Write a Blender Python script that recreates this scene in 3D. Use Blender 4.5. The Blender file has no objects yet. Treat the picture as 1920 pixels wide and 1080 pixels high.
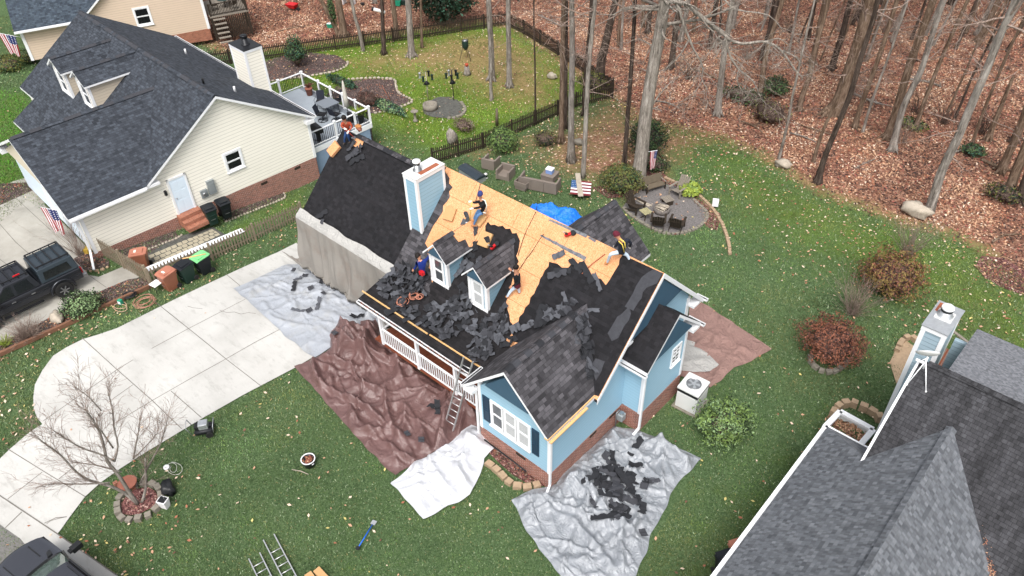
import bpy, bmesh, math, random
import numpy as np
from mathutils import Vector, Matrix, noise as MN
from mathutils.geometry import tessellate_polygon
random.seed(7); np.random.seed(7)
SC = bpy.context.scene; COL = SC.collection
R = math.radians
# ---------------------------------------------------------------- camera
FPX = 1464.82; CH = 23.5
PIT, ROL, YAW = R(40.4908), R(-1.5658), R(-42.8876)
_f = np.array([math.sin(YAW)*math.cos(PIT), math.cos(YAW)*math.cos(PIT), -math.sin(PIT)])
_r = np.array([math.cos(YAW), -math.sin(YAW), 0.]); _u = np.cross(_r, _f)
_c, _s = math.cos(ROL), math.sin(ROL)
CM = np.array([_c*_r+_s*_u, -_s*_r+_c*_u, _f])          # rows: right, up, forward
CO = np.array([0., 0., CH])
cam = bpy.data.cameras.new('camera'); co = bpy.data.objects.new('camera', cam); COL.objects.link(co)
m = Matrix([[CM[0][i], CM[1][i], -CM[2][i], CO[i]] for i in range(3)] + [[0, 0, 0, 1]])
co.matrix_world = m
cam.sensor_width = 36; cam.lens = FPX/1920*36; cam.clip_start = 0.5; cam.clip_end = 2000
SC.camera = co
# ---------------------------------------------------------------- sky and sun
SUN_EL, SUN_AZ = 56, 148
w = bpy.data.worlds.new("World"); SC.world = w; w.use_nodes = True
nt = w.node_tree; sky = nt.nodes.new('ShaderNodeTexSky'); sky.sky_type = 'NISHITA'; sky.sun_disc = False
sky.sun_elevation = R(SUN_EL); sky.sun_rotation = R(SUN_AZ); sky.air_density = 1.0; sky.dust_density = 6.0; sky.ozone_density = 1.0
hs = nt.nodes.new('ShaderNodeHueSaturation'); hs.inputs['Saturation'].default_value = 0.28
nt.links.new(sky.outputs[0], hs.inputs['Color']); nt.links.new(hs.outputs[0], nt.nodes['Background'].inputs[0])
nt.nodes['Background'].inputs[1].default_value = 0.15
sl = bpy.data.lights.new('sun', 'SUN'); sl.energy = 1.25; sl.angle = R(26); sl.color = (1, .97, .93)
so = bpy.data.objects.new('sun', sl); COL.objects.link(so)
_az = R(SUN_AZ); _d = Vector((math.sin(_az)*math.cos(R(SUN_EL)), math.cos(_az)*math.cos(R(SUN_EL)), math.sin(R(SUN_EL))))
so.rotation_euler = _d.to_track_quat('Z', 'Y').to_euler(); so.location = _d*60
SC.view_settings.view_transform = 'Standard'; SC.view_settings.look = 'None'; SC.view_settings.gamma = 1
SC.view_settings.exposure = 0.62
SC.cycles.max_bounces = 5; SC.cycles.diffuse_bounces = 3; SC.cycles.transparent_max_bounces = 6
# ---------------------------------------------------------------- measuring helpers (survey of the place from the photograph)
def ray(px, py): return CM.T @ np.array([(px-960)/FPX, -(py-540)/FPX, 1.])
def onpl(p, n, q):
    d = ray(*p); n = np.array(n, float); return CO + d*((np.array(q, float)-CO)@n)/(d@n)
def onz(p, z=0.): return onpl(p, (0, 0, 1), (0, 0, z))
def onx(p, x): return onpl(p, (1, 0, 0), (x, 0, 0))
def ony(p, y): return onpl(p, (0, 1, 0), (0, y, 0))
def ss(a, b, x):
    t = np.clip((np.asarray(x, float)-a)/(b-a), 0, 1); return t*t*(3-2*t)
def hz(x, y):                      # height of the ground
    wgt = 1-.8*ss(-31, -24, x)
    return -1.5*np.clip((np.asarray(y, float)-7)/13, 0, 1)*wgt
def G(px, py, dz=0.):              # point of the ground under a pixel
    z = 0.
    for _ in range(14):
        p = onz((px, py), z); z = .5*z+.5*(float(hz(p[0], p[1]))+dz)
    return onz((px, py), float(hz(p[0], p[1]))+dz)
def up(base, px, py):              # point above base seen at a pixel (vertical plane through base facing the camera)
    n = np.array([base[0], base[1], 0.]); n /= np.linalg.norm(n)
    return onpl((px, py), n, base)
def FR(deg):                       # a frame turned about the vertical
    t = R(deg); c, s = math.cos(t), math.sin(t)
    return lambda p: np.array([c*p[0]-s*p[1], s*p[0]+c*p[1], p[2]])
def toF(p, deg):
    t = R(deg); c, s = math.cos(t), math.sin(t); return np.array([c*p[0]+s*p[1], -s*p[0]+c*p[1], p[2]])
def place(o, rz=0., s=1.):         # local frame at o turned rz (radians)
    c, sn = math.cos(rz), math.sin(rz)
    return lambda p: np.array([o[0]+s*(c*p[0]-sn*p[1]), o[1]+s*(sn*p[0]+c*p[1]), o[2]+s*p[2]])
# ---------------------------------------------------------------- objects
def tag(o, label=None, cat=None, group=None, kind=None):
    if label: o['label'] = label
    if cat: o['category'] = cat
    if group: o['group'] = group
    if kind: o['kind'] = kind
    return o
def thing(name, label, cat, loc, group=None):
    o = bpy.data.objects.new(name, None); COL.objects.link(o); o.location = Vector(loc); o.empty_display_size = .2
    return tag(o, label, cat, group)
def rootloc(o):
    v = Vector((0, 0, 0))
    while o is not None: v += o.location; o = o.parent
    return v
def link_mesh(name, me, parent=None, loc=None):
    o = bpy.data.objects.new(name, me); COL.objects.link(o)
    if parent is not None: o.parent = parent
    return o
def dup(root, loc, rz=0., label=None, rot=None, parent=None):
    r = root.copy(); COL.objects.link(r)
    if parent is None:
        r.location = Vector(loc); r.rotation_euler = rot if rot is not None else (0, 0, rz)
        if label: r['label'] = label
    else: r.parent = parent
    for ch in root.children: dup(ch, None, parent=r)
    return r
class MB:
    def __init__(s, X=None): s.v = []; s.f = []; s.m = []; s.s = []; s.X = X; s.mi = 0
    def _a(s, pts):
        b = len(s.v)
        for p in pts:
            p = np.array(p, float); s.v.append(s.X(p) if s.X else p)
        return b
    def face(s, idx, smooth=False): s.f.append(tuple(idx)); s.m.append(s.mi); s.s.append(smooth)
    def poly(s, pts): b = s._a(pts); s.face(range(b, b+len(pts))); return s
    def box(s, a, b):
        x0, y0, z0 = (min(a[i], b[i]) for i in range(3)); x1, y1, z1 = (max(a[i], b[i]) for i in range(3))
        q = s._a([(x0,y0,z0),(x1,y0,z0),(x1,y1,z0),(x0,y1,z0),(x0,y0,z1),(x1,y0,z1),(x1,y1,z1),(x0,y1,z1)])
        for f in ((3,2,1,0),(4,5,6,7),(0,1,5,4),(1,2,6,5),(2,3,7,6),(3,0,4,7)): s.face([q+i for i in f])
        return s
    def bar(s, a, b, w, h, upv=(0, 0, 1)):      # square bar between two points
        a = np.array(a, float); b = np.array(b, float); d = b-a; d /= (np.linalg.norm(d)+1e-9)
        sd = np.cross(d, upv)
        if np.linalg.norm(sd) < 1e-4: sd = np.cross(d, (1, 0, 0))
        sd /= np.linalg.norm(sd); u = np.cross(sd, d)
        q = s._a([p+sd*w/2*i+u*h/2*j for p in (a, b) for i, j in ((-1,-1),(1,-1),(1,1),(-1,1))])
        for f in ((0,1,2,3),(7,6,5,4),(1,0,4,5),(2,1,5,6),(3,2,6,7),(0,3,7,4)): s.face([q+i for i in f])
        return s
    def prism(s, pts, vec, side=None, top=None, bot=None):   # pts: top outline; vec: towards the back
        n = len(pts); vec = np.array(vec, float); pts = [np.array(p, float) for p in pts]
        b = s._a(list(pts)+[p+vec for p in pts]); k = s.mi
        s.mi = top if top is not None else k; s.face(range(b, b+n))
        s.mi = bot if bot is not None else k; s.face([b+n+i for i in range(n-1, -1, -1)])
        s.mi = side if side is not None else k
        for i in range(n): j = (i+1) % n; s.face((b+i, b+n+i, b+n+j, b+j))
        s.mi = k; return s
    def tube(s, pts, rad, n=8, cap=True, smooth=True):
        pts = [np.array(p, float) for p in pts]
        if not hasattr(rad, '__len__'): rad = [rad]*len(pts)
        b = None; N = len(pts); ref = None; ids = []
        for i, p in enumerate(pts):
            d = pts[min(i+1, N-1)]-pts[max(i-1, 0)]; d = d/(np.linalg.norm(d)+1e-9)
            if ref is None: ref = np.cross(d, (0.13, .31, .94) if abs(d[2]) < .9 else (1, .2, 0))
            ref = ref-d*(ref@d); ref /= (np.linalg.norm(ref)+1e-9); e = np.cross(d, ref)
            ids.append(s._a([p+rad[i]*(math.cos(t)*ref+math.sin(t)*e) for t in (2*math.pi*k/n for k in range(n))]))
        for i in range(N-1):
            for k in range(n): j = (k+1) % n; s.face((ids[i]+k, ids[i]+j, ids[i+1]+j, ids[i+1]+k), smooth)
        if cap: s.face([ids[0]+k for k in range(n-1, -1, -1)]); s.face([ids[-1]+k for k in range(n)])
        return s
    def lathe(s, c, prof, n=16, smooth=True, close=True):
        ids = [s._a([(c[0]+r*math.cos(2*math.pi*k/n), c[1]+r*math.sin(2*math.pi*k/n), c[2]+z) for k in range(n)]) for r, z in prof]
        for i in range(len(ids)-1):
            for k in range(n): j = (k+1) % n; s.face((ids[i]+k, ids[i]+j, ids[i+1]+j, ids[i+1]+k), smooth)
        if close: s.face([ids[0]+k for k in range(n-1, -1, -1)]); s.face([ids[-1]+k for k in range(n)])
        return s
    def grid(s, A, smooth=True):
        h, w_ = len(A), len(A[0]); b = s._a([p for row in A for p in row])
        for i in range(h-1):
            for j in range(w_-1): s.face((b+i*w_+j, b+i*w_+j+1, b+(i+1)*w_+j+1, b+(i+1)*w_+j), smooth)
        return s
    def ball(s, c, r, n=10, sc=(1, 1, 1), jit=0, seed=0):
        rows = []
        for i in range(n//2+1):
            t = math.pi*i/(n//2); rr = []
            for k in range(n):
                a = 2*math.pi*k/n; v = np.array([math.sin(t)*math.cos(a), math.sin(t)*math.sin(a), math.cos(t)])
                q = 1+jit*MN.noise(Vector(v*1.7+seed*3.1)) if jit else 1
                rr.append(np.array(c)+v*np.array(sc)*r*q)
            rr.append(rr[0]); rows.append(rr)
        return s.grid(rows)
    def build(s, name, mats, parent=None, bevel=0, uv=True, split=False):
        if split:
            par = list(range(len(s.v)))
            def fd(a):
                while par[a] != a: par[a] = par[par[a]]; a = par[a]
                return a
            for f in s.f:
                for i in f[1:]: par[fd(i)] = fd(f[0])
            gs = {}
            for k, f in enumerate(s.f): gs.setdefault(fd(f[0]), []).append(k)
            for ks in gs.values():
                o = MB(); ids = {}
                for k in ks:
                    for i in s.f[k]:
                        if i not in ids: ids[i] = len(o.v); o.v.append(s.v[i])
                    o.f.append(tuple(ids[i] for i in s.f[k])); o.m.append(s.m[k]); o.s.append(s.s[k])
                r = o.build(name, mats, parent, bevel)
            return r
        L = np.array(rootloc(parent)) if parent is not None else np.zeros(3)
        me = bpy.data.meshes.new(name); me.from_pydata([tuple(p-L) for p in s.v], [], s.f)
        if not isinstance(mats, (list, tuple)): mats = [mats]
        for q in mats: me.materials.append(M(q))
        me.polygons.foreach_set('material_index', s.m); me.polygons.foreach_set('use_smooth', s.s)
        if uv: auto_uv(me, L)
        me.update(); o = link_mesh(name, me, parent)
        if bevel:
            b = o.modifiers.new('bevel', 'BEVEL'); b.width = bevel; b.segments = 2; b.limit_method = 'ANGLE'; b.angle_limit = R(40)
        return o
def auto_uv(me, L=(0, 0, 0)):
    nl = len(me.loops); nv = len(me.vertices); npl = len(me.polygons)
    co_ = np.zeros(nv*3); me.vertices.foreach_get('co', co_); co_ = co_.reshape(-1, 3)+np.array(L)
    li = np.zeros(nl, dtype=np.int32); me.loops.foreach_get('vertex_index', li)
    nr = np.zeros(npl*3); me.polygons.foreach_get('normal', nr); nr = nr.reshape(-1, 3)
    ls = np.zeros(npl, dtype=np.int32); me.polygons.foreach_get('loop_total', ls)
    N = np.repeat(nr, ls, axis=0); U = np.stack([-N[:, 1], N[:, 0], 0*N[:, 0]], 1); ln = np.linalg.norm(U, axis=1)
    flat = ln < .02; U[flat] = (1, 0, 0); ln[flat] = 1; U /= ln[:, None]; V = np.cross(N, U); V[flat] = (0, 1, 0)
    P = co_[li]; u = (P*U).sum(1); v = (P*V).sum(1)
    ul = me.uv_layers.new(name='UVMap'); ul.data.foreach_set('uv', np.stack([u, v], 1).astype(np.float32).ravel())
def np_mesh(name, V, F, mats, midx=None, parent=None, kind=None, smooth=False, cols=None):
    me = bpy.data.meshes.new(name); k = F.shape[1]
    me.vertices.add(len(V)); me.vertices.foreach_set('co', V.astype(np.float32).ravel())
    me.loops.add(F.size); me.loops.foreach_set('vertex_index', F.astype(np.int32).ravel())
    me.polygons.add(len(F)); me.polygons.foreach_set('loop_start', (np.arange(len(F))*k).astype(np.int32))
    for q in mats: me.materials.append(M(q))
    if midx is not None: me.polygons.foreach_set('material_index', midx.astype(np.int32))
    if smooth: me.polygons.foreach_set('use_smooth', np.ones(len(F), dtype=bool))
    me.update(calc_edges=True); me.validate()
    if cols is not None:
        a = me.color_attributes.new('mask', 'FLOAT_COLOR', 'POINT'); a.data.foreach_set('color', cols.astype(np.float32).ravel())
    o = link_mesh(name, me, parent)
    if kind: o['kind'] = kind
    return o
# ---------------------------------------------------------------- materials
MATS = {}
class NB:
    def __init__(s, name):
        s.m = bpy.data.materials.new(name); s.m.use_nodes = True; s.t = s.m.node_tree; s.b = s.t.nodes['Principled BSDF']
    def n(s, ty, **kw):
        o = s.t.nodes.new('ShaderNode'+ty)
        for k, v in kw.items(): setattr(o, k, v)
        return o
    def put(s, sock, v):
        if isinstance(v, bpy.types.NodeSocket): s.t.links.new(v, sock)
        elif isinstance(v, (tuple, list)) and len(v) == 3 and sock.type == 'RGBA': sock.default_value = (*v, 1)
        else: sock.default_value = v
    def uv(s, scale=None):
        o = s.n('TexCoord').outputs['UV']
        return s.map(o, scale) if scale else o
    def obj(s): return s.n('NewGeometry').outputs['Position']
    def map(s, v, scale=(1, 1, 1), rot=(0, 0, 0), loc=(0, 0, 0)):
        k = s.n('Mapping'); s.put(k.inputs[0], v); k.inputs['Scale'].default_value = scale; k.inputs['Rotation'].default_value = rot; k.inputs['Location'].default_value = loc
        return k.outputs[0]
    def noise(s, v, sc, det=4, rough=.6, out='Fac', dist=0):
        k = s.n('TexNoise'); s.put(k.inputs['Vector'], v); k.inputs['Scale'].default_value = sc; k.inputs['Detail'].default_value = det
        k.inputs['Roughness'].default_value = rough; k.inputs['Distortion'].default_value = dist
        return k.outputs[out]
    def vor(s, v, sc, feat='F1', out='Color', rnd=1):
        k = s.n('TexVoronoi', feature=feat); s.put(k.inputs['Vector'], v); k.inputs['Scale'].default_value = sc; k.inputs['Randomness'].default_value = rnd
        return k.outputs[out]
    def mix(s, f, a, b, mode='MIX'):
        k = s.n('MixRGB', blend_type=mode); s.put(k.inputs[0], f); s.put(k.inputs[1], a); s.put(k.inputs[2], b); return k.outputs[0]
    def ramp(s, f, *st):
        k = s.n('ValToRGB'); s.put(k.inputs[0], f); e = k.color_ramp.elements
        while len(e) < len(st): e.new(.5)
        for i, (p, c) in enumerate(st):
            e[i].position = p; e[i].color = (*c, 1) if hasattr(c, '__len__') else (c, c, c, 1)
        return k.outputs[0]
    def math(s, op, a, b=0., c=None):
        k = s.n('Math', operation=op); s.put(k.inputs[0], a); s.put(k.inputs[1], b)
        if c is not None: s.put(k.inputs[2], c)
        return k.outputs[0]
    def sep(s, v):
        k = s.n('SeparateXYZ'); s.put(k.inputs[0], v); return k.outputs
    def bump(s, h, st=.4, d=.02):
        k = s.n('Bump'); s.put(k.inputs['Height'], h); k.inputs['Strength'].default_value = st; k.inputs['Distance'].default_value = d
        s.t.links.new(k.outputs[0], s.b.inputs['Normal'])
    def fin(s, col, rough=.8, metal=0, spec=.3, **kw):
        s.put(s.b.inputs['Base Color'], col); s.put(s.b.inputs['Roughness'], rough); s.put(s.b.inputs['Metallic'], metal)
        s.put(s.b.inputs['Specular IOR Level'], spec)
        for k, v in kw.items(): s.put(s.b.inputs[k.replace('_', ' ')], v)
        return s.m
def M(name):
    if not isinstance(name, str): return name
    if name not in MATS: raise KeyError(name)
    return MATS[name]
def mat(name):
    def d(f): k = NB(name); MATS[name] = f(k); return f
    return d
def C(r, g, b):   # srgb 0-255 -> linear
    return tuple(((x/255)/12.92 if x < 11 else (((x/255)+.055)/1.055)**2.4) for x in (r, g, b))
def simple(name, col, rough=.7, metal=0, var=.12, sc=3., spec=.3, bump=0, bsc=40):
    k = NB(name); p = k.obj(); n = k.noise(p, sc, 5, .65); n2 = k.noise(p, sc*9, 3)
    f = k.math('ADD', k.math('MULTIPLY', n, 1.4), k.math('MULTIPLY', n2, .6))
    f = k.math('MULTIPLY_ADD', k.math('SUBTRACT', f, 1.), var*2, 1.)
    c = k.mix(1., col, f, 'MULTIPLY')
    if bump: k.bump(k.noise(p, bsc, 4), bump, .01)
    MATS[name] = k.fin(c, rough, metal, spec); return MATS[name]
def shingle(name, ca, cb, w=.32, h=.14, stain=.25, mort=.006, joint=.35, streak=0):
    k = NB(name); uv = k.uv(); br = k.n('TexBrick', offset=.5, offset_frequency=2)
    wob = k.noise(uv, 1.3, 2, out='Color'); uvd = k.mix(.012, uv, wob, 'ADD')
    k.put(br.inputs['Vector'], uvd)
    for nm, v in (('Scale', 1.), ('Mortar Size', mort), ('Mortar Smooth', .3), ('Bias', 0.), ('Brick Width', w), ('Row Height', h)): br.inputs[nm].default_value = v
    k.put(br.inputs['Color1'], ca); k.put(br.inputs['Color2'], cb)
    mo = tuple(x*joint for x in ca); k.put(br.inputs['Mortar'], mo)
    # random blends inside the course (laminated tabs)
    b2 = k.n('TexBrick', offset=.37, offset_frequency=3); k.put(b2.inputs['Vector'], k.map(uvd, (1, 1, 1), loc=(3.3, 0, 0)))
    for nm, v in (('Scale', 1.), ('Mortar Size', 0.), ('Bias', 0.), ('Brick Width', w*.55), ('Row Height', h)): b2.inputs[nm].default_value = v
    k.put(b2.inputs['Color1'], (.72, .72, .72)); k.put(b2.inputs['Color2'], (1.3, 1.3, 1.3))
    c = k.mix(1., br.outputs['Color'], b2.outputs['Color'], 'MULTIPLY')
    p = k.obj(); big = k.math('MULTIPLY_ADD', k.noise(p, .55, 4), stain*2, 1-stain)
    gr = k.math('MULTIPLY_ADD', k.noise(p, 70, 2), .7, .65)
    c = k.mix(1., c, big, 'MULTIPLY'); c = k.mix(1., c, gr, 'MULTIPLY')
    if streak: c = k.mix(1., c, k.math('MULTIPLY_ADD', k.ramp(k.noise(k.map(uv, (1.5, .22, 1)), 1.6, 4), (.4, 0), (.75, 1)), streak, 1-streak*.2), 'MULTIPLY')
    fr = k.math('FRACT', k.math('DIVIDE', k.sep(uvd)[1], h))
    hgt = k.math('ADD', k.math('MULTIPLY', fr, -1.), k.math('MULTIPLY', br.outputs['Fac'], -.5))
    k.bump(k.math('ADD', hgt, k.math('MULTIPLY', k.noise(p, 55, 2), .5)), .75, .012)
    MATS[name] = k.fin(c, .88, 0, .25)
def siding(name, col, pitch=.14, lap_shade=.72, var=.05, wood=False):
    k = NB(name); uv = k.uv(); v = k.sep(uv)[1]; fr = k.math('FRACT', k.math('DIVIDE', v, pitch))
    g = k.ramp(fr, (0, lap_shade), (.05, lap_shade*.9), (.12, 1.), (1., 1.))  # lap shadow painted into the colour as a darker line along each course
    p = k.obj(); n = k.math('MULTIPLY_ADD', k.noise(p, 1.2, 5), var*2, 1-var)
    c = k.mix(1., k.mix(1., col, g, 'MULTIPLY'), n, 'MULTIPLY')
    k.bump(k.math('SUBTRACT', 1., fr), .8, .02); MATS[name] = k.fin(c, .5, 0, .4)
def brickm(name, ca, cb, mo, w=.2, h=.072):
    k = NB(name); uv = k.uv(); br = k.n('TexBrick', offset=.5); k.put(br.inputs['Vector'], uv)
    for nm, v in (('Scale', 1.), ('Mortar Size', .008), ('Mortar Smooth', .1), ('Bias', -.1), ('Brick Width', w), ('Row Height', h)): br.inputs[nm].default_value = v
    k.put(br.inputs['Color1'], ca); k.put(br.inputs['Color2'], cb); k.put(br.inputs['Mortar'], mo)
    n = k.math('MULTIPLY_ADD', k.noise(k.obj(), 6, 5), .8, .6); c = k.mix(1., br.outputs['Color'], n, 'MULTIPLY')
    k.bump(k.math('SUBTRACT', 1., br.outputs['Fac']), .5, .01); MATS[name] = k.fin(c, .85)
shingle('shingle_neighbor', C(66, 71, 79), C(48, 52, 59), .3, .14, .12)
shingle('shingle_old', C(84, 82, 86), C(48, 47, 50), .34, .145, .22)
shingle('shingle_tan_house', C(70, 80, 90), C(48, 56, 66), .32, .15, .15)
shingle('shingle_gray', C(106, 109, 114), C(86, 89, 94), .15, .13, .12, .004, .75)
shingle('shingle_gray_pale', C(112, 114, 119), C(107, 109, 114), .12, .07, .1, .001, .9)
shingle('shingle_streaked', C(58, 58, 61), C(49, 49, 52), .17, .125, .3, streak=.9)
shingle('felt_dark', C(34, 33, 36), C(27, 27, 30), .33, .14, .35, .003, .75)
shingle('bare_course', C(36, 34, 36), C(27, 26, 28), .33, .14, .3, .004, .6)
simple('torn_asphalt', C(60, 61, 66), .9, var=.3, sc=6, bump=.3)
simple('torn_asphalt_dark', C(40, 41, 45), .9, var=.3, sc=6, bump=.3)
simple('torn_asphalt_light', C(82, 84, 90), .9, var=.3, sc=6, bump=.3)
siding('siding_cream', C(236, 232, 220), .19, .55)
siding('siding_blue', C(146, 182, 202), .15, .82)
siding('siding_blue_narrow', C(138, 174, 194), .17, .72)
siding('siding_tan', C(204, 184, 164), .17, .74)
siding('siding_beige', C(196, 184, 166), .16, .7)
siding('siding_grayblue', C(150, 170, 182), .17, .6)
brickm('brick', C(150, 92, 76), C(112, 66, 56), C(176, 160, 150))
brickm('brick_step', C(165, 105, 82), C(138, 84, 66), C(150, 120, 104), .22, .075)
simple('white_paint', (.80, .81, .83), .4, var=.04)
simple('white_dirty', (.66, .66, .65), .6, var=.12, sc=5)
simple('cream_wall', C(206, 196, 178), .7, var=.05)
simple('blue_shutter', C(34, 58, 78), .4, var=.1)
simple('blue_door', C(214, 228, 240), .4, var=.04)
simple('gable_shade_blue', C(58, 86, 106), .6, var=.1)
simple('raw_lumber', C(214, 172, 118), .75, var=.15, sc=8)
simple('black_plastic', (.018, .019, .021), .45, var=.15)
simple('black_metal', (.02, .021, .024), .4, .3, .15)
simple('gray_metal', (.35, .36, .37), .35, .8, .1)
simple('aluminium', (.62, .63, .64), .35, .7, .1)
simple('galvanised', (.5, .52, .54), .4, .6, .15, 8)
simple('rust', C(150, 88, 64), .85, var=.3, sc=10)
simple('bin_brown', C(138, 88, 68), .5, var=.12, sc=5)
simple('bin_brown_lid', C(170, 112, 92), .5, var=.08)
simple('bin_green', C(32, 52, 46), .45, var=.1)
simple('bin_black', C(28, 31, 36), .45, var=.1)
simple('bin_lime', C(122, 200, 132), .5, var=.05)
simple('truck_gray', C(52, 54, 60), .22, .5, .06, spec=.6)
simple('truck_cap_paint', C(54, 64, 72), .25, .3, .06, spec=.6)
simple('car_black', C(108, 109, 115), .14, .92, .05, spec=.8)
simple('tyre', (.02, .02, .02), .85, var=.2)
simple('red_plastic', C(190, 30, 36), .45, var=.1)
simple('red_light', C(150, 26, 24), .25, var=.1)
simple('yellow_strap', C(214, 190, 90), .6, var=.1)
simple('white_strap', C(220, 222, 214), .6, var=.05)
simple('orange_cloth', C(160, 72, 50), .85, var=.12, sc=8)
simple('blue_sweater', C(24, 46, 118), .85, var=.15, sc=8)
simple('black_cloth', C(26, 26, 30), .9, var=.2, sc=8)
simple('navy_cloth', C(36, 40, 52), .9, var=.15, sc=8)
simple('jeans', C(84, 118, 160), .9, var=.18, sc=12)
simple('jeans_dark', C(40, 66, 110), .9, var=.2, sc=12)
simple('jeans_pale', C(190, 204, 220), .9, var=.1, sc=12)
simple('khaki', C(170, 150, 124), .9, var=.1)
simple('maroon_cloth', C(88, 30, 44), .9, var=.15)
simple('beanie_blue', C(52, 62, 116), .9, var=.15)
simple('skin', C(190, 136, 110), .55, var=.05)
simple('hair', C(26, 20, 18), .7, var=.15)
simple('eye', C(30, 26, 24), .3, var=.05)
simple('lips', C(150, 84, 76), .5, var=.05)
simple('glove', C(226, 220, 214), .8, var=.06)
simple('boot', C(176, 120, 74), .8, var=.12)
simple('boot_dark', C(60, 52, 48), .8, var=.12)
simple('resin_wicker', C(122, 112, 104), .7, var=.1, bump=.4, bsc=60)
simple('old_wood', C(100, 90, 76), .9, var=.22, sc=7)
simple('old_wood_pale', C(156, 150, 116), .9, var=.2, sc=7)
simple('old_wood_gray', C(130, 122, 112), .9, var=.22, sc=7)
simple('dark_wood', C(52, 44, 36), .9, var=.25, sc=6)
simple('fence_gray', C(134, 122, 104), .9, var=.3, sc=4)
simple('deck_board_red', C(120, 66, 46), .7, var=.2, sc=6)
simple('stone_pale', C(168, 158, 144), .9, var=.3, sc=5, bump=.6, bsc=14)
simple('stone_gray', C(128, 122, 112), .9, var=.3, sc=6, bump=.5, bsc=16)
simple('stone_tan', C(160, 138, 114), .9, var=.3, sc=6, bump=.5, bsc=16)
simple('paver', C(106, 100, 96), .9, var=.25, sc=5, bump=.3)
simple('terracotta', C(146, 92, 76), .8, var=.2)
simple('timber_edge', C(120, 86, 68), .9, var=.25, sc=5)
simple('blue_handle', C(30, 98, 200), .4, var=.05)
simple('hose_orange', C(180, 130, 114), .6, var=.1)
simple('hose_tan', C(196, 160, 140), .6, var=.1)
simple('hose_white', C(214, 214, 206), .6, var=.1)
simple('rope_orange', C(176, 118, 98), .8, var=.1)
simple('foam_yellow', C(186, 148, 104), .9, var=.12, sc=9)
simple('gravel', C(108, 104, 103), .95, var=.75, sc=14, bump=.9, bsc=26)
simple('gravel_dark', C(84, 84, 80), .95, var=.8, sc=6, bump=.8, bsc=30)
simple('asphalt', C(112, 110, 108), .95, var=.12, sc=12, bump=.4, bsc=60)
simple('flagstone', C(168, 160, 140), .9, var=.16, sc=4)
simple('flag_red', C(148, 34, 50), .8, var=.08)
simple('flag_white', C(228, 226, 228), .8, var=.04)
simple('flag_blue', C(34, 44, 96), .8, var=.08)
simple('board_red', C(120, 50, 56), .85, var=.15)
simple('board_blue', C(44, 84, 132), .85, var=.12)
simple('cooler_blue', C(120, 146, 196), .5, var=.06)
simple('teal_plastic', C(40, 140, 110), .5, var=.06)
simple('umbrella_cloth', C(190, 186, 176), .85, var=.1)
simple('blinds', C(206, 210, 214), .6, var=.06)
simple('deck_gray', C(150, 158, 166), .6, var=.08)
simple('deck_gray_dark', C(112, 118, 126), .6, var=.08)
simple('blue_lattice', C(128, 148, 172), .7, var=.12)
simple('shovel_red', C(232, 92, 76), .45, var=.05)
simple('ac_white', (.66, .67, .66), .5, var=.05)
simple('yellow_paint', C(186, 156, 66), .7, var=.1)
simple('paper', C(228, 226, 220), .7, var=.04)
simple('meter_gray', C(150, 156, 158), .5, .3, .1)
@mat('glass')
def _(k):
    p = k.obj(); c = k.mix(k.noise(p, 1.6, 3), (.03, .035, .04), (.12, .13, .14)); return k.fin(c, .08, 0, .8)
@mat('dark_glass')
def _(k): return k.fin(k.mix(k.noise(k.obj(), 2., 3), (.006, .007, .008), (.016, .018, .02)), .1, 0, .45)
@mat('windshield')
def _(k): return k.fin(k.mix(k.noise(k.map(k.obj(), (1, 3, 1)), 2.4, 3), (.02, .035, .03), (.16, .22, .19)), .06, 0, .9)
@mat('screen')
def _(k):
    p = k.uv(); v = k.sep(p)[1]; f = k.math('FRACT', k.math('DIVIDE', v, .045))
    return k.fin(k.ramp(f, (0, (.12, .13, .14)), (.3, (.45, .46, .47)), (1, (.6, .61, .62))), .6)
@mat('osb')
def _(k):
    uv = k.uv(); a = k.vor(k.map(uv, (26, 60, 1), (0, 0, .5)), 1., out='Color'); b = k.vor(k.map(uv, (60, 24, 1), (0, 0, -.3)), 1., out='Color')
    f = k.math('ADD', k.math('MULTIPLY', k.sep(a)[0], .5), k.math('MULTIPLY', k.sep(b)[0], .5))
    c = k.ramp(f, (0, C(168, 112, 74)), (.35, C(202, 146, 102)), (.65, C(220, 166, 122)), (1, C(232, 190, 148)))
    big = k.noise(k.obj(), .8, 5, .6); c = k.mix(k.ramp(big, (.42, 0), (.72, .5)), c, C(200, 132, 88))
    br = k.n('TexBrick', offset=.5); k.put(br.inputs['Vector'], k.map(uv, (1, 1, 1), loc=(.7, .35, 0)))
    for nm, v in (('Scale', 1.), ('Mortar Size', .009), ('Mortar Smooth', .1), ('Bias', 0.), ('Brick Width', 2.44), ('Row Height', 1.22)): br.inputs[nm].default_value = v
    c = k.mix(br.outputs['Fac'], c, C(150, 96, 60))
    sp = k.vor(k.obj(), 3.2, out='Distance'); c = k.mix(k.ramp(sp, (0.04, .8), (.07, 0)), c, C(90, 70, 58))
    return k.fin(c, .85)
@mat('concrete')
def _(k):
    p = k.obj(); n = k.noise(p, .35, 6, .6); c = k.ramp(n, (.3, (.40, .392, .37)), (.5, (.475, .467, .445)), (.75, (.55, .545, .52)))
    st = k.noise(k.map(p, (1.1, 3.2, 1), (0, 0, .15)), 1., 6, .75); c = k.mix(k.ramp(st, (.52, 0), (.76, .6)), c, (.25, .238, .22))
    f = k.math('MULTIPLY_ADD', k.noise(p, 40, 3), .24, .88); c = k.mix(1., c, f, 'MULTIPLY')
    k.bump(k.noise(p, 60, 3), .2, .005); return k.fin(c, .9)
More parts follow.
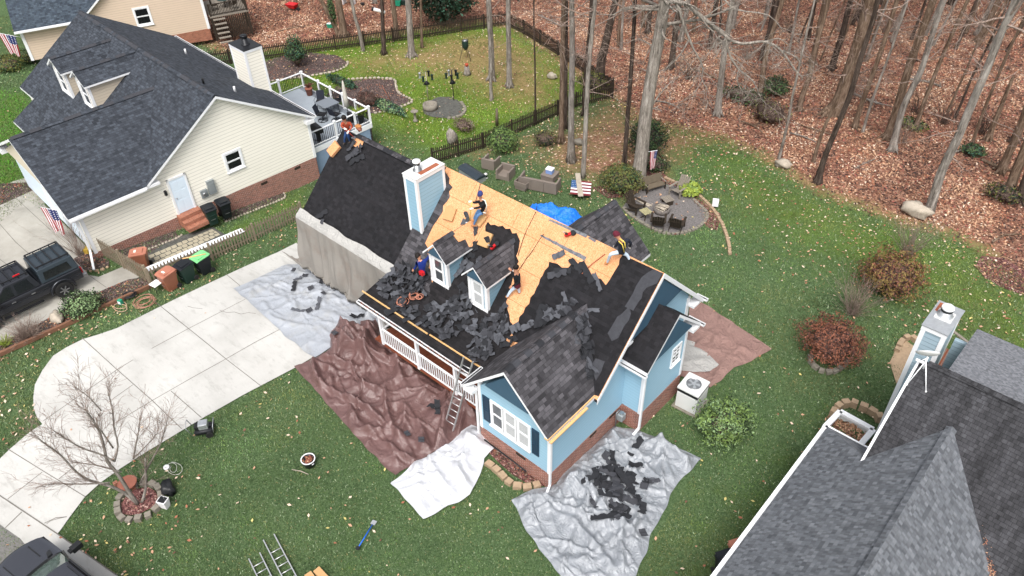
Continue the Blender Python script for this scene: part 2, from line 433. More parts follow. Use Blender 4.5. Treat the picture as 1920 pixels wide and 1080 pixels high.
@mat('concrete_old')
def _(k):
    p = k.obj(); n = k.noise(p, .5, 6, .65); c = k.ramp(n, (.3, (.25, .238, .21)), (.5, (.34, .325, .29)), (.75, (.42, .405, .37)))
    f = k.math('MULTIPLY_ADD', k.noise(p, 30, 3), .3, .85); c = k.mix(1., c, f, 'MULTIPLY'); return k.fin(c, .9)
@mat('joint')
def _(k): return k.fin(k.mix(k.noise(k.obj(), 3, 4), (.10, .095, .08), (.24, .22, .2)), .95)
@mat('mulch')
def _(k):
    p = k.obj(); v = k.vor(k.map(p, (1, 1.6, 1), (0, 0, .7)), 16.); f = k.sep(v)[0]
    c = k.ramp(f, (0, C(40, 34, 34)), (.5, C(74, 64, 63)), (.85, C(104, 90, 87)), (1, C(146, 128, 120)))
    c = k.mix(k.noise(p, 1.4, 4), c, k.mix(.3, c, C(96, 76, 70))); k.bump(f, 1., .03); return k.fin(c, .95)
@mat('mulch_red')
def _(k):
    p = k.obj(); v = k.vor(k.map(p, (1, 1.6, 1), (0, 0, .7)), 16.); f = k.sep(v)[0]
    c = k.ramp(f, (0, C(62, 38, 37)), (.5, C(104, 66, 64)), (.85, C(136, 94, 89)), (1, C(180, 150, 140)))
    k.bump(f, 1., .03); return k.fin(c, .95)
@mat('ground')
def _(k):
    p = k.obj(); at = k.n('Attribute', attribute_name='mask'); s = k.sep(at.outputs['Color'])
    edge = k.math('MULTIPLY_ADD', k.noise(p, .9, 6, .7), 1., -.5); fine = k.math('MULTIPLY_ADD', k.noise(p, 5., 5, .7), 1.2, -.6)
    leaf = k.math('ADD', s[0], k.math('ADD', k.math('MULTIPLY', edge, .45), k.math('MULTIPLY', fine, .55)))
    leaf = k.ramp(leaf, (.42, 0), (.58, 1.))
    yel = k.math('ADD', s[1], k.math('MULTIPLY', edge, .8))
    ga = k.ramp(k.noise(p, 14, 6, .75), (.28, C(44, 60, 38)), (.5, C(76, 97, 63)), (.74, C(118, 134, 98)))
    gb = k.ramp(k.noise(p, 12, 6, .75), (.28, C(44, 64, 18)), (.5, C(90, 114, 40)), (.74, C(142, 156, 78)))
    g = k.mix(k.ramp(yel, (.25, 0), (.8, 1.)), ga, gb)
    br = k.ramp(k.math('ADD', s[2], k.math('MULTIPLY', edge, .9)), (.35, 0), (.8, .85))
    g = k.mix(br, g, k.ramp(k.noise(p, 9, 6, .75), (.3, C(92, 80, 50)), (.55, C(146, 124, 88)), (.8, C(180, 156, 118))))
    v1 = k.vor(k.map(p, (1, 1.5, 1), (0, 0, .6)), 7.5); v2 = k.vor(k.map(p, (1.5, 1, 1), (0, 0, .2), (3, 1, 0)), 11.)
    f = k.math('ADD', k.math('MULTIPLY', k.sep(v1)[0], .55), k.math('MULTIPLY', k.sep(v2)[1], .45))
    lf = k.ramp(f, (0.05, C(60, 44, 38)), (.3, C(116, 84, 70)), (.6, C(154, 116, 97)), (.85, C(186, 150, 128)), (1, C(208, 182, 162)))
    hue = k.noise(p, .16, 5, .6); lf = k.mix(k.ramp(hue, (.4, 0), (.62, .65)), lf, k.mix(.4, lf, C(132, 72, 64)))
    lf = k.mix(k.ramp(k.noise(p, .3, 5, .6), (.5, 0), (.7, .6)), lf, k.mix(.4, lf, C(170, 128, 92)))
    c = k.mix(leaf, g, lf); k.bump(k.math('ADD', k.noise(p, 16, 5, .8), k.math('MULTIPLY', f, k.math('MULTIPLY', leaf, .8))), .9, .05)
    return k.fin(c, .95, 0, .1)
@mat('grass_blades')
def _(k):
    at = k.n('Attribute', attribute_name='mask'); n = k.noise(k.obj(), 22., 3)
    c = k.mix(1., at.outputs['Color'], k.math('MULTIPLY_ADD', n, .8, .6), 'MULTIPLY'); return k.fin(c, .7, 0, .25)
for nm, c in (('leaf_tan', (184, 146, 118)), ('leaf_rust', (154, 102, 78)), ('leaf_brown', (116, 82, 68)), ('leaf_pale', (214, 192, 170)), ('leaf_yellow', (196, 182, 116)), ('leaf_red', (146, 86, 76)), ('leaf_dark', (64, 48, 44))):
    simple(nm, C(*c), .8, var=.2, sc=2)
def bark(name, ca, cb, sc=1.):
    k = NB(name); p = k.obj(); n = k.noise(k.map(p, (6*sc, 6*sc, .9*sc)), 1.6, 6, .8); big = k.noise(p, .8, 4)
    c = k.ramp(n, (.36, tuple(x*.38 for x in ca)), (.5, ca), (.64, cb)); c = k.mix(k.ramp(big, (.42, 0), (.68, .35)), c, cb)
    k.bump(n, .9, .05); MATS[name] = k.fin(c, .95, 0, .1)
bark('bark_brown', C(104, 86, 72), C(146, 128, 112)); bark('bark_gray', C(122, 114, 106), C(168, 162, 155)); bark('bark_dark', C(66, 56, 50), C(104, 92, 84))
bark('bark_pale', C(134, 126, 117), C(178, 171, 162)); bark('bark_birch', C(126, 119, 112), C(170, 164, 157), .6); bark('twig', C(138, 120, 110), C(174, 156, 145)); bark('twig_dark', C(84, 70, 64), C(120, 104, 94))
for nm, c in (('fol_green', (70, 92, 56)), ('fol_green_light', (112, 136, 74)), ('fol_green_pale', (128, 152, 106)), ('fol_dark', (28, 42, 28)), ('fol_olive', (104, 106, 56)), ('fol_gold', (124, 104, 60)),
              ('fol_rust', (138, 88, 68)), ('fol_maroon', (108, 72, 62)), ('fol_maroon_dark', (66, 48, 46)), ('fol_bright', (140, 156, 66)), ('fol_bluegreen', (58, 92, 74)), ('fol_tan', (160, 132, 112))):
    simple(nm, C(*c), .7, var=.25, sc=3)
def tarp(name, ca, cb, rough=.35, sc=1., dirt=None, spec=.5, bumps=.9, metal=0):
    k = NB(name); p = k.obj(); n = k.noise(p, .7*sc, 5, .6, dist=.6); c = k.mix(n, ca, cb)
    if dirt: c = k.mix(k.ramp(k.noise(p, 1.1, 6, .7), (.5, 0), (.72, .55)), c, dirt)
    w1 = k.noise(k.map(p, (1, 1, 1), (0, 0, .5)), 2.1*sc, 5, .55, dist=1.4); w2 = k.noise(p, 8*sc, 4, .6, dist=.8)
    r = k.math('SUBTRACT', 1., k.math('ABSOLUTE', k.math('MULTIPLY_ADD', w1, 4., -2.)))
    k.bump(k.math('ADD', r, k.math('MULTIPLY', w2, .45)), bumps, .05); MATS[name] = k.fin(c, rough, metal, spec)
tarp('tarp_brown', C(86, 62, 60), C(116, 88, 85), .42, spec=.6, bumps=.45); tarp('tarp_silver', C(130, 134, 140), C(156, 160, 166), .34, spec=.7, bumps=.7, metal=.1); tarp('tarp_gray', C(146, 151, 159), C(164, 168, 175), .45, metal=0, dirt=C(160, 158, 152), bumps=.3)
tarp('tarp_white', C(182, 184, 189), C(200, 201, 206), .45, bumps=.3); tarp('tarp_canvas', C(126, 122, 117), C(140, 136, 130), .9, dirt=C(124, 110, 101), spec=.1, bumps=.22); tarp('tarp_blue', C(18, 104, 226), C(40, 140, 240), .35)
tarp('tarp_brown_matte', C(132, 104, 98), C(150, 122, 114), .7, spec=.2); tarp('tarp_off_white', C(160, 159, 156), C(176, 174, 171), .7, spec=.2)
# ---------------------------------------------------------------- ground
def Gv(px, py):
    px = np.asarray(px, float); py = np.asarray(py, float)
    D = (CM.T @ np.stack([(px-960)/FPX, -(py-540)/FPX, np.ones_like(px)])).T; z = np.zeros(len(px))
    for _ in range(10):
        t = (z-CH)/D[:, 2]; P = CO+D*t[:, None]; z = .5*z+.5*hz(P[:, 0], P[:, 1])
    t = (z-CH)/D[:, 2]; return CO+D*t[:, None]
def PX(P):                          # where a point shows in the photograph
    q = CM @ (np.asarray(P, float)-CO).T; return 960+FPX*q[0]/q[2], 540-FPX*q[1]/q[2]
def wpoly(pts): return np.array([G(*p)[:2] for p in pts])
def sdist(P, poly):                 # signed distance, positive inside
    x, y = P[:, 0], P[:, 1]; ins = np.zeros(len(P), bool); d = np.full(len(P), 1e9); n = len(poly)
    for i in range(n):
        a = poly[i]; b = poly[(i+1) % n]; e = b-a; w_ = P-a; t = np.clip((w_@e)/(e@e+1e-12), 0, 1)
        d = np.minimum(d, np.linalg.norm(w_-t[:, None]*e, axis=1))
        c = ((a[1] > y) != (b[1] > y)) & (x < (b[0]-a[0])*(y-a[1])/(b[1]-a[1]+1e-12)+a[0]); ins ^= c
    return np.where(ins, d, -d)
def soft(P, poly, w_): return np.clip(.5+.5*sdist(P, poly)/w_, 0, 1)
WOODS = wpoly([(1150,168),(1200,215),(1270,232),(1370,255),(1440,285),(1530,345),(1640,385),(1700,408),(1800,432),(1850,452),(1925,525),(2150,640),(2400,300),(2000,-250),(200,-250),(380,66),(430,93),(500,88),(640,70),(905,36),(975,48),(1045,98)])
LITTER = wpoly([(1150,168),(1085,225),(1000,262),(985,300),(1030,335),(1110,355),(1150,385),(1200,390),(1265,340),(1300,290),(1400,275),(1270,232),(1200,215)])
LITTER2 = wpoly([(830,285),(900,262),(960,250),(1040,235),(1080,240),(1040,330),(960,290),(880,300)])
BACK = wpoly([(480,175),(500,90),(640,70),(905,36),(975,48),(1045,98),(1150,168),(1000,225),(820,290),(700,240),(620,180)])
DRY = wpoly([(640,112),(720,92),(800,78),(870,62),(950,60),(1045,110),(1052,215),(960,200),(860,160),(760,138),(680,135)])
RIGHT = wpoly([(1250,240),(1370,255),(1530,345),(1700,408),(1850,452),(1925,525),(2100,700),(1900,760),(1700,560),(1500,480),(1400,420),(1300,330)])
LEFTLAWN = wpoly([(-80,165),(0,165),(60,170),(80,200),(75,240),(60,340),(0,360),(-80,380)])
CORNER = wpoly([(115,1000),(170,930),(230,900),(330,960),(300,1080),(260,1140),(180,1140)])
STRIP = wpoly([(0,672),(285,540),(440,470),(560,420),(570,440),(330,560),(150,645),(70,700),(60,760),(85,800),(0,850),(-60,700)])
SIDEYARD = wpoly([(390,440),(560,345),(600,335),(570,400),(420,460)])
def masks(P):
    n = len(P); leaf = soft(P, WOODS, 1.6); leaf = np.maximum(leaf, .50*soft(P, LITTER, 2.)); leaf = np.maximum(leaf, .3*soft(P, LITTER2, 1.))
    leaf = np.maximum(leaf, .30*soft(P, DRY, 3.)); leaf = np.maximum(leaf, .33*soft(P, STRIP, .3)); leaf = np.maximum(leaf, .33*soft(P, CORNER, 1.5))
    yel = .12+.75*soft(P, BACK, 2.)+.42*soft(P, RIGHT, 3.); yel = np.maximum(yel, .5*soft(P, LEFTLAWN, 1.)); yel = np.maximum(yel, .45*soft(P, SIDEYARD, .6))
    xr = ss(-9, -3, P[:, 0])*(1-ss(16, 30, P[:, 1])); yel = np.maximum(yel, .38*xr)
    brn = .78*soft(P, DRY, 3.)+.10*soft(P, BACK, 2.)+.8*soft(P, LITTER, 2.); e = soft(P, WOODS, 4.); brn = np.maximum(brn, .9*ss(.25, .5, e)*(leaf < .8))
    brn = np.maximum(brn, .6*soft(P, LITTER2, 1.))
    return leaf, np.clip(yel, 0, 1), np.clip(brn, 0, 1)
xs = np.concatenate([-np.geomspace(700, 110, 10), np.arange(-95, 25.01, .5), np.geomspace(35, 600, 9)])
ys = np.concatenate([-np.geomspace(500, 20, 10), np.arange(-14, 100.01, .5), np.geomspace(110, 700, 9)])
XX, YY = np.meshgrid(xs, ys); PP = np.stack([XX.ravel(), YY.ravel()], 1)
bumpz = np.array([MN.noise(Vector((x*.12, y*.12, 3)))*.12+MN.noise(Vector((x*.5, y*.5, 7)))*.03 for x, y in PP])
wd = soft(PP, WOODS, 3.)
ZZ = hz(PP[:, 0], PP[:, 1])-.02+bumpz*wd*1.2
lf, ye, br = masks(PP); nx = len(xs); ii = np.arange(len(ys)-1)[:, None]*nx+np.arange(nx-1)[None, :]; ii = ii.ravel()
FF = np.stack([ii, ii+1, ii+nx+1, ii+nx], 1)
gr = np_mesh('ground', np.column_stack([PP, ZZ]), FF, ['ground'], smooth=True, cols=np.column_stack([lf, ye, br, np.ones(len(PP))])); gr['kind'] = 'structure'
# flat sheets lying on the ground
def sheet(name, pts, matname, dz=.012, kind='structure', edge=None, world=False, parent=None, step=1.0):
    P = [np.array(p, float) for p in pts] if world else [G(*p) for p in pts]
    tris = tessellate_polygon([[Vector((p[0], p[1], 0)) for p in P]])
    bm = bmesh.new(); vs = [bm.verts.new((p[0], p[1], 0)) for p in P]
    for t in tris:
        try: bm.faces.new([vs[i] for i in t])
        except ValueError: pass
    for _ in range(5):
        es = [e for e in bm.edges if e.calc_length() > step*2]
        if not es: break
        bmesh.ops.subdivide_edges(bm, edges=es, cuts=1)
        bmesh.ops.triangulate(bm, faces=[f for f in bm.faces if len(f.verts) > 3])
    for v in bm.verts: v.co.z = float(hz(v.co.x, v.co.y))+dz
    bmesh.ops.recalc_face_normals(bm, faces=bm.faces)
    if bm.faces and sum(f.normal.z for f in bm.faces) < 0: bmesh.ops.reverse_faces(bm, faces=bm.faces)
    me = bpy.data.meshes.new(name); bm.to_mesh(me); bm.free(); me.materials.append(M(matname)); auto_uv(me)
    o = link_mesh(name, me, parent)
    if kind and parent is None: o['kind'] = kind
    return o
def smooth_path(pts, n=6):
    pts = [np.array(p, float) for p in pts]; out = []
    for i in range(len(pts)-1):
        p0 = pts[max(i-1, 0)]; p1 = pts[i]; p2 = pts[i+1]; p3 = pts[min(i+2, len(pts)-1)]
        for k in range(n):
            t = k/n; out.append(.5*((2*p1)+(-p0+p2)*t+(2*p0-5*p1+4*p2-p3)*t*t+(-p0+3*p1-3*p2+p3)*t**3))
    out.append(pts[-1]); return out
def strips(name, lines, wdt, matname, parent, dz=.02):
    mb = MB()
    for ln in lines:
        Q = [G(*p) for p in ln]
        for a, b in zip(Q[:-1], Q[1:]):
            d = (b-a)[:2]; d /= np.linalg.norm(d); s_ = np.array([-d[1], d[0], 0])*wdt/2; k = max(1, int(np.linalg.norm(b-a)/1.5))
            for i in range(k):
                p = a+(b-a)*i/k; q = a+(b-a)*(i+1)/k
                mb.poly([np.array([*(v[:2]), float(hz(v[0], v[1]))+dz]) for v in (p-s_, q-s_, q+s_, p+s_)])
    return mb.build(name, matname, parent)
DRIVE = [(556,456),(520,474),(460,500),(400,528),(330,561),(270,591),(220,616),(185,628),(155,637),(125,652),(100,668),(80,695),(66,722),(63,745),(64,768),(70,784),(80,796),(55,812),(20,842),(-40,900),(-40,905),(0,929),(55,965),(108,1002),(116,992),(130,972),(160,932),(190,905),(225,880),(280,845),(330,815),(380,785),(455,742),(550,692),(640,640),(760,600)]
dp = [G(*p) for p in DRIVE]; dp += [np.array([-20.8, 15.2, 0]), np.array([-27.0, 15.3, 0])]
drv = sheet('driveway', dp, 'concrete', .03, world=True)
strips('joint_line', [[(154,634),(220,694),(286,752),(341,805)],[(290,566),(354,617),(424,674),(490,725)],[(82,790),(220,694),(354,617),(460,562)],[(215,795),(286,752),(424,674),(480,642),(560,600)],[(212,749),(249,723),(250,722)],[(321,734),(378,784)],[(14,842),(75,880),(160,932)],[(80,886),(15,937)],[(151,867),(111,899)],[(424,515),(600,660)],[(84,982),(105,972),(126,970)]], .03, 'joint', drv, .036)
kb = sheet('kerb', [(-90,868),(0,930),(108,1002),(180,1052),(260,1108),(300,1160),(180,1160),(100,1085),(39,1011),(0,984),(-90,925)], 'concrete', .04)
strips('joint_line', [[(-60,888),(0,930),(108,1002),(220,1080)],[(42,961),(11,991)]], .04, 'joint', kb, .046)
sheet('street', [(-500,640),(-90,925),(0,984),(39,1011),(100,1085),(200,1200),(-400,1300),(-900,900)], 'asphalt', .026)
nd = sheet('neighbor_driveway', [(-160,470),(-60,430),(0,420),(28,402),(52,378),(70,372),(100,400),(140,440),(172,474),(150,500),(145,512),(185,520),(240,497),(262,520),(205,545),(150,572),(105,595),(60,618),(0,648),(-60,690),(-200,760)], 'concrete_old', .03)
strips('joint_line', [[(0,487),(60,530)],[(160,512),(200,540)],[(0,421),(30,455),(75,495)],[(33,375),(95,432)]], .03, 'joint', nd, .036)
sheet('path', [(0,358),(22,342),(62,330),(75,345),(90,380),(60,392),(28,415),(0,430)], 'concrete_old', .034)
sheet('mulch_bed', [(0,645),(60,615),(150,565),(240,525),(275,520),(290,537),(150,598),(0,665),(-60,690)], 'mulch', .036)
sheet('mulch_bed', [(215,472),(325,428),(336,446),(240,498),(225,490)], 'mulch', .02)
sheet('mulch_bed', [(424,402),(528,352),(533,370),(420,415)], 'mulch', .02)
sheet('mulch_bed', [(130,500),(140,485),(170,470),(205,490),(205,500),(180,506),(155,510)], 'mulch', .036)
sheet('mulch_bed', [(-20,350),(0,345),(55,343),(62,358),(0,386),(-20,390)], 'mulch', .04)
sheet('mulch_bed', [(480,160),(488,118),(530,104),(580,98),(632,104),(652,118),(640,130),(600,138),(565,146),(500,153)], 'mulch', .02)
sheet('mulch_bed', [(612,178),(640,155),(690,148),(738,150),(742,165),(770,190),(740,202),(705,212),(690,214),(640,190)], 'mulch', .02)
sheet('mulch_bed', [(912,845),(935,868),(960,890),(985,905),(1020,912),(1026,905),(960,855),(925,828)], 'mulch_red', .02)
sheet('mulch_bed', [(1828,500),(1840,480),(1880,484),(1925,510),(1960,560),(1925,556),(1880,540),(1845,520)], 'mulch_red', .02)
sheet('mulch_bed', [(1110,352),(1150,345),(1215,300),(1250,330),(1285,352),(1300,368),(1352,402),(1345,432),(1322,425),(1322,395),(1295,370),(1250,345),(1215,352),(1185,368),(1140,372)], 'mulch_red', .016)
sheet('gravel_patio', [(1168,388),(1180,372),(1205,355),(1240,345),(1270,350),(1290,362),(1305,380),(1322,396),(1325,408),(1312,424),(1290,434),(1262,438),(1235,434),(1208,420),(1182,402)], 'gravel', .03)
sheet('gravel_bed', [(792,205),(800,192),(822,182),(848,182),(864,192),(872,205),(862,218),(840,222),(812,220),(796,214)], 'gravel_dark', .02)
sheet('dirt_patch', [(1668,680),(1682,650),(1700,640),(1720,655),(1715,690),(1680,720)], 'stone_tan', .03)
fp = sheet('flagstone_path', [(283,506),(272,482),(300,462),(335,444),(398,426),(425,442),(380,462),(310,497)], 'gravel_dark', .022)
mb = MB()
A, B, Cc, D = G(290,500), G(278,480), G(398,430), G(415,441)
for i in range(12):
    for j in range(3):
        def q(u, v):
            u = min(max(u, 0), 1); p = (A*(1-v)+B*v)*(1-u)+(D*(1-v)+Cc*v)*u; return np.array([p[0], p[1], float(hz(p[0], p[1]))+.04])
        o_ = .04*(j % 2); rr = lambda: random.uniform(-.006, .006); rv = lambda: random.uniform(-.02, .02)
        mb.poly([q((i+.08)/12+o_+rr(), (j+.1)/3+rv()), q((i+.5)/12+o_, (j+.05)/3+rv()), q((i+.94)/12+o_+rr(), (j+.12)/3+rv()), q((i+.96)/12+o_, (j+.88)/3+rv()), q((i+.5)/12+o_, (j+.95)/3+rv()), q((i+.06)/12+o_+rr(), (j+.9)/3+rv())])
mb.build('flagstone', 'flagstone', fp)
strips('crack', [[(413,583),(425,587),(440,586),(452,590),(466,587),(480,589)],[(88,983),(97,977),(108,974),(124,970)],[(352,575),(362,578),(380,580)]], .025, 'joint', drv, .036)
# ---------------------------------------------------------------- building helpers
def WX(o, ux, n):
    o, ux, n = (np.array(a, float) for a in (o, ux, n)); return lambda p: o+ux*p[0]+np.array([0, 0, 1.])*p[1]+n*p[2]
def window(parent, o, ux, n, w, h, trim=.09, pane='glass', sash=True, sill=True, lab=None, mull=False):
    X = WX(o, ux, n); mb = MB(X); t = trim
    mb.box((-t, -t, 0), (0, h+t, .045)); mb.box((w, -t, 0), (w+t, h+t, .045)); mb.box((0, h, 0), (w, h+t, .045)); mb.box((0, -t, 0), (w, 0, .045))
    f = mb.build('window', 'white_paint', parent)
    if lab: f['label'] = lab
    mb = MB(X); s = .045
    if sash:
        for a, b, z in ((h/2, h, .03), (0, h/2, .02)):
            mb.box((0, a, .004), (s, b, z)); mb.box((w-s, a, .004), (w, b, z)); mb.box((s, a, .004), (w-s, a+s, z)); mb.box((s, b-s, .004), (w-s, b, z))
            if mull: mb.box((w/2-.012, a+s, .004), (w/2+.012, b-s, z)); mb.box((s, (a+b)/2-.012, .004), (w-s, (a+b)/2+.012, z))
        mb.build('sash', 'white_paint', f)
    MB(X).box((0, 0, -.02), (w, h, .008)).build('pane', pane, f)
    if sill: MB(X).box((-t*1.2, -t-.05, 0), (w+t*1.2, -t+.004, .08)).build('sill', 'white_paint', f)
    return f
def slab(parent, name, pts, top, side='white_paint', th=.14, n=None):
    v = (0, 0, -th) if n is None else -np.array(n, float)*th
    a = Vector(pts[1])-Vector(pts[0]); b = Vector(pts[2])-Vector(pts[1])
    if a.cross(b).z < 0 and n is None: pts = pts[::-1]
    return MB().prism(pts, v, side=1, bot=1).build(name, [top, side], parent)
def ridgecap(parent, a, b, mats, w=.17, dz=.02, step=.28, drop=.10):
    a, b = np.array(a, float), np.array(b, float); L = np.linalg.norm(b-a); d = (b-a)/L; s = np.cross(d, (0, 0, 1)); s /= np.linalg.norm(s); up_ = np.cross(s, d); k = int(L/step)
    mb = MB()
    for i in range(k):
        p = a+d*L*i/k; q = a+d*(L*(i+1.15)/k); mb.mi = random.randrange(len(mats)); z0, z1 = dz, dz+.015
        e = lambda P, z, sg: P+s*w*sg+up_*(z-drop)
        t0, t1 = p+up_*z0, q+up_*z1
        mb.poly([t0, e(p, z0, 1), e(q, z1, 1), t1][::-1]); mb.poly([t0, e(p, z0, -1), e(q, z1, -1), t1])
        mb.poly([t1, e(q, z1, 1), e(q, z1-.02, 1), t1-up_*.02]); mb.poly([t1, e(q, z1, -1), e(q, z1-.02, -1), t1-up_*.02])
    return mb.build('ridge_cap', mats, parent)
def gutter(parent, a, b, out, w=.12, h=.11, mat='white_paint', fill=True, name='gutter'):
    a, b, out = (np.array(x, float) for x in (a, b, out)); mb = MB(); z = np.array([0, 0, 1.])
    mb.prism([a, b, b+out*.01, a+out*.01], -z*h); mb.prism([a+out*w, b+out*w, b+out*(w+.02), a+out*(w+.02)], -z*h); mb.prism([a-z*(h-.01), b-z*(h-.01), b-z*(h-.01)+out*w, a-z*(h-.01)+out*w], -z*.01)
    for p in (a, b): mb.bar(p-z*h/2, p-z*h/2+out*w, .01, h)
    g = mb.build(name, mat, parent)
    if fill: MB().prism([a+out*.012-z*.045, b+out*.012-z*.045, b+out*(w-.002)-z*.045, a+out*(w-.002)-z*.045], -z*.03).build('gutter_fill', 'felt_dark', g)  # dark slab filling the gutter trough below its rim
    return g
def downspout(parent, pts, w=.08):
    mb = MB()
    for a, b in zip(pts[:-1], pts[1:]): mb.bar(a, b, w, w*.8)
    return mb.build('downspout', 'white_paint', parent)
def board(mb, a, b, w, t): mb.bar(a, b, w, t)
def chimney(parent, x0, x1, y0, y1, zb, zt, side, X=None, tm='white_paint', capw='white_dirty', trim=.1):
    c = MB(X).box((x0, y0, zb), (x1, y1, zt-.02)).build('chimney', side, parent)
    mb = MB(X); e = .02
    for x in (x0, x1):
        for y in (y0, y1):
            sx = 1 if x == x0 else -1; sy = 1 if y == y0 else -1
            mb.box((x-e*sx, y-e*sy, zb), (x+trim*sx, y+trim*sy, zt-.16))
    mb.box((x0-.03, y0-.03, zt-.16), (x1+.03, y1+.03, zt)); mb.build('corner_board', tm, c, split=True)
    MB(X).box((x0-.05, y0-.05, zt), (x1+.05, y1+.05, zt+.03)).build('chimney_cap', capw, c)
    return c
def flue(parent, c, r=.13, mat='gray_metal', h=.3, X=None, capr=1.35, capm='white_paint'):
    mb = MB(X); mb.lathe(c, [(r*1.5, 0), (r*1.5, .03), (r, .05), (r, h)], 18); f = mb.build('flue', mat, parent)
    MB(X).lathe((c[0], c[1], c[2]+h-.02), [(r*.9, 0), (r*1.1, 0), (r*1.1, .09), (r*.9, .09)], 18).build('flue_screen', 'black_metal', f)
    MB(X).lathe((c[0], c[1], c[2]+h+.07), [(r*capr, 0), (r*capr, .05), (r*capr*.9, .08), (.01, .09)], 18).build('flue_cap', capm, f)
# ================================================================ blue house
BX, BYF = -10.44, 12.92
bh = thing('blue_house', 'light blue house with half its roof stripped to bare boards', 'house', (-16, 16, 0))
RP = lambda x, y, dz=0.: np.array([x, y, y-12.15+dz])              # front slope of the main roof
RR = lambda x, y, dz=0.: np.array([x, y, 25.05-y+dz])
def rpx(px, py, dz=0.): return onpl((px, py), (0, -1, 1), (0, 0, -12.15+dz))
GW = {}
# walls
wb = MB()
wb.prism([(BX,12.92,.7),(BX,21.28,.7),(BX,21.28,3.55),(BX,18.6,6.2),(BX,15.25,2.9),(BX,12.92,2.9)], (-.12,0,0))       # right gable wall
wb.prism([(-13.75,12.92,.7),(BX-.12,12.92,.7),(BX-.12,12.92,2.9),(-12.2,12.92,4.55),(-13.75,12.92,2.9)], (0,.12,0))    # front wing gable
wb.box((-13.75,13.04,.7),(-13.63,15.3,2.9))
wb.box((-20.6,15.3,.5),(-13.75,15.42,2.95))                        # wall behind the porch
wb.box((-20.72,15.3,.0),(-20.6,21.4,2.95)); wb.prism([(-20.72,15.42,2.95),(-20.72,21.4,2.95),(-20.72,18.6,6.2)], (.12,0,0))
wb.box((-20.6,21.28,0),(BX-.12,21.4,3.2))
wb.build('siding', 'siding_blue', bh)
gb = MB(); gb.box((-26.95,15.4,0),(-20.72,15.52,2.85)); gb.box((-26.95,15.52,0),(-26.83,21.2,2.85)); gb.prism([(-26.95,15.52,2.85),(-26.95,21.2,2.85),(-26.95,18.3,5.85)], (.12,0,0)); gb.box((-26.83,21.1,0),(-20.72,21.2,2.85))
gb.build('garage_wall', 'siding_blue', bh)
fb = MB(); fb.box((BX-.5,12.9,-.3),(BX+.02,17.25,.7)); fb.box((-13.77,12.9,-.3),(BX-.5,13.4,.7)); fb.box((-13.77,13.4,-.3),(-13.4,15.3,.7)); fb.box((-20.6,15.25,-.3),(-13.77,15.32,.55)); fb.box((BX-.3,17.25,-.9),(BX+.02,21.3,.7))
fb.build('foundation', 'brick', bh)
vb = MB(); 
for y in (15.2, 16.4): vb.box((BX+.02,y,.58),(BX+.035,y+.38,.7))
vb.box((-12.0,12.885,.56),(-11.55,12.9,.69)); vb.build('foundation_vent', 'dark_wood', bh, split=True)
# bump-out
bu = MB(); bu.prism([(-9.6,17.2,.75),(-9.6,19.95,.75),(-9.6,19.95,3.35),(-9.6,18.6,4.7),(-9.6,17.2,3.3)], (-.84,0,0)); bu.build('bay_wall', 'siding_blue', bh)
MB().box((BX+.02,17.18,-.8),(-9.58,19.97,.75)).build('bay_foundation', 'brick', bh)
slab(bh, 'bay_roof', [(BX-.02,16.88,3.42),(-9.33,16.88,3.42),(-9.33,18.6,5.02),(BX-.02,18.6,5.02)], 'felt_dark')
slab(bh, 'bay_roof', [(BX-.02,18.6,5.02),(-9.33,18.6,5.02),(-9.33,20.4,3.35),(BX-.02,20.4,3.35)], 'felt_dark')
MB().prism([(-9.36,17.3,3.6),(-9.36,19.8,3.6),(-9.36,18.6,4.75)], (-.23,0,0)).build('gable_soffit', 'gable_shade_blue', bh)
# trim
tb = MB()
for x, y, z0, z1 in ((BX, 12.92, .7, 2.9), (-13.75, 12.92, .7, 3.2), (BX, 21.28, .7, 3.4)):
    tb.box((x-.1, y-.025, z0), (x+.025, y+.1, z1)) if x == BX and y < 15 else tb.box((x-.025, y-.025, z0), (x+.1, y+.06, z1)) if x < -13 else tb.box((x-.05, y-.1, z0), (x+.025, y+.14, z1))
tb.box((-9.65,19.85,.75),(-9.575,19.975,3.2)); tb.box((-9.7,17.175,.75),(-9.575,17.29,3.2))
tb.build('corner_board', 'white_paint', bh, split=True)
downspout(bh, [(-10.36,12.8,2.8),(-10.36,12.84,2.6),(-10.36,12.84,.25),(-10.3,12.6,.08)])
downspout(bh, [(-9.42,16.95,3.25),(-9.5,17.08,3.0),(-9.5,17.08,.15),(-9.55,16.8,-.05)], .09)
downspout(bh, [(-13.9,12.8,2.85),(-13.84,12.86,2.6),(-13.84,12.86,.2)])
# roofs
slab(bh, 'roof_deck', [RP(-20.9,15.1),RP(-10.15,15.1),RP(-10.15,18.6),RP(-20.9,18.6)], 'osb', 'torn_asphalt_dark')
slab(bh, 'rear_roof', [RR(-20.9,18.6),RR(-10.15,18.6),RR(-10.15,22.0),RR(-20.9,22.0)], 'shingle_old')
slab(bh, 'garage_roof', [RP(-27.25,15.06,-.1),RP(-20.9,15.06,-.1),(-20.9,18.32,6.07),(-27.25,18.32,6.07)], 'felt_dark')
slab(bh, 'garage_rear_roof', [(-27.25,18.32,6.07),(-20.9,18.32,6.07),(-20.9,21.6,2.8),(-27.25,21.6,2.8)], 'shingle_old')
ridgecap(bh, (-26.2,18.32,6.12), (-21.2,18.32,6.12), ['shingle_old', 'torn_asphalt_dark'], .16)
PR = lambda x, y, dz=0.: np.array([x, y, 2.58+(y-13.75)*.274+dz])
slab(bh, 'porch_roof', [PR(-21.1,13.42),PR(-13.9,13.42),PR(-13.9,15.12),PR(-21.0,15.12)], 'bare_course', 'white_paint', .1)
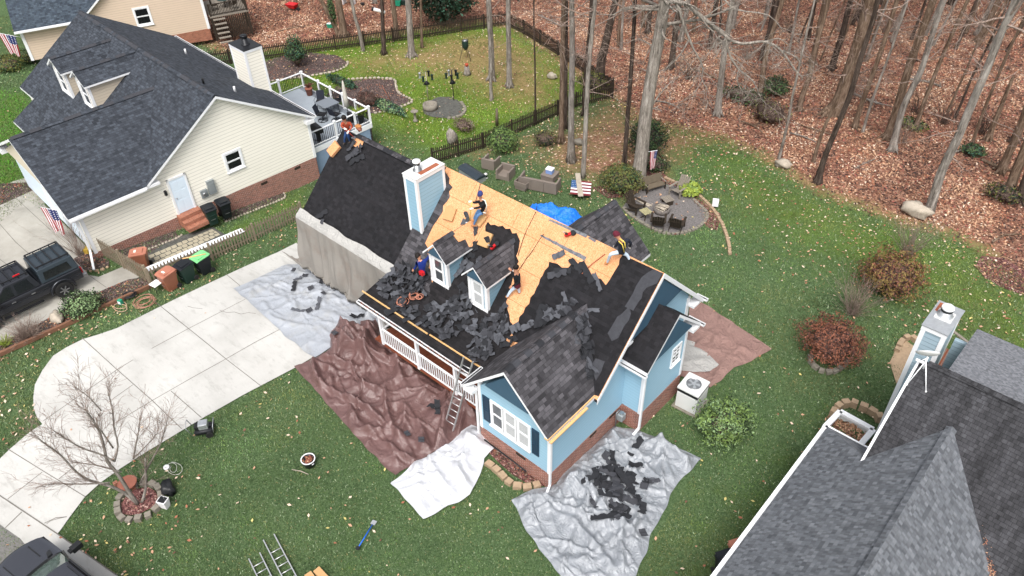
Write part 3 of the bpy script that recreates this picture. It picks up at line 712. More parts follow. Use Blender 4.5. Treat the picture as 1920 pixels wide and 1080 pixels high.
MB().bar((-21.2,13.76,2.63),(-17.3,13.76,2.63),.05,.045).bar((-17.2,13.78,2.635),(-14.3,13.8,2.64),.045,.045).build('fascia_board', 'raw_lumber', bh)
gt = gutter(bh, (-21.05,13.41,2.475), (-14.3,13.41,2.475), (0,-1,0), .11, .09, 'white_paint')
# front wing roof: centre line x=-12.2
WZ, WE = 4.92, 3.0
slab(bh, 'wing_roof', [(-12.2,12.62,WZ),(-10.28,12.62,WE),(-10.28,15.15,WE),(-10.42,15.29,WE+.14),(-12.2,17.07,WZ)], 'shingle_old')
slab(bh, 'wing_roof', [(-12.2,17.07,WZ),(-14.1,15.17,WE+.02),(-14.25,14.2,WE-.13),(-14.25,12.62,WE-.13),(-12.2,12.62,WZ)], 'shingle_old')
ridgecap(bh, (-12.2,12.7,WZ+.05), (-12.2,16.3,WZ+.05), ['shingle_old', 'torn_asphalt', 'torn_asphalt_dark'], .15)
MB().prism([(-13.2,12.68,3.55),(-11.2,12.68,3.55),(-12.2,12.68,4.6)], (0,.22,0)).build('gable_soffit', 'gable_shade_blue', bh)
MB().bar((-10.36,12.6,3.0),(-10.36,15.15,3.02),.16,.05).bar((-10.2,12.62,2.93),(-10.2,14.6,2.95),.1,.05).build('eave_board', 'raw_lumber', bh)
mb = MB(); mb.box((-14.25,12.62,2.62),(-13.8,12.95,2.78)); mb.build('eave_return', 'white_paint', bh, split=True)
gutter(bh, (-14.27,12.62,2.86), (-14.27,13.7,2.86), (-1,0,0), .1, .09)
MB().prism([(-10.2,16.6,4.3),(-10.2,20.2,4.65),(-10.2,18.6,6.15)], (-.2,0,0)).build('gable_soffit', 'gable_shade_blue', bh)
gutter(bh, (-10.5,22.0,3.02), (-10.0,22.0,3.02), (0,1,0), .12, .1); gutter(bh, (-9.9,20.4,3.3), (-9.2,20.4,3.3), (0,1,0), .12, .1)
MB().box((-10.5,21.3,2.95),(-10.15,22.0,3.05)).box((-9.9,19.95,3.1),(-9.35,20.4,3.24)).build('eave_return', 'white_paint', bh, split=True)
gutter(bh, (BX,16.86,3.32), (-9.3,16.86,3.32), (0,-1,0), .1, .09)
# rear wing
slab(bh, 'rear_wing_roof', [(-15.4,19.9,4.75),(-15.4,23.2,4.75),(-13.45,23.2,2.9),(-13.45,21.9,2.9)], 'shingle_old')
slab(bh, 'rear_wing_roof', [(-15.4,23.2,4.75),(-15.4,19.9,4.75),(-17.35,21.9,2.9),(-17.35,23.2,2.9)], 'shingle_old')
ridgecap(bh, (-15.4,20.2,4.8), (-15.4,23.1,4.8), ['shingle_old', 'torn_asphalt'], .15)
mb = MB(); mb.box((-17.15,21.4,-.3),(-13.65,22.95,2.85)); mb.prism([(-17.15,22.95,2.85),(-13.65,22.95,2.85),(-15.4,22.95,4.5)],(0,-.15,0)); mb.build('rear_wing_wall', 'siding_blue', bh)
# shingles still on the main slope
def field(name, pts, m, dz, jag=0, lab=None, side='torn_asphalt_dark', rp=rpx):
    P = [rp(*p) if len(p) == 2 else np.array(p, float) for p in pts]; Q = []
    for i in range(len(P)):
        a, b = P[i], P[(i+1) % len(P)]; L = np.linalg.norm(b-a); Q.append(a)
        if jag and L > .5 and not (min(a[0],b[0]) > -10.3 or max(a[0],b[0]) < -20.7 or (max(a[1],b[1]) < 15.15) or (min(a[1],b[1]) > 18.5) or (a[1] < 15.3 and b[1] < 15.3)):
            n = int(L/.17); nn = np.cross(b-a, (0, -.7, .7)); nn /= np.linalg.norm(nn)
            for k in range(1, n): Q.append(a+(b-a)*k/n+nn*(random.uniform(-1, 1)*jag+(jag*.8 if k % 2 else -jag*.8)))
    Q = [q+np.array([0, -.7, .7])*dz for q in Q]
    o = MB().prism(Q, (0, .7*.02, -.7*.02), side=1, bot=1).build(name, [m, side], bh)
    if lab: o['label'] = lab
    return o
E15 = lambda x: tuple(RP(x, 15.1)); RG = lambda x: tuple(RP(x, 18.58))
field('shingle_strip', [(833,320),(843,334),(842,344),(849,351),(838,378),(825,405),(812,424),(804,441),(797,456),(803,466),(806,492),(809,519),(812,550),E15(-18.6),E15(-20.92),tuple(RP(-20.92,16.4)),RG(-20.92),RG(-20.75)], 'shingle_old', .012, .05)
field('shingle_field', [(812,519),(842,541),(848,510),(905,440),(915,416),(969,437),(975,452),(972,470),(968,500),(960,528),(955,548),(948,570),(955,590),(964,612),E15(-14.4),E15(-18.6)], 'bare_course', .015, .05)
field('shingle_field', [(1030,491),(1046,495),(1060,508),(1075,492),(1090,500),(1106,515),(1111,520),(1127,523),(1136,535),(1142,527),(1155,505),(1168,478),RG(-10.17),tuple(RP(-10.17,15.2)),(1108,738),(1090,600),(1010,650),(958,640),(964,612),(985,577),(1006,540)], 'felt_dark', .015, .05)
field('shingle_patch', [RG(-10.2),(1226,505),(1214,512),(1204,520),(1194,535),(1187,551),(1178,566),(1172,575),(1188,583),(1197,568),(1213,540),tuple(RP(-10.2,18.3))], 'torn_asphalt', .036, .04)
field('shingle_patch', [(1180,575),(1165,590),(1158,594),(1148,612),(1140,625),(1148,640),(1160,634),(1171,612),(1184,588)], 'torn_asphalt', .038, .04)
field('shingle_patch', [(1118,672),(1108,685),(1104,692),(1113,700),(1118,714),(1124,704),(1135,678)], 'torn_asphalt', .038, .03)
field('tar_strip', [(1028,413),(1032,411),(1102,440),(1099,446)], 'shingle_gray_pale', .006, .01)
field('tar_strip', [(1012,442),(1016,440),(1100,482),(1096,489)], 'shingle_gray_pale', .006, .01)
field('tar_strip', [(1102,446),(1106,444),(1118,450),(1116,455)], 'shingle_gray_pale', .006, .01)
# two dormers
def dormer(cx, strip):
    d = MB().box((cx-.48,15.57,3.35),(cx+.48,15.62,4.86)).prism([(cx-.48,15.57,4.86),(cx+.48,15.57,4.86),(cx,15.57,5.3)],(0,.1,0)).prism([(cx-.48,15.57,3.4),(cx-.48,15.57,4.88),(cx-.48,17.02,4.88)],(.05,0,0)).prism([(cx+.48,15.57,3.4),(cx+.48,15.57,4.88),(cx+.48,17.02,4.88)],(-.05,0,0)).build('dormer', 'siding_blue_narrow', bh)
    mb = MB(); mb.box((cx-.5,15.545,3.38),(cx-.36,15.6,4.86)); mb.box((cx+.36,15.545,3.38),(cx+.5,15.6,4.86)); mb.box((cx-.5,15.53,3.34),(cx+.5,15.6,3.5)); mb.box((cx-.36,15.55,4.76),(cx+.36,15.6,4.87)); mb.box((cx+.42,15.6,3.5),(cx+.5,15.68,4.86)); mb.box((cx-.5,15.6,3.5),(cx-.42,15.68,4.86)); mb.build('corner_board', 'white_paint', d, split=True)
    window(d, (cx-.24,15.56,3.58), (1,0,0), (0,-1,0), .48, 1.08, .07, 'screen' if strip else 'glass')
    z, e, yf = 5.5, 4.82, 15.38
    rl = [(cx-.66,yf,e),(cx,yf,z),(cx,17.65,z),(cx-.66,16.97,e)]; rr_ = [(cx,yf,z),(cx+.66,yf,e),(cx+.66,16.97,e),(cx,17.65,z)]
    slab(d, 'dormer_roof', rl, 'shingle_old', th=.08); slab(d, 'dormer_roof', rr_, 'shingle_old', th=.08)
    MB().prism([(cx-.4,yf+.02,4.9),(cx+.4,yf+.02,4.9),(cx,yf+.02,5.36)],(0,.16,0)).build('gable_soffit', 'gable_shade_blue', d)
    return d
d1 = dormer(-18.35, False); d2 = dormer(-16.22, True)
n_ = np.array([.65, 0, .72]); n_ /= np.linalg.norm(n_)
mb = MB(); P = [(-18.33,16.35,5.5),(-18.02,16.42,5.18),(-17.98,16.75,5.14),(-17.75,16.7,4.9),(-17.69,16.95,4.84),(-18.33,17.6,5.5)]
mb.prism([np.array(p)+n_*.02 for p in P], -n_*.015).build('bare_dormer_deck', 'osb', d1)
ridgecap(d1, (-18.35,15.4,5.52), (-18.35,16.4,5.52), ['shingle_old', 'torn_asphalt'], .13); ridgecap(d2, (-16.22,15.4,5.52), (-16.22,17.6,5.52), ['shingle_old', 'torn_asphalt'], .13)
# chimney
ch = chimney(bh, -21.05, -20.33, 16.55, 18.05, 3.9, 7.0, 'siding_blue_narrow')
flue(ch, (-20.78, 17.05, 7.03), .125)
MB().box((-20.6,16.9,7.03),(-20.4,17.9,7.05)).build('rust_stain', 'rust', ch)
# windows on the gables
for i in range(3): window(bh, (-13.12+i*.62, 12.92, 1.35), (1,0,0), (0,-1,0), .5, 1.2, .07, 'screen' if i != 0 else 'glass', lab=None, sill=False)
MB().box((-13.25,12.85,1.2),(-11.3,12.92,1.28)).build('window_sill', 'white_paint', bh)
for x in (-13.56, -11.24):
    mb = MB(); mb.box((x,12.88,1.3),(x+.32,12.92,2.62)); 
    for a, b in ((1.36,1.9),(1.98,2.56)):
        mb.box((x+.03,12.87,a),(x+.07,12.88,b)); mb.box((x+.25,12.87,a),(x+.29,12.88,b)); mb.box((x+.07,12.87,a),(x+.25,12.88,a+.04)); mb.box((x+.07,12.87,b-.04),(x+.25,12.88,b))
    mb.build('shutter', 'blue_shutter', bh)
window(bh, (BX,17.12,4.0), (0,1,0), (1,0,0), .5, .72, .07, 'screen')
MB().prism([(-10.13,15.1,2.93),(-10.13,18.6,6.43),(-10.13,18.6,6.22),(-10.13,15.1,2.72)],(-.03,0,0)).build('rake_board','white_paint',bh)
MB().prism([(-10.13,18.6,6.43),(-10.13,22.0,3.03),(-10.13,22.0,2.82),(-10.13,18.6,6.22)],(-.03,0,0)).build('rake_board','white_paint',bh)
window(bh, (-9.6,19.05,1.95), (0,1,0), (1,0,0), .5, .8, .07, 'glass', mull=True)
# porch
pf = MB(); pf.box((-20.6,13.55,.38),(-13.78,15.3,.46)); pf.build('porch_floor', 'deck_board_red', bh)
mb = MB()
for i in range(34): x = -20.58+i*.2; mb.box((x,13.56,.46),(x+.185,15.28,.475))
mb.build('porch_board', 'deck_board_red', bh)
for x in (-20.05, -17.85, -15.7, -14.1): MB().box((x-.06,13.52,.46),(x+.06,13.64,2.42)).build('porch_post', 'white_paint', bh)
mb = MB()
for x0, x1 in ((-20.0,-17.9),(-17.8,-15.75),(-15.65,-14.6)):
    mb.box((x0,13.55,1.3),(x1,13.62,1.36)); mb.box((x0,13.56,.56),(x1,13.61,.61)); k = int((x1-x0)/.13)
    for i in range(k): x = x0+.06+i*.13; mb.box((x,13.565,.61),(x+.035,13.6,1.3))
mb.box((-20.05,13.6,1.3),(-19.98,15.3,1.36)); mb.box((-20.6,13.53,2.2),(-13.8,13.67,2.32)); mb.build('porch_railing', 'white_paint', bh)
MB().box((-18.2,15.25,.5),(-17.3,15.3,2.5)).build('front_door', 'white_paint', bh)
for x in (-16.3, -15.2, -19.6): window(bh, (x,15.3,1.1), (1,0,0), (0,-1,0), .7, 1.1)
# ================================================================ cream neighbour house, turned -3 degrees
NF = FR(-3.); U = -36.5
nh = thing('cream_house', 'cream sided house with dark gray shingle roof and two dormers', 'house', NF((-42, 14, 0)))
def nb(X=NF): return MB(NF)
def nslab(name, pts, top='shingle_neighbor', side='white_paint', th=.14): return slab(nh, name, [tuple(NF(np.array(p, float))) for p in pts], top, side, th)
S1 = .665; VA, ZA = 14.75, 5.72                                   # ridge
zf = lambda v: ZA-(VA-v)*S1; zr_ = lambda v: ZA-(v-VA)*.61
UL = -52.9
nslab('main_roof', [(U+.35,9.85,zf(9.85)),(U+.35,VA,ZA),(UL,VA,ZA),(UL,9.85,zf(9.85))])
nslab('rear_roof', [(U+.35,VA,ZA),(U+.35,19.95,zr_(19.95)),(UL,19.95,zr_(19.95)),(UL,VA,ZA)])
nslab('porch_roof', [(-41,9.85,zf(9.85)),(-50.6,9.85,zf(9.85)),(-50.6,8.3,zf(8.3)+.15),(-41,8.3,zf(8.3)+.15)])
# garage wing
GX, GZ, GE = -41.1, 4.95, 2.62
gs = (GZ-GE)/(U+.4-GX)
vj = VA-(ZA-GZ)/S1
vr = VA-(ZA-GE)/S1
nslab('garage_roof', [(GX,6.2,GZ),(U+.4,6.2,GE),(U+.4,vr,GE),(GX,vj,GZ)]); nslab('garage_roof', [(GX,vj,GZ),(2*GX-U-.4,vr,GE),(2*GX-U-.4,6.2,GE),(GX,6.2,GZ)])
nm = ['shingle_neighbor', 'torn_asphalt']
ridgecap(nh, NF((GX,6.3,GZ+.05)), NF((GX,vj,GZ+.05)), nm); ridgecap(nh, NF((U+.3,VA,ZA+.05)), NF((UL,VA,ZA+.05)), nm)
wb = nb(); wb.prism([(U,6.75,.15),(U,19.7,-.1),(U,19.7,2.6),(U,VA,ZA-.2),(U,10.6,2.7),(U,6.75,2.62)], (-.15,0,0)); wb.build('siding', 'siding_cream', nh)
wb = nb(); wb.prism([(U,6.5,2.55),(U-8.9,6.5,2.55),(GX,6.5,GZ-.25)][::-1], (0,.12,0)); wb.build('gable_wall', 'cream_wall', nh)
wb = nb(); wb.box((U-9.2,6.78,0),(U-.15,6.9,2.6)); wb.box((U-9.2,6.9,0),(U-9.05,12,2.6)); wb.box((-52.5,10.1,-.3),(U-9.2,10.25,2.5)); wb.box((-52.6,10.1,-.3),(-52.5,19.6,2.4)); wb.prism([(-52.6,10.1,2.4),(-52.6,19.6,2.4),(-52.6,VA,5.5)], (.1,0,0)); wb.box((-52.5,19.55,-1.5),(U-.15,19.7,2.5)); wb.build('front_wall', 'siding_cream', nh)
mb = nb(); mb.box((U-4.9,6.74,.05),(U-.75,6.78,2.2)); mb.build('garage_door', 'blue_door', nh)
mb = nb(); mb.box((U-9.0,6.74,.05),(U-5.5,6.78,2.2)); mb.build('garage_door', 'blue_door', nh)
mb = nb(); mb.prism([(U+.015,6.72,-.3),(U+.015,19.7,-1.7),(U+.015,19.7,-.1),(U+.015,6.72,.15)], (-.2,0,0)); mb.build('foundation', 'brick', nh)
mb = nb(); 
for v in (13.6, 16.0, 18.2): mb.box((U+.016,v,-.32),(U+.03,v+.4,-.17))
mb.build('foundation_vent', 'dark_wood', nh, split=True)
mb = nb(); mb.box((U-.08,6.7,.1),(U+.025,6.86,2.6)); mb.box((U-.08,19.58,-.1),(U+.025,19.74,2.55)); mb.build('corner_board', 'white_paint', nh, split=True)
mb = nb(); mb.prism([(U+.33,6.25,GE-.14),(U+.33,6.9,GE-.14),(U-.5,6.9,GE-.14),(U-.5,6.25,GE-.14)], (0,0,-.16)); mb.box((U-8.9,6.25,GE-.3),(U-9.7,6.75,GE-.1)); mb.build('eave_return', 'white_paint', nh, split=True)
mb = nb(); mb.box((U-.02,10.0,2.42),(U+.34,10.75,2.56)); mb.box((U-.02,19.4,2.2),(U+.34,19.9,2.4)); mb.build('eave_return', 'white_paint', nh, split=True)
gutter(nh, NF((U+.42,6.2,GE-.02)), NF((U+.42,10.0,GE-.02)), NF(np.array([1.,0,0])), .12, .1, fill=False)
gutter(nh, NF((U+.3,19.98,zr_(19.95)-.02)), NF((UL,19.98,zr_(19.95)-.02)), NF(np.array([0,1.,0])), .12, .1)
gutter(nh, NF((-46.2,9.83,zf(9.85))), NF((-50.4,8.28,zf(8.3)+.1)), NF(np.array([0,-1.,0])), .1, .1) if False else None
downspout(nh, [NF((U+.48,6.6,2.5)), NF((U+.1,6.55,2.3)), NF((U+.1,6.55,.45)), NF((U+1.2,6.15,.1))], .1)
dr = nb().box((U,11.23,.22),(U+.05,12.07,2.2)).build('side_door', 'blue_door', nh)
mb = nb(); mb.box((U,11.13,.18),(U+.07,11.23,2.3)); mb.box((U,12.07,.18),(U+.07,12.17,2.3)); mb.box((U,11.13,2.2),(U+.07,12.17,2.3)); mb.build('door_frame', 'white_paint', dr)
mb = nb()
for a, b in ((.4,.95),(1.05,1.5),(1.6,2.05)):
    for v in (11.33, 11.69): mb.box((U+.05,v,a),(U+.058,v+.28,b))
mb.build('door_panel', 'blue_door', dr)
nb().ball((U+.09,11.33,1.15), .04, 8).build('door_handle', 'gray_metal', dr)
window(nh, NF((U,14.45,1.35)), NF(np.array([0,1.,0])), NF(np.array([1.,0,0])), .85, .95, .1, 'dark_glass')
mb = nb()
for i in range(3): mb.box((U+.02,11.05-.0,.02-.2*i-.02),(U+.45+.32*i,12.25,.2-.2*i))
mb.build('brick_step', 'brick_step', nh)
nb().box((U,10.85,1.55),(U+.14,10.97,1.8)).build('wall_lamp', 'black_metal', nh)
e = nb().box((U,13.05,.55),(U+.16,13.45,1.35)).box((U+.16,13.12,.7),(U+.18,13.38,1.2)).build('electric_box', 'meter_gray', nh)
nb().box((U,12.6,.5),(U+.1,12.98,.95)).build('electric_meter', 'meter_gray', nh)
mb = nb(); mb.X = (lambda p: NF(np.array([U+.1+p[2], 12.79+p[0], .73+p[1]]))); mb.lathe((0,0,0), [(.12,0),(.12,.06),(.09,.1)], 14); mb.build('meter_dial', 'gray_metal', nh)
# dormers of the neighbour
def ndormer(u, vfront):
    zb = zf(vfront); hh = 1.6; ze = zb+hh; w_ = .78
    vb_ = VA-(ZA-ze)/S1
    d = nb().box((u-w_,vfront,zb-.05),(u+w_,vfront+.06,ze)).prism([(u-w_,vfront,ze),(u+w_,vfront,ze),(u,vfront,ze+.5)],(0,.08,0)).prism([(u+w_,vfront,zb),(u+w_,vb_,ze),(u+w_,vfront,ze)],(-.06,0,0)).prism([(u-w_,vfront,zb),(u-w_,vb_,ze),(u-w_,vfront,ze)],(.06,0,0)).build('dormer', 'siding_beige', nh)
    mb = nb(); mb.box((u-w_-.02,vfront-.03,zb-.03),(u-w_+.16,vfront+.04,ze)); mb.box((u+w_-.16,vfront-.03,zb-.03),(u+w_+.02,vfront+.1,ze)); mb.box((u-w_,vfront-.04,zb-.05),(u+w_,vfront+.03,zb+.12)); mb.box((u-w_,vfront-.02,ze-.12),(u+w_,vfront+.03,ze)); mb.build('corner_board', 'white_paint', d, split=True)
    window(d, NF((u-.36,vfront,zb+.2)), NF(np.array([1.,0,0])), NF(np.array([0,-1.,0])), .72, 1.15, .08, 'glass')
    zz = ze+.62; e = ze-.02; vb2 = VA-(ZA-zz)/S1; vb3 = VA-(ZA-e)/S1; vf = vfront-.22
    for sgn in (1, -1):
        P = [NF((u+sgn*(w_+.2),vf,e)), NF((u,vf,zz)), NF((u,vb2,zz)), NF((u+sgn*(w_+.2),vb3,e))]
        slab(d, 'dormer_roof', P if sgn < 0 else P[::-1], 'shingle_neighbor', th=.1)
    ridgecap(d, NF((u,vf+.05,zz+.04)), NF((u,vb2-.1,zz+.04)), nm, .14)
ndpos = []
for (px0, py0) in ((128,176), (171,201)):
    q = onpl((px0, py0), tuple(NF(np.array([0, -S1, 1.]))), tuple(NF(np.array([0, VA, ZA])))); f_ = toF(q, -3.); ndpos.append((f_[0], f_[1]))
for u_, v_ in ndpos: ndormer(u_, v_)
c = chimney(nh, -42.5, -40.85, 19.0, 20.1, 2.0, 5.3, 'siding_cream', NF, capw='black_metal')
flue(c, (-41.6, 19.55, 5.33), .17, 'black_metal', .4, NF, 1.25, 'black_metal')
for (px, py, m_) in ((349,101,'white_paint'),(441,172,'white_paint'),(382,157,'black_metal')):
    q = onpl((px, py), tuple(NF(np.array([0, .61, 1.]))), tuple(NF(np.array([0, VA, ZA])))); MB().lathe(q+np.array([0,0,-.05]), [(.06,0),(.06,.35),(.05,.36)], 10).build('vent_pipe', m_, nh)
# deck of the neighbour
dk = thing('deck', 'raised gray board deck with white railing behind the cream house', 'deck', NF((-40, 22, 0)))
DZ = .25; dA, dB, dC, dD = [toF(onz(p, DZ), -3.) for p in ((582,172),(700,228),(590,268),(505,182))]
x0, x1, y0, y1 = -44.2, dB[0], 19.75, (dA[1]+dB[1])/2
mb = nb(); n = int((y1-y0)/.14)
for i in range(n): mb.mi = 1 if (i > n-4 or i < 2) else 0; mb.box((x0,y0+i*(y1-y0)/n,DZ-.03),(x1,y0+(i+1)*(y1-y0)/n-.008,DZ))
mb.build('deck_board', ['deck_gray', 'deck_gray_dark'], dk)
mb = nb(); mb.box((x0,y1,DZ-.32),(x1+.03,y1+.04,DZ-.0)); mb.box((x1,y0,DZ-.32),(x1+.04,y1,DZ-.0)); mb.build('rim_board', 'white_paint', dk)
mb = nb(); mb.box((x1-.02,y0,-1.6),(x1-.0,y1-.1,DZ-.32)); mb.build('skirt', 'blue_lattice', dk)
for v in (y0+.1, (y0+y1)/2, y1-.1): nb().box((x1-.14,v-.07,-1.7),(x1+.0,v+.07,DZ-.3)).build('support_post', 'dark_wood', dk)
posts = [(x1-.05, y0+(y1-y0)*t) for t in (.02, .42, .75, 1)]+[(x1-.05+(x0-x1)*t, y1-.05) for t in (.18, .36, .54, .72, .98)]+[(x0+.05, y1-.05-(y1-y0)*t) for t in (.4, .75)]
for (a, b) in posts: nb().box((a-.055,b-.055,DZ),(a+.055,b+.055,DZ+1.05)).box((a-.08,b-.08,DZ+1.05),(a+.08,b+.08,DZ+1.1)).build('railing_post', 'white_paint', dk)
mb = nb(); bl = nb()
for (a, b) in (((x1-.05,y0),(x1-.05,y1-.05)),((x1-.05,y1-.05),(x0+.05,y1-.05)),((x0+.05,y1-.05),(x0+.05,y0))):
    mb.bar((*a,DZ+.98),(*b,DZ+.98),.09,.05); mb.bar((*a,DZ+.12),(*b,DZ+.12),.05,.05); L = math.hypot(b[0]-a[0], b[1]-a[1]); k = int(L/.125)
    for i in range(1, k): x = a[0]+(b[0]-a[0])*i/k; y = a[1]+(b[1]-a[1])*i/k; bl.box((x-.012,y-.012,DZ+.14),(x+.012,y+.012,DZ+.96))
mb.build('railing', 'white_paint', dk, split=True); bl.build('baluster', 'black_metal', dk)
# ================================================================ tan house
TF = FR(-22.); th_ = thing('tan_house', 'tan sided house with bluish gray roof beyond the cream house', 'house', TF((-66, -2, 0)))
X0 = -64.3; zt = 0.
def tb_(): return MB(TF)
def tslab(name, pts, th=.15): return slab(th_, name, [tuple(TF(np.array(p, float))) for p in pts], 'shingle_tan_house', 'white_paint', th)
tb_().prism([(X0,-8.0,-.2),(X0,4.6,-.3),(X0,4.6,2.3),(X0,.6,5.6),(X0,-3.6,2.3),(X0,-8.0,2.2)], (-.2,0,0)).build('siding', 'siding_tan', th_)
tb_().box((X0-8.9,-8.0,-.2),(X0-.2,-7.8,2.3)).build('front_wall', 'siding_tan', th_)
tb_().prism([(X0+.02,-3,-.9),(X0+.02,4.6,-1.2),(X0+.02,4.6,-.28),(X0+.02,-3,-.26)],(-.2,0,0)).build('foundation', 'brick_step', th_)
tslab('garage_roof', [(X0+.4,-8.35,2.15),(X0+.4,-3.6,2.15),(X0-4.5,-.6,5.0),(X0-4.5,-8.35,5.0)])
tslab('garage_roof', [(X0-4.5,-8.35,5.0),(X0-4.5,-.6,5.0),(X0-9.3,-3.6,2.15),(X0-9.3,-8.35,2.15)])
tslab('main_roof', [(X0+.35,-3.75,2.3),(X0+.35,.6,5.75),(X0-14,.6,5.75),(X0-14,-3.75,2.3)])
tslab('main_roof', [(X0+.35,.6,5.75),(X0+.35,4.9,2.3),(X0-14,4.9,2.3),(X0-14,.6,5.75)])
tb_().box((X0-.05,-8.1,-.2),(X0+.04,-7.9,2.2)).box((X0-.05,4.45,-.3),(X0+.04,4.65,2.3)).build('corner_board', 'white_paint', th_, split=True)
window(th_, TF((X0,-.3,.95)), TF(np.array([0,1.,0])), TF(np.array([1.,0,0])), .95, 1.15, .12, 'dark_glass', sash=True)
tb_().box((X0+.02,-1.2,-.6),(X0+.04,-.8,-.45)).box((X0+.02,1.2,-.6),(X0+.04,1.6,-.45)).build('foundation_vent', 'dark_wood', th_, split=True)
gutter(th_, TF((X0+.42,-8.35,2.14)), TF((X0+.42,-3.7,2.14)), TF(np.array([1.,0,0])), .12, .12, fill=False)
dd = thing('wooden_deck', 'old dark wooden deck with stairs at the corner of the tan house', 'deck', TF((X0-1, 6.3, 0)))
tb_().box((X0-3.5,4.8,.55),(X0+.3,7.8,.65)).build('deck_floor', 'old_wood_gray', dd)
mb = tb_()
for x, y in ((X0-3.4,7.7),(X0+.2,7.7),(X0+.2,4.9),(X0-1.6,7.7)): mb.box((x-.06,y-.06,-1.3),(x+.06,y+.06,1.6))
mb.build('deck_post', 'dark_wood', dd)
mb = tb_()
for a, b in (((X0-3.4,7.7),(X0+.2,7.7)),((X0+.2,7.7),(X0+.2,4.9))):
    mb.bar((*a,1.55),(*b,1.55),.12,.05); mb.bar((*a,.75),(*b,.75),.06,.05)
    for i in range(1,24): x = a[0]+(b[0]-a[0])*i/24; y = a[1]+(b[1]-a[1])*i/24; mb.box((x-.02,y-.02,.75),(x+.02,y+.02,1.55))
for i in range(20): mb.box((X0+.25,4.9+i*.145,-1.2),(X0+.28,5.0+i*.145,.55))
mb.build('railing', 'dark_wood', dd, split=True)
mb = tb_()
for i in range(6): mb.box((X0+.3+.25*i,5.0,.4-.27*i),(X0+.56+.25*i,5.9,.45-.27*i))
mb.build('stairs', 'old_wood_gray', dd)
# ================================================================ gray roofed house at the right
gh = thing('gray_house', 'house with weathered gray and streaked black roof beside a tall chimney', 'house', (2, 18, 0))
XE, XR2, ZE2, ZR2 = -3.72, -.52, 2.7, 5.26
fy = lambda z: 17.7+(z-3.9)/.81
slab(gh, 'wing_roof', [(XE,6.0,ZE2),(XR2,6.0,ZR2),(XR2,fy(ZR2),ZR2),(-2.15,fy(3.94)+.0,3.94),(-2.15,17.88,3.93),(XE,19.4,ZE2)], 'shingle_gray')
slab(gh, 'wing_roof', [(XE,19.4,ZE2),(-2.15,17.88,3.93),(-2.15,19.4,ZE2)], 'shingle_gray_pale')
slab(gh, 'wing_roof', [(XR2,6.0,ZR2),(2.7,6.0,ZE2),(2.7,fy(ZE2),ZE2),(XR2,fy(ZR2),ZR2)], 'shingle_gray')
ridgecap(gh, (XR2,6.0,ZR2+.06), (XR2,fy(ZR2)-.1,ZR2+.06), ['shingle_gray'], .15, step=.26, dz=.0)
slab(gh, 'main_roof', [(-2.12,fy(2.75),2.75),(12,fy(2.75),2.75),(12,20.5,6.15),(-2.12,20.5,6.15)], 'shingle_streaked')
slab(gh, 'rear_roof', [(-1.35,20.5,6.13),(12,20.5,6.13),(12,24.1,5.3),(-1.35,24.1,5.3)], 'shingle_gray_pale')
slab(gh, 'rear_roof', [(-2.12,20.5,6.15),(-1.35,20.5,6.15),(-1.35,23.5,3.6),(-2.12,23.5,3.6)], 'shingle_streaked')
ridgecap(gh, (-1.9,20.5,6.2), (9,20.5,6.2), ['shingle_streaked'], .13)
mb = MB(); mb.box((-3.45,6.2,0),(2.4,16.4,2.7)); mb.prism([(-1.9,16.2,0),(-1.9,23.3,0),(-1.9,23.3,3.6),(-1.9,20.5,5.95),(-1.9,16.2,2.5)],(.15,0,0)); mb.box((-1.75,23.2,0),(11,23.35,5.2)); mb.prism([(-3.45,16.4,0),(-1.9,16.4,0),(-1.9,16.4,3.4),(-3.45,16.4,2.7)],(0,.1,0)); mb.build('siding', 'siding_grayblue', gh)
gutter(gh, (XE-.02,6.0,ZE2-.01), (XE-.02,19.35,ZE2-.01), (-1,0,0), .1, .1, fill=False)
mb = MB(); mb.bar((-2.15,fy(3.8),3.72),(-2.15,20.5,6.08),.07,.2); mb.bar((-3.72,19.44,2.62),(-2.15,19.44,2.62),.1,.12); mb.build('rake_board', 'white_paint', gh)
gc = chimney(gh, -2.62, -1.9, 22.0, 23.45, 0, 6.2, 'siding_grayblue', capw='galvanised', trim=.12)
MB().box((-2.6,22.9,6.23),(-2.4,23.4,6.236)).build('rust_stain', 'rust', gc)
flue(gc, (-2.27, 22.85, 6.24), .17, 'galvanised', .22, None, 1.15)
MB().box((-2.52,22.55,6.232),(-2.0,23.1,6.25)).build('flashing', 'white_dirty', gc)
MB().bar((-2.66,20.6,5.9),(-2.66,22.0,6.1),.06,.06).build('chimney_flashing', 'white_paint', gh) if False else None
# ---------------------------------------------------------------- fallen leaves and grass
ZON = {k: wpoly(v) for k, v in dict(drive=DRIVE, nd=[(-60,430),(0,420),(52,378),(140,440),(172,474),(150,500),(145,512),(185,520),(240,497),(262,520),(205,545),(105,595),(0,648),(-60,690)],
   patio=[(1168,388),(1205,355),(1270,350),(1322,396),(1312,424),(1262,438),(1208,420)], path=[(283,506),(272,482),(335,444),(398,426),(425,442),(310,497)], kerb=[(-90,868),(0,930),(108,1002),(260,1108),(180,1160),(39,1011),(-90,925)],
   t1=[(551,690),(735,893),(900,800),(870,700),(700,600),(620,650)], t2=[(962,940),(1050,1078),(1190,1078),(1310,862),(1200,805),(1080,850)], t3=[(732,908),(795,976),(925,850),(890,800)], t4=[(1270,730),(1330,725),(1440,655),(1300,570)],
   bed1=[(480,160),(530,104),(632,104),(652,118),(600,138),(500,153)], bed2=[(612,178),(690,148),(738,150),(770,190),(705,212),(690,214)], ring=[(792,205),(822,182),(864,192),(862,218),(812,220)], dp=[(1668,680),(1700,640),(1715,690)]).items()}
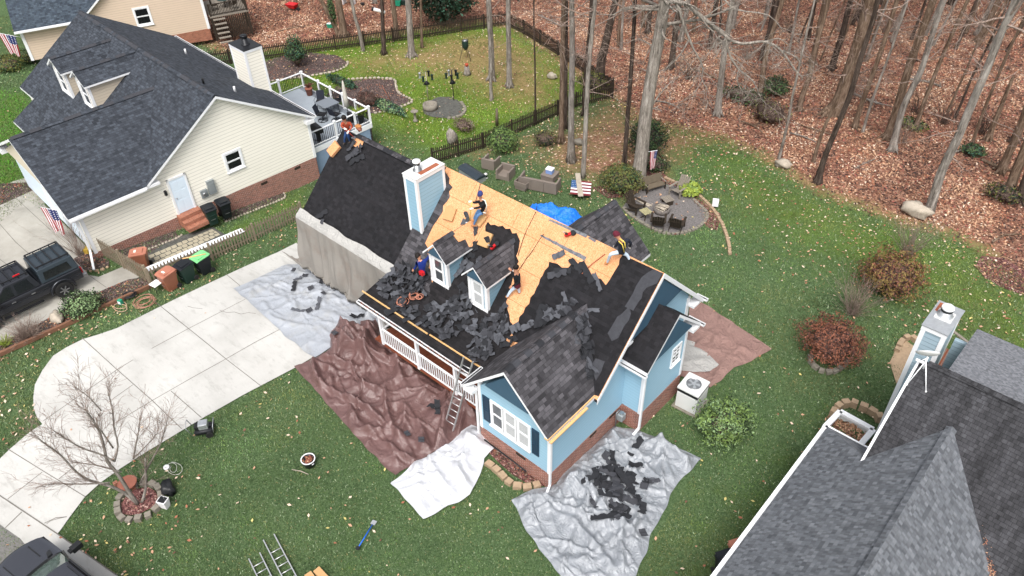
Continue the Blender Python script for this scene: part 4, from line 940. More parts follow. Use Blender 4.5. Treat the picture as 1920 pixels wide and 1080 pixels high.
HOUSES = [np.array(a, float) for a in ([(-26.9,15.4),(-20.7,15.4),(-20.7,13.5),(-13.7,13.5),(-13.7,12.9),(-10.4,12.9),(-10.4,17.2),(-9.6,17.2),(-9.6,20),(-10.4,20),(-10.4,21.3),(-26.9,21.2)],
   [NF((x,y,0))[:2] for x, y in ((-36.5,6.8),(-36.5,19.7),(-38,24.5),(-44,24.5),(-44,19.7),(-52.5,19.7),(-52.5,10),(-45.7,10),(-45.7,6.8))], [(-3.5,6),(3,6),(12,16),(12,24),(-1.9,23.4),(-1.9,16.4),(-3.5,16.4)])]
def outside(P, names, hs=True):
    k = np.ones(len(P), bool)
    for n in names: k &= sdist(P, ZON[n]) < -.02
    if hs:
        for h in HOUSES: k &= sdist(P, h) < 0
    return k
rs = np.random.RandomState(3)
def quads(P, size, tilt, asp, rs, up=0.):
    n = len(P); a = rs.uniform(0, 2*np.pi, n); t = rs.uniform(-tilt, tilt, n); L = size*rs.uniform(.6, 1.3, n)
    u = np.stack([np.cos(a), np.sin(a), np.sin(t)*.8], 1); b = rs.uniform(-tilt, tilt, n); v = np.stack([-np.sin(a), np.cos(a), np.sin(b)*.8], 1)
    u *= L[:, None]/2; v *= (L*asp)[:, None]/2; zf_ = np.abs(u[:, 2])+np.abs(v[:, 2])+.008+up; B = P.copy(); B[:, 2] += zf_
    V = np.stack([B-u, B-v*.9+u*.1, B+u, B+v], 1).reshape(-1, 3); F = np.arange(4*n).reshape(-1, 4); return V, F
def leafset(name, P, size, mats, prob, tilt=.5, label=None):
    V, F = quads(P, size, tilt, .62, rs); mi = rs.choice(len(mats), len(P), p=prob)
    nz_ = np.array([MN.noise(Vector((x*.3, y*.3, 4)))+.6*MN.noise(Vector((x*1.1, y*1.1, 8))) for x, y in P[:, :2]]); r_ = rs.rand(len(P)); mi = np.where((nz_ > .12) & (r_ < .55), 0 if len(mats) < 6 else np.where(r_ < .12, 3, 0), mi); mi = np.where((nz_ < -.18) & (r_ < .6), np.where(r_ < .3, 2, len(mats)-1), mi) if len(mats) == 6 else mi
    o = np_mesh(name, V, F, mats, mi, kind='stuff'); o['category'] = 'leaves'; o['label'] = label; return o
def worldpts(n, x0, x1, y0, y1):
    P = np.stack([rs.uniform(x0, x1, n), rs.uniform(y0, y1, n)], 1); q = np.column_stack([P, hz(P[:, 0], P[:, 1])])
    Q = CM @ (q-CO).T; px = 960+FPX*Q[0]/Q[2]; py = 540-FPX*Q[1]/Q[2]
    return q[(Q[2] > 1) & (px > -250) & (px < 2170) & (py > -200) & (py < 1250)]
def gz(P): return P
# litter of the wood
P = worldpts(900000, -75, 30, 20, 100); wm = soft(P[:, :2], WOODS, 1.4); d_ = np.linalg.norm(P[:, :2], axis=1)
P = P[(rs.rand(len(P)) < wm*1.0)]; bz = np.array([MN.noise(Vector((x*.12, y*.12, 3)))*.12+MN.noise(Vector((x*.5, y*.5, 7)))*.03 for x, y in P[:, :2]]); P[:, 2] += bz*1.2*soft(P[:, :2], WOODS, 3.)-.02
leafset('fallen_leaves', P, .135, ['leaf_tan', 'leaf_rust', 'leaf_brown', 'leaf_pale', 'leaf_red', 'leaf_dark'], [.20, .23, .25, .035, .125, .16], .8, 'thick litter of rust and tan leaves covering the floor of the wood')
# leaves on lawns
P = worldpts(260000, -75, 25, -6, 75); lf_, ye_, br_ = masks(P[:, :2]); w1 = soft(P[:, :2], WOODS, 9.)
wood = soft(P[:, :2], WOODS, 1.)
nz = np.array([MN.noise(Vector((x*.25, y*.25, 1))) for x, y in P[:, :2]])
dens = .026+.06*soft(P[:, :2], STRIP, .5)+.04*np.clip(nz, 0, 1)+.13*np.clip(ye_-.12, 0, 1)*(1+nz)+.34*soft(P[:, :2], LITTER, 3.)+.22*soft(P[:, :2], LITTER2, 1)+.10*soft(P[:, :2], DRY, 3.)+.16*soft(P[:, :2], STRIP, .3)+.15*soft(P[:, :2], CORNER, 2.)+.16*w1*(1-wood)+.14*soft(P[:, :2], RIGHT, 3.)*(.6+np.clip(nz, -.5, 1))
dens *= (1-.9*soft(P[:, :2], LEFTLAWN, 1.))
dens = dens*(wood < .9); keep = (rs.rand(len(P)) < dens) & outside(P[:, :2], ['nd', 't1', 't2', 't3', 't4', 'path'])
keep &= (rs.rand(len(P)) < np.where(sdist(P[:, :2], ZON['drive']) > 0, .04, 1)) & (rs.rand(len(P)) < np.where(sdist(P[:, :2], ZON['patio']) > 0, .5, 1))
leafset('scattered_leaves', P[keep]+np.array([0, 0, .035]), .135, ['leaf_tan', 'leaf_rust', 'leaf_brown', 'leaf_pale', 'leaf_yellow'], [.30, .13, .12, .33, .12], .5, 'loose pale and brown leaves scattered over the lawns')
# leaves drifted in the flower beds
P = np.vstack([Gv(rs.uniform(a, b, n), rs.uniform(c, d, n)) for a, b, c, d, n in ((500,770,100,215,3000),(1110,1350,300,432,2600),(0,300,520,665,2600),(130,210,470,510,500),(915,1030,828,912,500),(1828,1920,480,560,900),(0,60,345,385,400))])
beds = [wpoly(v) for v in ([(480,160),(530,104),(632,104),(652,118),(600,138),(500,153)],[(612,178),(690,148),(738,150),(770,190),(705,212),(690,214)],[(1110,352),(1150,345),(1215,300),(1285,352),(1352,402),(1345,432),(1322,425),(1295,370),(1250,345),(1185,368),(1140,372)],[(0,645),(150,565),(240,525),(275,520),(290,537),(0,665)],[(130,500),(170,470),(205,490),(180,506)],[(912,845),(985,905),(1026,905),(925,828)],[(1828,500),(1880,484),(1960,560),(1880,540)],[(0,345),(55,343),(0,386)])]
k = np.zeros(len(P), bool)
for b in beds: k |= sdist(P[:, :2], b) > .05
leafset('bed_leaves', P[k]+np.array([0, 0, .04]), .09, ['leaf_rust', 'leaf_brown', 'leaf_tan', 'leaf_dark', 'leaf_red'], [.08, .34, .10, .40, .08], .7, 'small dark leaves drifted in the mulched beds')
# grass
n = 620000; px = rs.uniform(-120, 2040, n); py = rs.uniform(30, 1200, n); P = Gv(px, py); P[:, :2] += rs.normal(0, .03, (n, 2))
lf_, ye_, br_ = masks(P[:, :2]); e = np.array([MN.noise(Vector((x*.9, y*.9, 0)))+.6*MN.noise(Vector((x*4, y*4, 0))) for x, y in P[:, :2]])
k = (lf_+.25*e < .42) & (br_*.8+.5*e < .60) & outside(P[:, :2], list(ZON)); P = P[k]; ye_ = ye_[k]; e = e[k]; br_ = br_[k]; n = len(P)
dist = np.linalg.norm(P-CO, axis=1); hgt = .05*rs.uniform(.5, 1.5, n)*np.clip(dist/28, .8, 2.); wd_ = .011*np.clip(dist/25, .8, 2.2)*rs.uniform(.7, 1.3, n)
a = rs.uniform(0, 2*np.pi, n); s_ = np.stack([np.cos(a), np.sin(a), 0*a], 1)*wd_[:, None]; a2 = rs.uniform(0, 2*np.pi, n); ln_ = np.stack([np.cos(a2), np.sin(a2), 0*a], 1)*(hgt*rs.uniform(.3, 1.3, n))[:, None]
tip = P+ln_; tip[:, 2] += hgt; V = np.stack([P-s_, P+s_, tip], 1).reshape(-1, 3); V[:, 2] += .0
yy = np.clip(ye_+.35*e, 0, 1)[:, None]; patch = np.array([MN.noise(Vector((x*.35, y*.35, 9))) for x, y in P[:, :2]])[:, None]
c = np.array(C(88, 113, 76))*(1-yy)+np.array(C(112, 142, 48))*yy; ol = np.clip(.5+2.2*np.array([MN.noise(Vector((x*.18, y*.18, 21)))+.5*MN.noise(Vector((x*.8, y*.8, 2))) for x, y in P[:, :2]])-.35, 0, 1)[:, None]; c = c*(1-.5*ol)+np.array(C(120, 118, 74))*.5*ol; p2 = np.array([MN.noise(Vector((x*.11, y*.11, 31)))+.5*MN.noise(Vector((x*.27, y*.27, 13))) for x, y in P[:, :2]])[:, None]; c = c*(1+.7*patch+.55*p2); bz_ = rs.rand(n)[:, None]; c = np.where(bz_ < .10, np.array(C(150, 164, 132)), c); c = np.where((bz_ > .95), np.array(C(150, 142, 96)), c)
vl = soft(P[:, :2], LEFTLAWN, 1.)[:, None]*.8; c = c*(1-vl)+np.array(C(62, 128, 20))*vl; c *= rs.uniform(.6, 1.3, (n, 1)); c = np.column_stack([c, np.ones(n)]); 
go = np_mesh('grass', V, np.arange(3*n).reshape(-1, 3), ['grass_blades'], kind='stuff', cols=np.repeat(c, 3, axis=0)); go['label'] = 'short winter grass of the lawns'; go['category'] = 'grass'
# ---------------------------------------------------------------- trees
def rot_about(v, ax, t):
    return v*math.cos(t)+np.cross(ax, v)*math.sin(t)+ax*(ax@v)*(1-math.cos(t))
def branch(mb, p, d, L, r, depth, rng, droop=0., nseg=4, kids=3, minr=.006, wob=.22, spread=(.4, .9)):
    pts = [p.copy()]; rad = [r]; dd = d/np.linalg.norm(d); q = p.copy()
    for i in range(nseg):
        dd = dd+np.array([rng.gauss(0, wob), rng.gauss(0, wob), rng.gauss(0, wob*.7)-droop]); dd /= np.linalg.norm(dd); q = q+dd*L/nseg
        pts.append(q.copy()); rad.append(max(minr, r*(1-(i+1)/nseg*.65)))
    mb.tube(pts, rad, 4 if depth < 2 else 5, cap=False)
    if depth <= 0: return
    for k in range(kids):
        i = rng.randint(1, nseg); ax = np.cross(dd, np.array([rng.gauss(0, 1), rng.gauss(0, 1), rng.gauss(0, 1)])); ax /= (np.linalg.norm(ax)+1e-9)
        nd_ = rot_about(pts[i]-pts[i-1], ax, rng.uniform(*spread)); nd_ /= np.linalg.norm(nd_)
        branch(mb, pts[i], nd_, L*rng.uniform(.45, .7), rad[i]*.6, depth-1, rng, droop, nseg, kids, minr, wob, spread)
def tree(px, rad, barkm, label, twigs=0, twigm='twig', top=15., flare=1.35, seed=0, name='bare_tree', extra=None, group='bare winter trees', crown=True, dz=0):
    rng = random.Random(seed*17+int(px[0][0])); base = G(*px[0]); base[2] += bumpat(base)
    pts = [base-np.array([0, 0, .15])]+[up(base, *p) for p in px[1:]]
    d = pts[-1]-pts[-2]; d /= np.linalg.norm(d)
    if d[2] < .3: d = np.array([d[0]*.3, d[1]*.3, .9]); d /= np.linalg.norm(d)
    while pts[-1][2] < top: d = d*.8+np.array([rng.gauss(0, .04), rng.gauss(0, .04), .25]); d /= np.linalg.norm(d); pts.append(pts[-1]+d*2.2)
    sp = smooth_path(pts, 4); H = sp[-1][2]-base[2]
    rr = [rad*(1-.5*min(1, (p[2]-base[2])/max(H, 1)))*(1+(flare-1)*math.exp(-max(p[2]-base[2], 0)*2.2)) for p in sp]
    t = thing(name, label, 'tree', base, group); mb = MB(); mb.tube(sp, rr, 10)
    if flare > 1.2 and rad > .15:
        for k in range(6):
            a = k*1.05+rng.random(); v = np.array([math.cos(a), math.sin(a), 0]); mb.tube([base+v*rad*.6+np.array([0,0,.45]), base+v*rad*1.3+np.array([0,0,.14]), base+v*rad*2.3+np.array([0,0,-.06])], [rad*.4, rad*.3, .02], 6)
    mb.build('trunk', barkm, t)
    if crown:
        cb = MB(); n = max(3, int(twigs*1.7))
        for k in range(n):
            i = rng.randint(int(len(sp)*.25), len(sp)-1); a = rng.uniform(0, 2*math.pi); hi = sp[i][2] > 8
            dd = np.array([math.cos(a), math.sin(a), rng.uniform(-.1, .7)])
            branch(cb, sp[i], dd, rng.uniform(.8, 2.3)*(1.6 if hi else 1), rr[i]*.18 if not hi else rr[i]*.35, 2 if twigs > 6 else 1, rng, .03, 4, 3, .006 if not hi else .01)
        if extra: extra(cb, base, rng)
        cb.build('crown', twigm, t)
    return t
def bumpat(p): return (MN.noise(Vector((p[0]*.12, p[1]*.12, 3)))*.12)*1.2*float(soft(np.array([[p[0], p[1]]]), WOODS, 3.)[0])
def wpx(px, w_, base): return w_/2*np.linalg.norm(base-CO)/FPX
def T(px, w_, bk, lab, **k): b = G(*px[0]); return tree(px, wpx(px[0], w_, b), bk, lab, **k)
T([(555,14),(553,-10)], 6, 'bark_brown', 'small tree trunk beside the red wheelbarrow on the far leaf floor', seed=1)
T([(636,68),(628,50),(617,28),(602,0)], 7, 'bark_brown', 'slender leaning tree with an ivy covered trunk behind the picket fence', seed=2)
T([(645,67),(641,40),(634,0)], 12, 'bark_brown', 'thick straight trunk just right of the ivy covered tree', seed=3)
T([(681,95),(674,60),(665,30),(659,0)], 6, 'bark_gray', 'thin curving tree inside the far picket fence, left of the lantern post tree', seed=4, twigs=8)
T([(720,101),(718,60),(716,0)], 7.5, 'bark_dark', 'dark slim tree with a root flare inside the fence below the metal pipe', seed=5)
T([(744,72),(741,40),(736,0)], 9, 'bark_brown', 'straight tree standing right behind the picket fence', seed=6)
T([(772,106),(769,60),(765,0)], 12, 'bark_gray', 'thick pale trunk inside the fence, second from the evergreen', seed=7)
T([(791,89),(790,50),(789,0)], 5, 'bark_brown', 'thin dark trunk in front of the dark evergreen', seed=8)
T([(865,14),(862,-8)], 13, 'bark_brown', 'trunk rising beyond the fence at the right of the evergreen', seed=9)
T([(922,150),(921,90),(918,40),(916,0)], 11, 'bark_gray', 'gray trunk on the back lawn with a broken slender stem at its foot', seed=10, twigs=6)
T([(922,188),(920,160),(921,120),(918,60)], 6, 'bark_gray', 'slender stem standing in front of the gray back lawn trunk', seed=11, top=8)
T([(955,163),(954,90),(953,0)], 10, 'bark_gray', 'straight gray trunk at the right side of the back lawn', seed=12, twigs=5)
T([(1004,232),(1003,120),(1001,40),(1001,0)], 3.4, 'bark_dark', 'very thin black sapling with level side branches by the back fence', seed=13, twigs=10, twigm='twig_dark')
T([(1052,268),(1054,150),(1057,0)], 10, 'bark_brown', 'brown trunk left of the tall pale gray tree', seed=14, twigs=8)
T([(1060,243),(1061,120),(1062,0)], 8, 'bark_dark', 'dark trunk half hidden behind the brown trunk at the fence', seed=15)
T([(1071,302),(1071,200),(1073,100),(1072,0)], 12, 'bark_gray', 'tall pale gray tree with flared roots behind the wicker sofa', seed=16, twigs=16, flare=1.9)
T([(1093,333),(1098,240),(1102,150),(1109,70),(1116,0)], 9, 'bark_pale', 'pale lichen covered tree leaning over the painted flag board', seed=17, twigs=26, flare=1.1)
T([(1096,216),(1100,120),(1108,40),(1110,0)], 9, 'bark_dark', 'dark trunk behind the pale lichen covered tree', seed=18, twigs=5)
T([(1123,165),(1128,110),(1132,96)], 18, 'bark_dark', 'dark broken stump trunk at the corner of the back fence', seed=19, top=3.5, crown=False)
T([(1170,320),(1176,230),(1182,150),(1188,60),(1191,0)], 8.5, 'bark_dark', 'straight dark trunk left of the huge leaning oak', seed=20, twigs=8, twigm='twig')
def big_limbs(cb, base, rng):
    for ln, r0 in (([(1243,4),(1262,2),(1285,8),(1322,37),(1345,55),(1360,67),(1372,76),(1395,82),(1435,78),(1465,95),(1490,130),(1505,146)], 5), ([(1360,67),(1364,90),(1370,107),(1378,120),(1388,132),(1412,152),(1427,185)], 2.4), ([(1245,4),(1268,6),(1280,40),(1292,72),(1302,95),(1312,112),(1318,128),(1316,148),(1325,166)], 3),
                   ([(1292,74),(1280,95),(1267,112),(1250,127),(1228,138)], 1.7), ([(1246,8),(1215,22),(1200,60)], 1.6), ([(1240,60),(1222,85),(1205,118)], 1.4), ([(1385,130),(1382,150),(1392,172)], 1.3), ([(1318,150),(1310,162),(1300,176)], 1.2), ([(1465,95),(1480,100),(1500,112)], 1.6), ([(1435,78),(1460,72),(1478,84)], 1.3), ([(1268,6),(1300,-10),(1350,-6),(1380,18),(1440,28),(1470,60)], 2.2), ([(1345,55),(1350,85),(1342,110)], 1.2)):
        P = [up(base, *p) for p in ln]; k = np.linalg.norm(P[0]-CO)/FPX/2; sp = smooth_path(P, 3); n = len(sp); rr = [max(.012, r0*2*k*(1-.75*i/n)) for i in range(n)]; cb.tube(sp, rr, 6)
        for i in range(2, n, 2):
            for _ in range(2): a = rng.uniform(0, 6.28); branch(cb, sp[i], np.array([math.cos(a), math.sin(a), rng.uniform(-.9, .3)]), rng.uniform(.5, 1.5), max(rr[i]*.4, .012), 2, rng, .08, 4, 3, .006)
T([(1196,338),(1204,280),(1211,212),(1225,125),(1237,62),(1246,0)], 25, 'bark_pale', 'huge pale leaning tree with long drooping limbs over the fire pit', seed=21, twigs=16, twigm='bark_pale', flare=1.25, extra=big_limbs, name='oak_tree')
T([(1258,128),(1264,80),(1271,28),(1274,0)], 10, 'bark_dark', 'dark trunk behind the huge leaning tree at the wood edge', seed=22, twigs=6)
T([(1214,62),(1218,30),(1221,0)], 8, 'bark_dark', 'dark far trunk left of the huge leaning tree', seed=23)
T([(1345,217),(1352,150),(1360,87),(1375,0)], 11, 'bark_gray', 'gray brown tree at the leaf edge under the long drooping limb', seed=24, twigs=10)
T([(1349,80),(1351,30),(1352,0)], 4, 'bark_dark', 'thin far sapling above the drooping limb', seed=25)
T([(1425,180),(1430,140),(1437,100),(1452,50),(1467,0)], 9, 'bark_brown', 'brown tree right of the drooping limb', seed=26, twigs=12)
T([(1460,298),(1470,260),(1480,215),(1486,180),(1493,150)], 5, 'bark_gray', 'thin gray sapling standing beside the small white rock', seed=27, twigs=10, top=9)
T([(1497,208),(1506,175),(1516,148),(1528,95),(1540,50)], 9, 'bark_brown', 'brown tree inside a tangle of pale twigs', seed=28, twigs=22)
T([(1516,75),(1524,30),(1530,0)], 5, 'bark_dark', 'far thin trunk above the tangle of twigs', seed=29)
T([(1522,120),(1530,85),(1535,62),(1541,30),(1548,0)], 10, 'bark_brown', 'far brown trunk left of the darker leaning trunk', seed=30, twigs=6)
T([(1559,130),(1569,95),(1580,62),(1590,20),(1595,0)], 10, 'bark_dark', 'far dark leaning trunk over orange leaves', seed=31)
T([(1556,214),(1572,195),(1588,150),(1605,100),(1618,55),(1632,0)], 24, 'bark_brown', 'thick brown trunk with a frayed twiggy top in the middle of the wood', seed=32, twigs=20, name='oak_tree')
T([(1533,342),(1543,305),(1557,268),(1575,225),(1595,175),(1615,107),(1637,37),(1646,0)], 10, 'bark_dark', 'dark bluish leaning tree at the edge of the lawn with two pale knots', seed=33, flare=1.7)
T([(1525,303),(1533,275),(1545,240),(1562,205)], 6, 'bark_brown', 'thin brown trunk behind the dark leaning lawn edge tree', seed=34, top=7)
T([(1602,241),(1612,205),(1625,170),(1652,95),(1668,45),(1682,0)], 8.5, 'bark_brown', 'slim brown tree right of the thick frayed trunk', seed=35, twigs=9)
T([(1617,250),(1630,205),(1645,162),(1672,90),(1702,0)], 4.5, 'bark_gray', 'thin gray sapling between two slim brown trees', seed=36, twigs=9)
T([(1663,262),(1680,210),(1705,125),(1728,60),(1750,0)], 14, 'bark_brown', 'straight brown trunk crossing behind a mottled pale one', seed=37, twigs=7)
T([(1672,285),(1690,212),(1708,170),(1727,132),(1748,65),(1770,0)], 11, 'bark_birch', 'mottled pale trunk just right of the straight brown one', seed=38, twigs=10)
T([(1714,246),(1730,200),(1745,160),(1777,82),(1815,0)], 7, 'bark_brown', 'narrow brown tree right of the mottled pale trunk', seed=39, twigs=8)
T([(1712,114),(1722,80),(1740,30),(1752,0)], 7, 'bark_dark', 'far dark trunk behind the straight brown trunk', seed=40)
T([(1744,393),(1755,355),(1767,318),(1795,260),(1820,200),(1850,130),(1878,60),(1904,0)], 15, 'bark_birch', 'long pale leaning tree rising beside the big white boulder', seed=41, twigs=14, flare=1.2)
T([(1776,212),(1792,175),(1810,135),(1835,75),(1860,20)], 3.5, 'bark_brown', 'thin brown sapling left of the long pale leaning tree', seed=42, twigs=8)
T([(1790,222),(1806,185),(1820,150),(1850,90)], 4, 'bark_dark', 'thin dark sapling close behind the long pale leaning tree', seed=43, twigs=8)
T([(1822,275),(1838,225),(1862,165),(1885,110),(1915,45)], 5, 'bark_brown', 'slim brown tree right of the long pale leaning tree', seed=44, twigs=12)
T([(1877,322),(1890,290),(1904,262),(1925,205)], 12, 'bark_brown', 'thick brown trunk near the right border, left of the largest mossy one', seed=45)
T([(1890,366),(1900,335),(1914,300),(1940,240)], 15, 'bark_brown', 'largest mossy trunk near the right border of the wood', seed=46)
T([(1910,378),(1922,340),(1940,300)], 12, 'bark_dark', 'dark trunk touching the right border below the mossy one', seed=47)
T([(1852,262),(1862,236),(1872,212)], 9, 'bark_brown', 'short broken trunk among brush near the right border', seed=48, top=2.6, crown=False)
T([(1900,266),(1912,238),(1928,205)], 10, 'bark_dark', 'dark trunk between the broken trunk and the right border', seed=49)
T([(1452,52),(1458,25),(1465,0)], 6, 'bark_dark', 'far dark trunk above the tip of the long limb', seed=50)
T([(1300,60),(1303,30),(1305,0)], 6, 'bark_brown', 'far trunk crossed by the long drooping limb', seed=51)
rg = random.Random(99)
for i in range(84):
    px_, py_ = rg.uniform(1150, 1930), rg.uniform(-80, 120)
    if i > 66: px_, py_ = rg.uniform(560, 1140), rg.uniform(-70, 20)
    ln_ = (px_-1005)*.0006+rg.uniform(-.12,.12)
    T([(px_,py_),(px_+45*ln_*1.1,py_-45),(px_+130*ln_*1.1,py_-130)], rg.uniform(2.5, 8), rg.choice(['bark_dark','bark_brown','bark_gray']), 'thin far tree deep in the leafless wood', seed=100+i, twigs=9, name='slender_tree', group='thin trees deep in the wood')
# undergrowth
def leafcloud(mb_name, parent, c, r, mats, prob, n, size, shell=.45, lump=.25, seed=0, flat=0., low=-.2):
    rg_ = np.random.RandomState(seed); v = rg_.normal(0, 1, (n*2, 3)); v /= np.linalg.norm(v, axis=1)[:, None]; v = v[v[:, 2] > low][:n]; n = len(v)
    lum = np.array([1+lump*MN.noise(Vector(p*2.3)+Vector((seed*5.3, 0, 0)))+lump*.7*MN.noise(Vector(p*5.1)+Vector((seed, 2, 0))) for p in v])
    rad = (1-shell*rg_.rand(n)**1.5)*lum; P = np.array(c)+v*np.array(r)*rad[:, None]
    nrm = v+rg_.normal(0, .55, (n, 3)); nrm /= np.linalg.norm(nrm, axis=1)[:, None]; t = np.cross(nrm, rg_.normal(0, 1, (n, 3))); t /= np.linalg.norm(t, axis=1)[:, None]; b = np.cross(nrm, t)
    s = size*rg_.uniform(.6, 1.4, (n, 1)); V = np.stack([P-t*s, P-b*s*.5, P+t*s, P+b*s*.5], 1).reshape(-1, 3)-np.array(rootloc(parent))
    cl = np.array([MN.noise(Vector(p*1.9)+Vector((0, seed*2., 0))) for p in P]); mi = rg_.choice(len(mats), n, p=prob); mi = np.where((cl > .12) & (rg_.rand(n) < .6), len(mats)-1, mi)
    o = np_mesh(mb_name, V, np.arange(4*n).reshape(-1, 4), mats, mi, parent=parent); return o
def shrub(name, lab, px, py, r, mats, prob, n=1800, size=.05, seed=0, lump=.25, stems=True, group=None, cat='shrub', cz=None, low=-.25, dz=0):
    b = G(px, py); b[2] += dz; t = thing(name, lab, cat, b, group); z = r[2]*.75 if cz is None else cz
    leafcloud('foliage', t, b+np.array([0, 0, z]), r, mats, prob, n, size, seed=seed, lump=lump, low=low)
    MB().ball(b+np.array([0, 0, z]), .62, 12, r, .3, seed).build('inner_foliage', 'twig_dark', t)
    if stems:
        mb = MB(); rg_ = random.Random(seed)
        for k in range(7): a = rg_.uniform(0, 6.28); branch(mb, b, np.array([math.cos(a)*.5, math.sin(a)*.5, 1]), z*1.2, .02, 1, rg_)
        mb.build('stem', 'twig_dark', t)
    return t
def twigbush(name, lab, px, py, r, h, n, m_, seed=0, cat='shrub', rad=.006, spread=.6, dz=0, depth=1):
    b = G(px, py); b[2] += dz; t = thing(name, lab, cat, b); mb = MB(); rg_ = random.Random(seed)
    for k in range(n):
        a = rg_.uniform(0, 6.28); s = rg_.random()*spread
        branch(mb, b+np.array([math.cos(a), math.sin(a), 0])*r*.15*rg_.random(), np.array([math.cos(a)*s*r/h*1.6, math.sin(a)*s*r/h*1.6, 1]), h*rg_.uniform(.7, 1.1), rad*1.4, depth, rg_, 0, 4, 2, rad*.6, .14, (.2, .5))
    mb.build('twigs', m_, t); return t
shrub('rounded_shrub', 'round green shrub beside the wicker chairs', 944, 284, (1.0, 1.0, .85), ['fol_dark','fol_green','fol_green_light'], [.2,.5,.3], 3200, .055, 1)
shrub('rounded_shrub', 'rounded olive green shrub left of the huge leaning tree', 1164, 358, (1.25, 1.1, .85), ['fol_olive','fol_dark','fol_green','fol_olive'], [.3,.2,.4,.1], 4200, .05, 2)
shrub('dark_shrub', 'dark evergreen shrub behind the hanging flag', 1212, 290, (1.2, 1.2, 1.25), ['fol_dark','fol_dark','fol_green'], [.5,.35,.15], 3600, .06, 3)
shrub('dark_shrub', 'low dark shrub behind the wooden bench', 1225, 318, (1.0, .8, .55), ['fol_dark','twig_dark','fol_green'], [.5,.25,.25], 1500, .05, 4)
shrub('evergreen_shrub', 'large loose pale green shrub beside the white air conditioner', 1352, 820, (1.0, 1.05, 1.05), ['fol_green','fol_dark','fol_green_pale','fol_green_light'], [.3,.14,.38,.18], 6500, .05, 5, .5)
shrub('maroon_shrub', 'dense maroon shrub inside a stone ring on the right lawn', 1552, 668, (1.3, 1.25, 1.0), ['fol_maroon','fol_maroon_dark','fol_rust'], [.40,.22,.38], 7500, .045, 6, .42)
shrub('bronze_shrub', 'bronze and gold shrub on the upper right lawn', 1662, 548, (1.4, 1.4, 1.2), ['fol_maroon','fol_maroon_dark','fol_rust','fol_gold'], [.30,.2,.2,.30], 7500, .05, 7, .45)
twigbush('bare_bush', 'bare straw colored bush between the bronze and maroon shrubs', 1598, 590, 1.5, 1.6, 90, 'twig', 8)
twigbush('bare_bush', 'bare pale bush behind the bronze shrub', 1700, 478, 1.4, 1.7, 70, 'twig', 9)
shrub('evergreen_shrub', 'dark green clumpy shrub beside the gray pickup truck', 160, 586, (.85, .85, .6), ['fol_green','fol_dark','fol_green_pale'], [.4,.4,.2], 3000, .05, 10, .35)
twigbush('bare_bush', 'bare pinkish tan bush at the edging left of the white rock', 54, 634, 1.0, .8, 200, 'twig', 11, spread=1.0)
tg = twigbush('spiky_plant', 'spiky light green yucca at the left border bed', 12, 648, .5, .55, 60, 'fol_bright', 12, cat='plant', rad=.012, depth=0, spread=.9)
twigbush('bare_bush', 'tall fan of bare stems in front of the cream garage', 150, 478, 1.1, 1.9, 50, 'twig', 13, spread=.8)
shrub('dark_shrub', 'low dark shrub at the corner of the tan house', 56, 117, (.9,.9,.6), ['fol_dark','fol_olive','fol_green'], [.5,.2,.3], 1400, .06, 14)
shrub('ground_shrub', 'low grayish green shrub on the far left bank', 14, 128, (1.6,1.3,.45), ['fol_green','fol_dark','fol_olive'], [.4,.2,.4], 1600, .07, 15)
shrub('evergreen_shrub', 'upright holly in the mulch bed by the far picket fence', 560, 125, (.75,.75,1.3), ['fol_dark','fol_bluegreen','fol_green'], [.5,.3,.2], 2200, .07, 16, .4)
shrub('trailing_shrub', 'low blue green juniper at the top of the stone edged bed', 640, 158, (1.6,.45,.3), ['fol_bluegreen','fol_dark','fol_green'], [.5,.3,.2], 1500, .06, 17)
shrub('trailing_shrub', 'long low juniper strip at the bottom of the stone edged bed', 728, 206, (1.9,.5,.3), ['fol_bluegreen','fol_dark','fol_green_pale'], [.5,.3,.2], 1800, .06, 18)
shrub('maroon_shrub', 'small brown shrub in the bed behind the gray deck', 690, 196, (.9,.8,.5), ['fol_maroon_dark','fol_maroon','twig_dark'], [.4,.3,.3], 1200, .05, 19)
shrub('dark_shrub', 'dark mossy clump at the corner of the back fence', 1114, 172, (1.3,1.0,.8), ['fol_dark','twig_dark','fol_olive'], [.4,.35,.25], 1500, .07, 20)
shrub('fern', 'bright yellow green fern at the edge of the gravel patio', 1293, 364, (.6,.55,.4), ['fol_bright','fol_bright','fol_green_light'], [.6,.3,.1], 1100, .09, 21, cat='plant')
shrub('evergreen_shrub', 'dark green bush on leaves under the twig tangle', 1452, 178, (.9,.9,.7), ['fol_dark','fol_green','fol_green'], [.5,.3,.2], 1200, .07, 22)
shrub('ground_shrub', 'low green undergrowth at the leaf edge left of center', 1400, 190, (2.2,1.0,.4), ['fol_dark','fol_green','twig_dark'], [.4,.3,.3], 1400, .07, 23)
shrub('ground_shrub', 'small green fern clump at the foot of the mottled pale trunk', 1705, 240, (1.0,.7,.35), ['fol_dark','fol_green','fol_olive'], [.4,.4,.2], 700, .07, 24)
shrub('ground_shrub', 'bluish green clump at the far right of the wood floor', 1822, 290, (.7,.6,.35), ['fol_bluegreen','fol_dark','fol_green'], [.5,.3,.2], 600, .07, 25)
shrub('ground_shrub', 'mossy green clump between the two right border trunks', 1880, 375, (1.1,.8,.5), ['fol_dark','fol_olive','twig_dark'], [.4,.3,.3], 900, .07, 26)
shrub('ground_shrub', 'dark brushy clump right of the long limb tip', 1440, 228, (1.4,1.0,.8), ['twig_dark','fol_olive','twig_dark'], [.5,.2,.3], 1000, .07, 27)
shrub('dark_shrub', 'small brushy shrub left of the tall pale tree', 1022, 272, (.9,.7,.5), ['twig_dark','fol_olive','fol_dark'], [.5,.3,.2], 900, .05, 28)
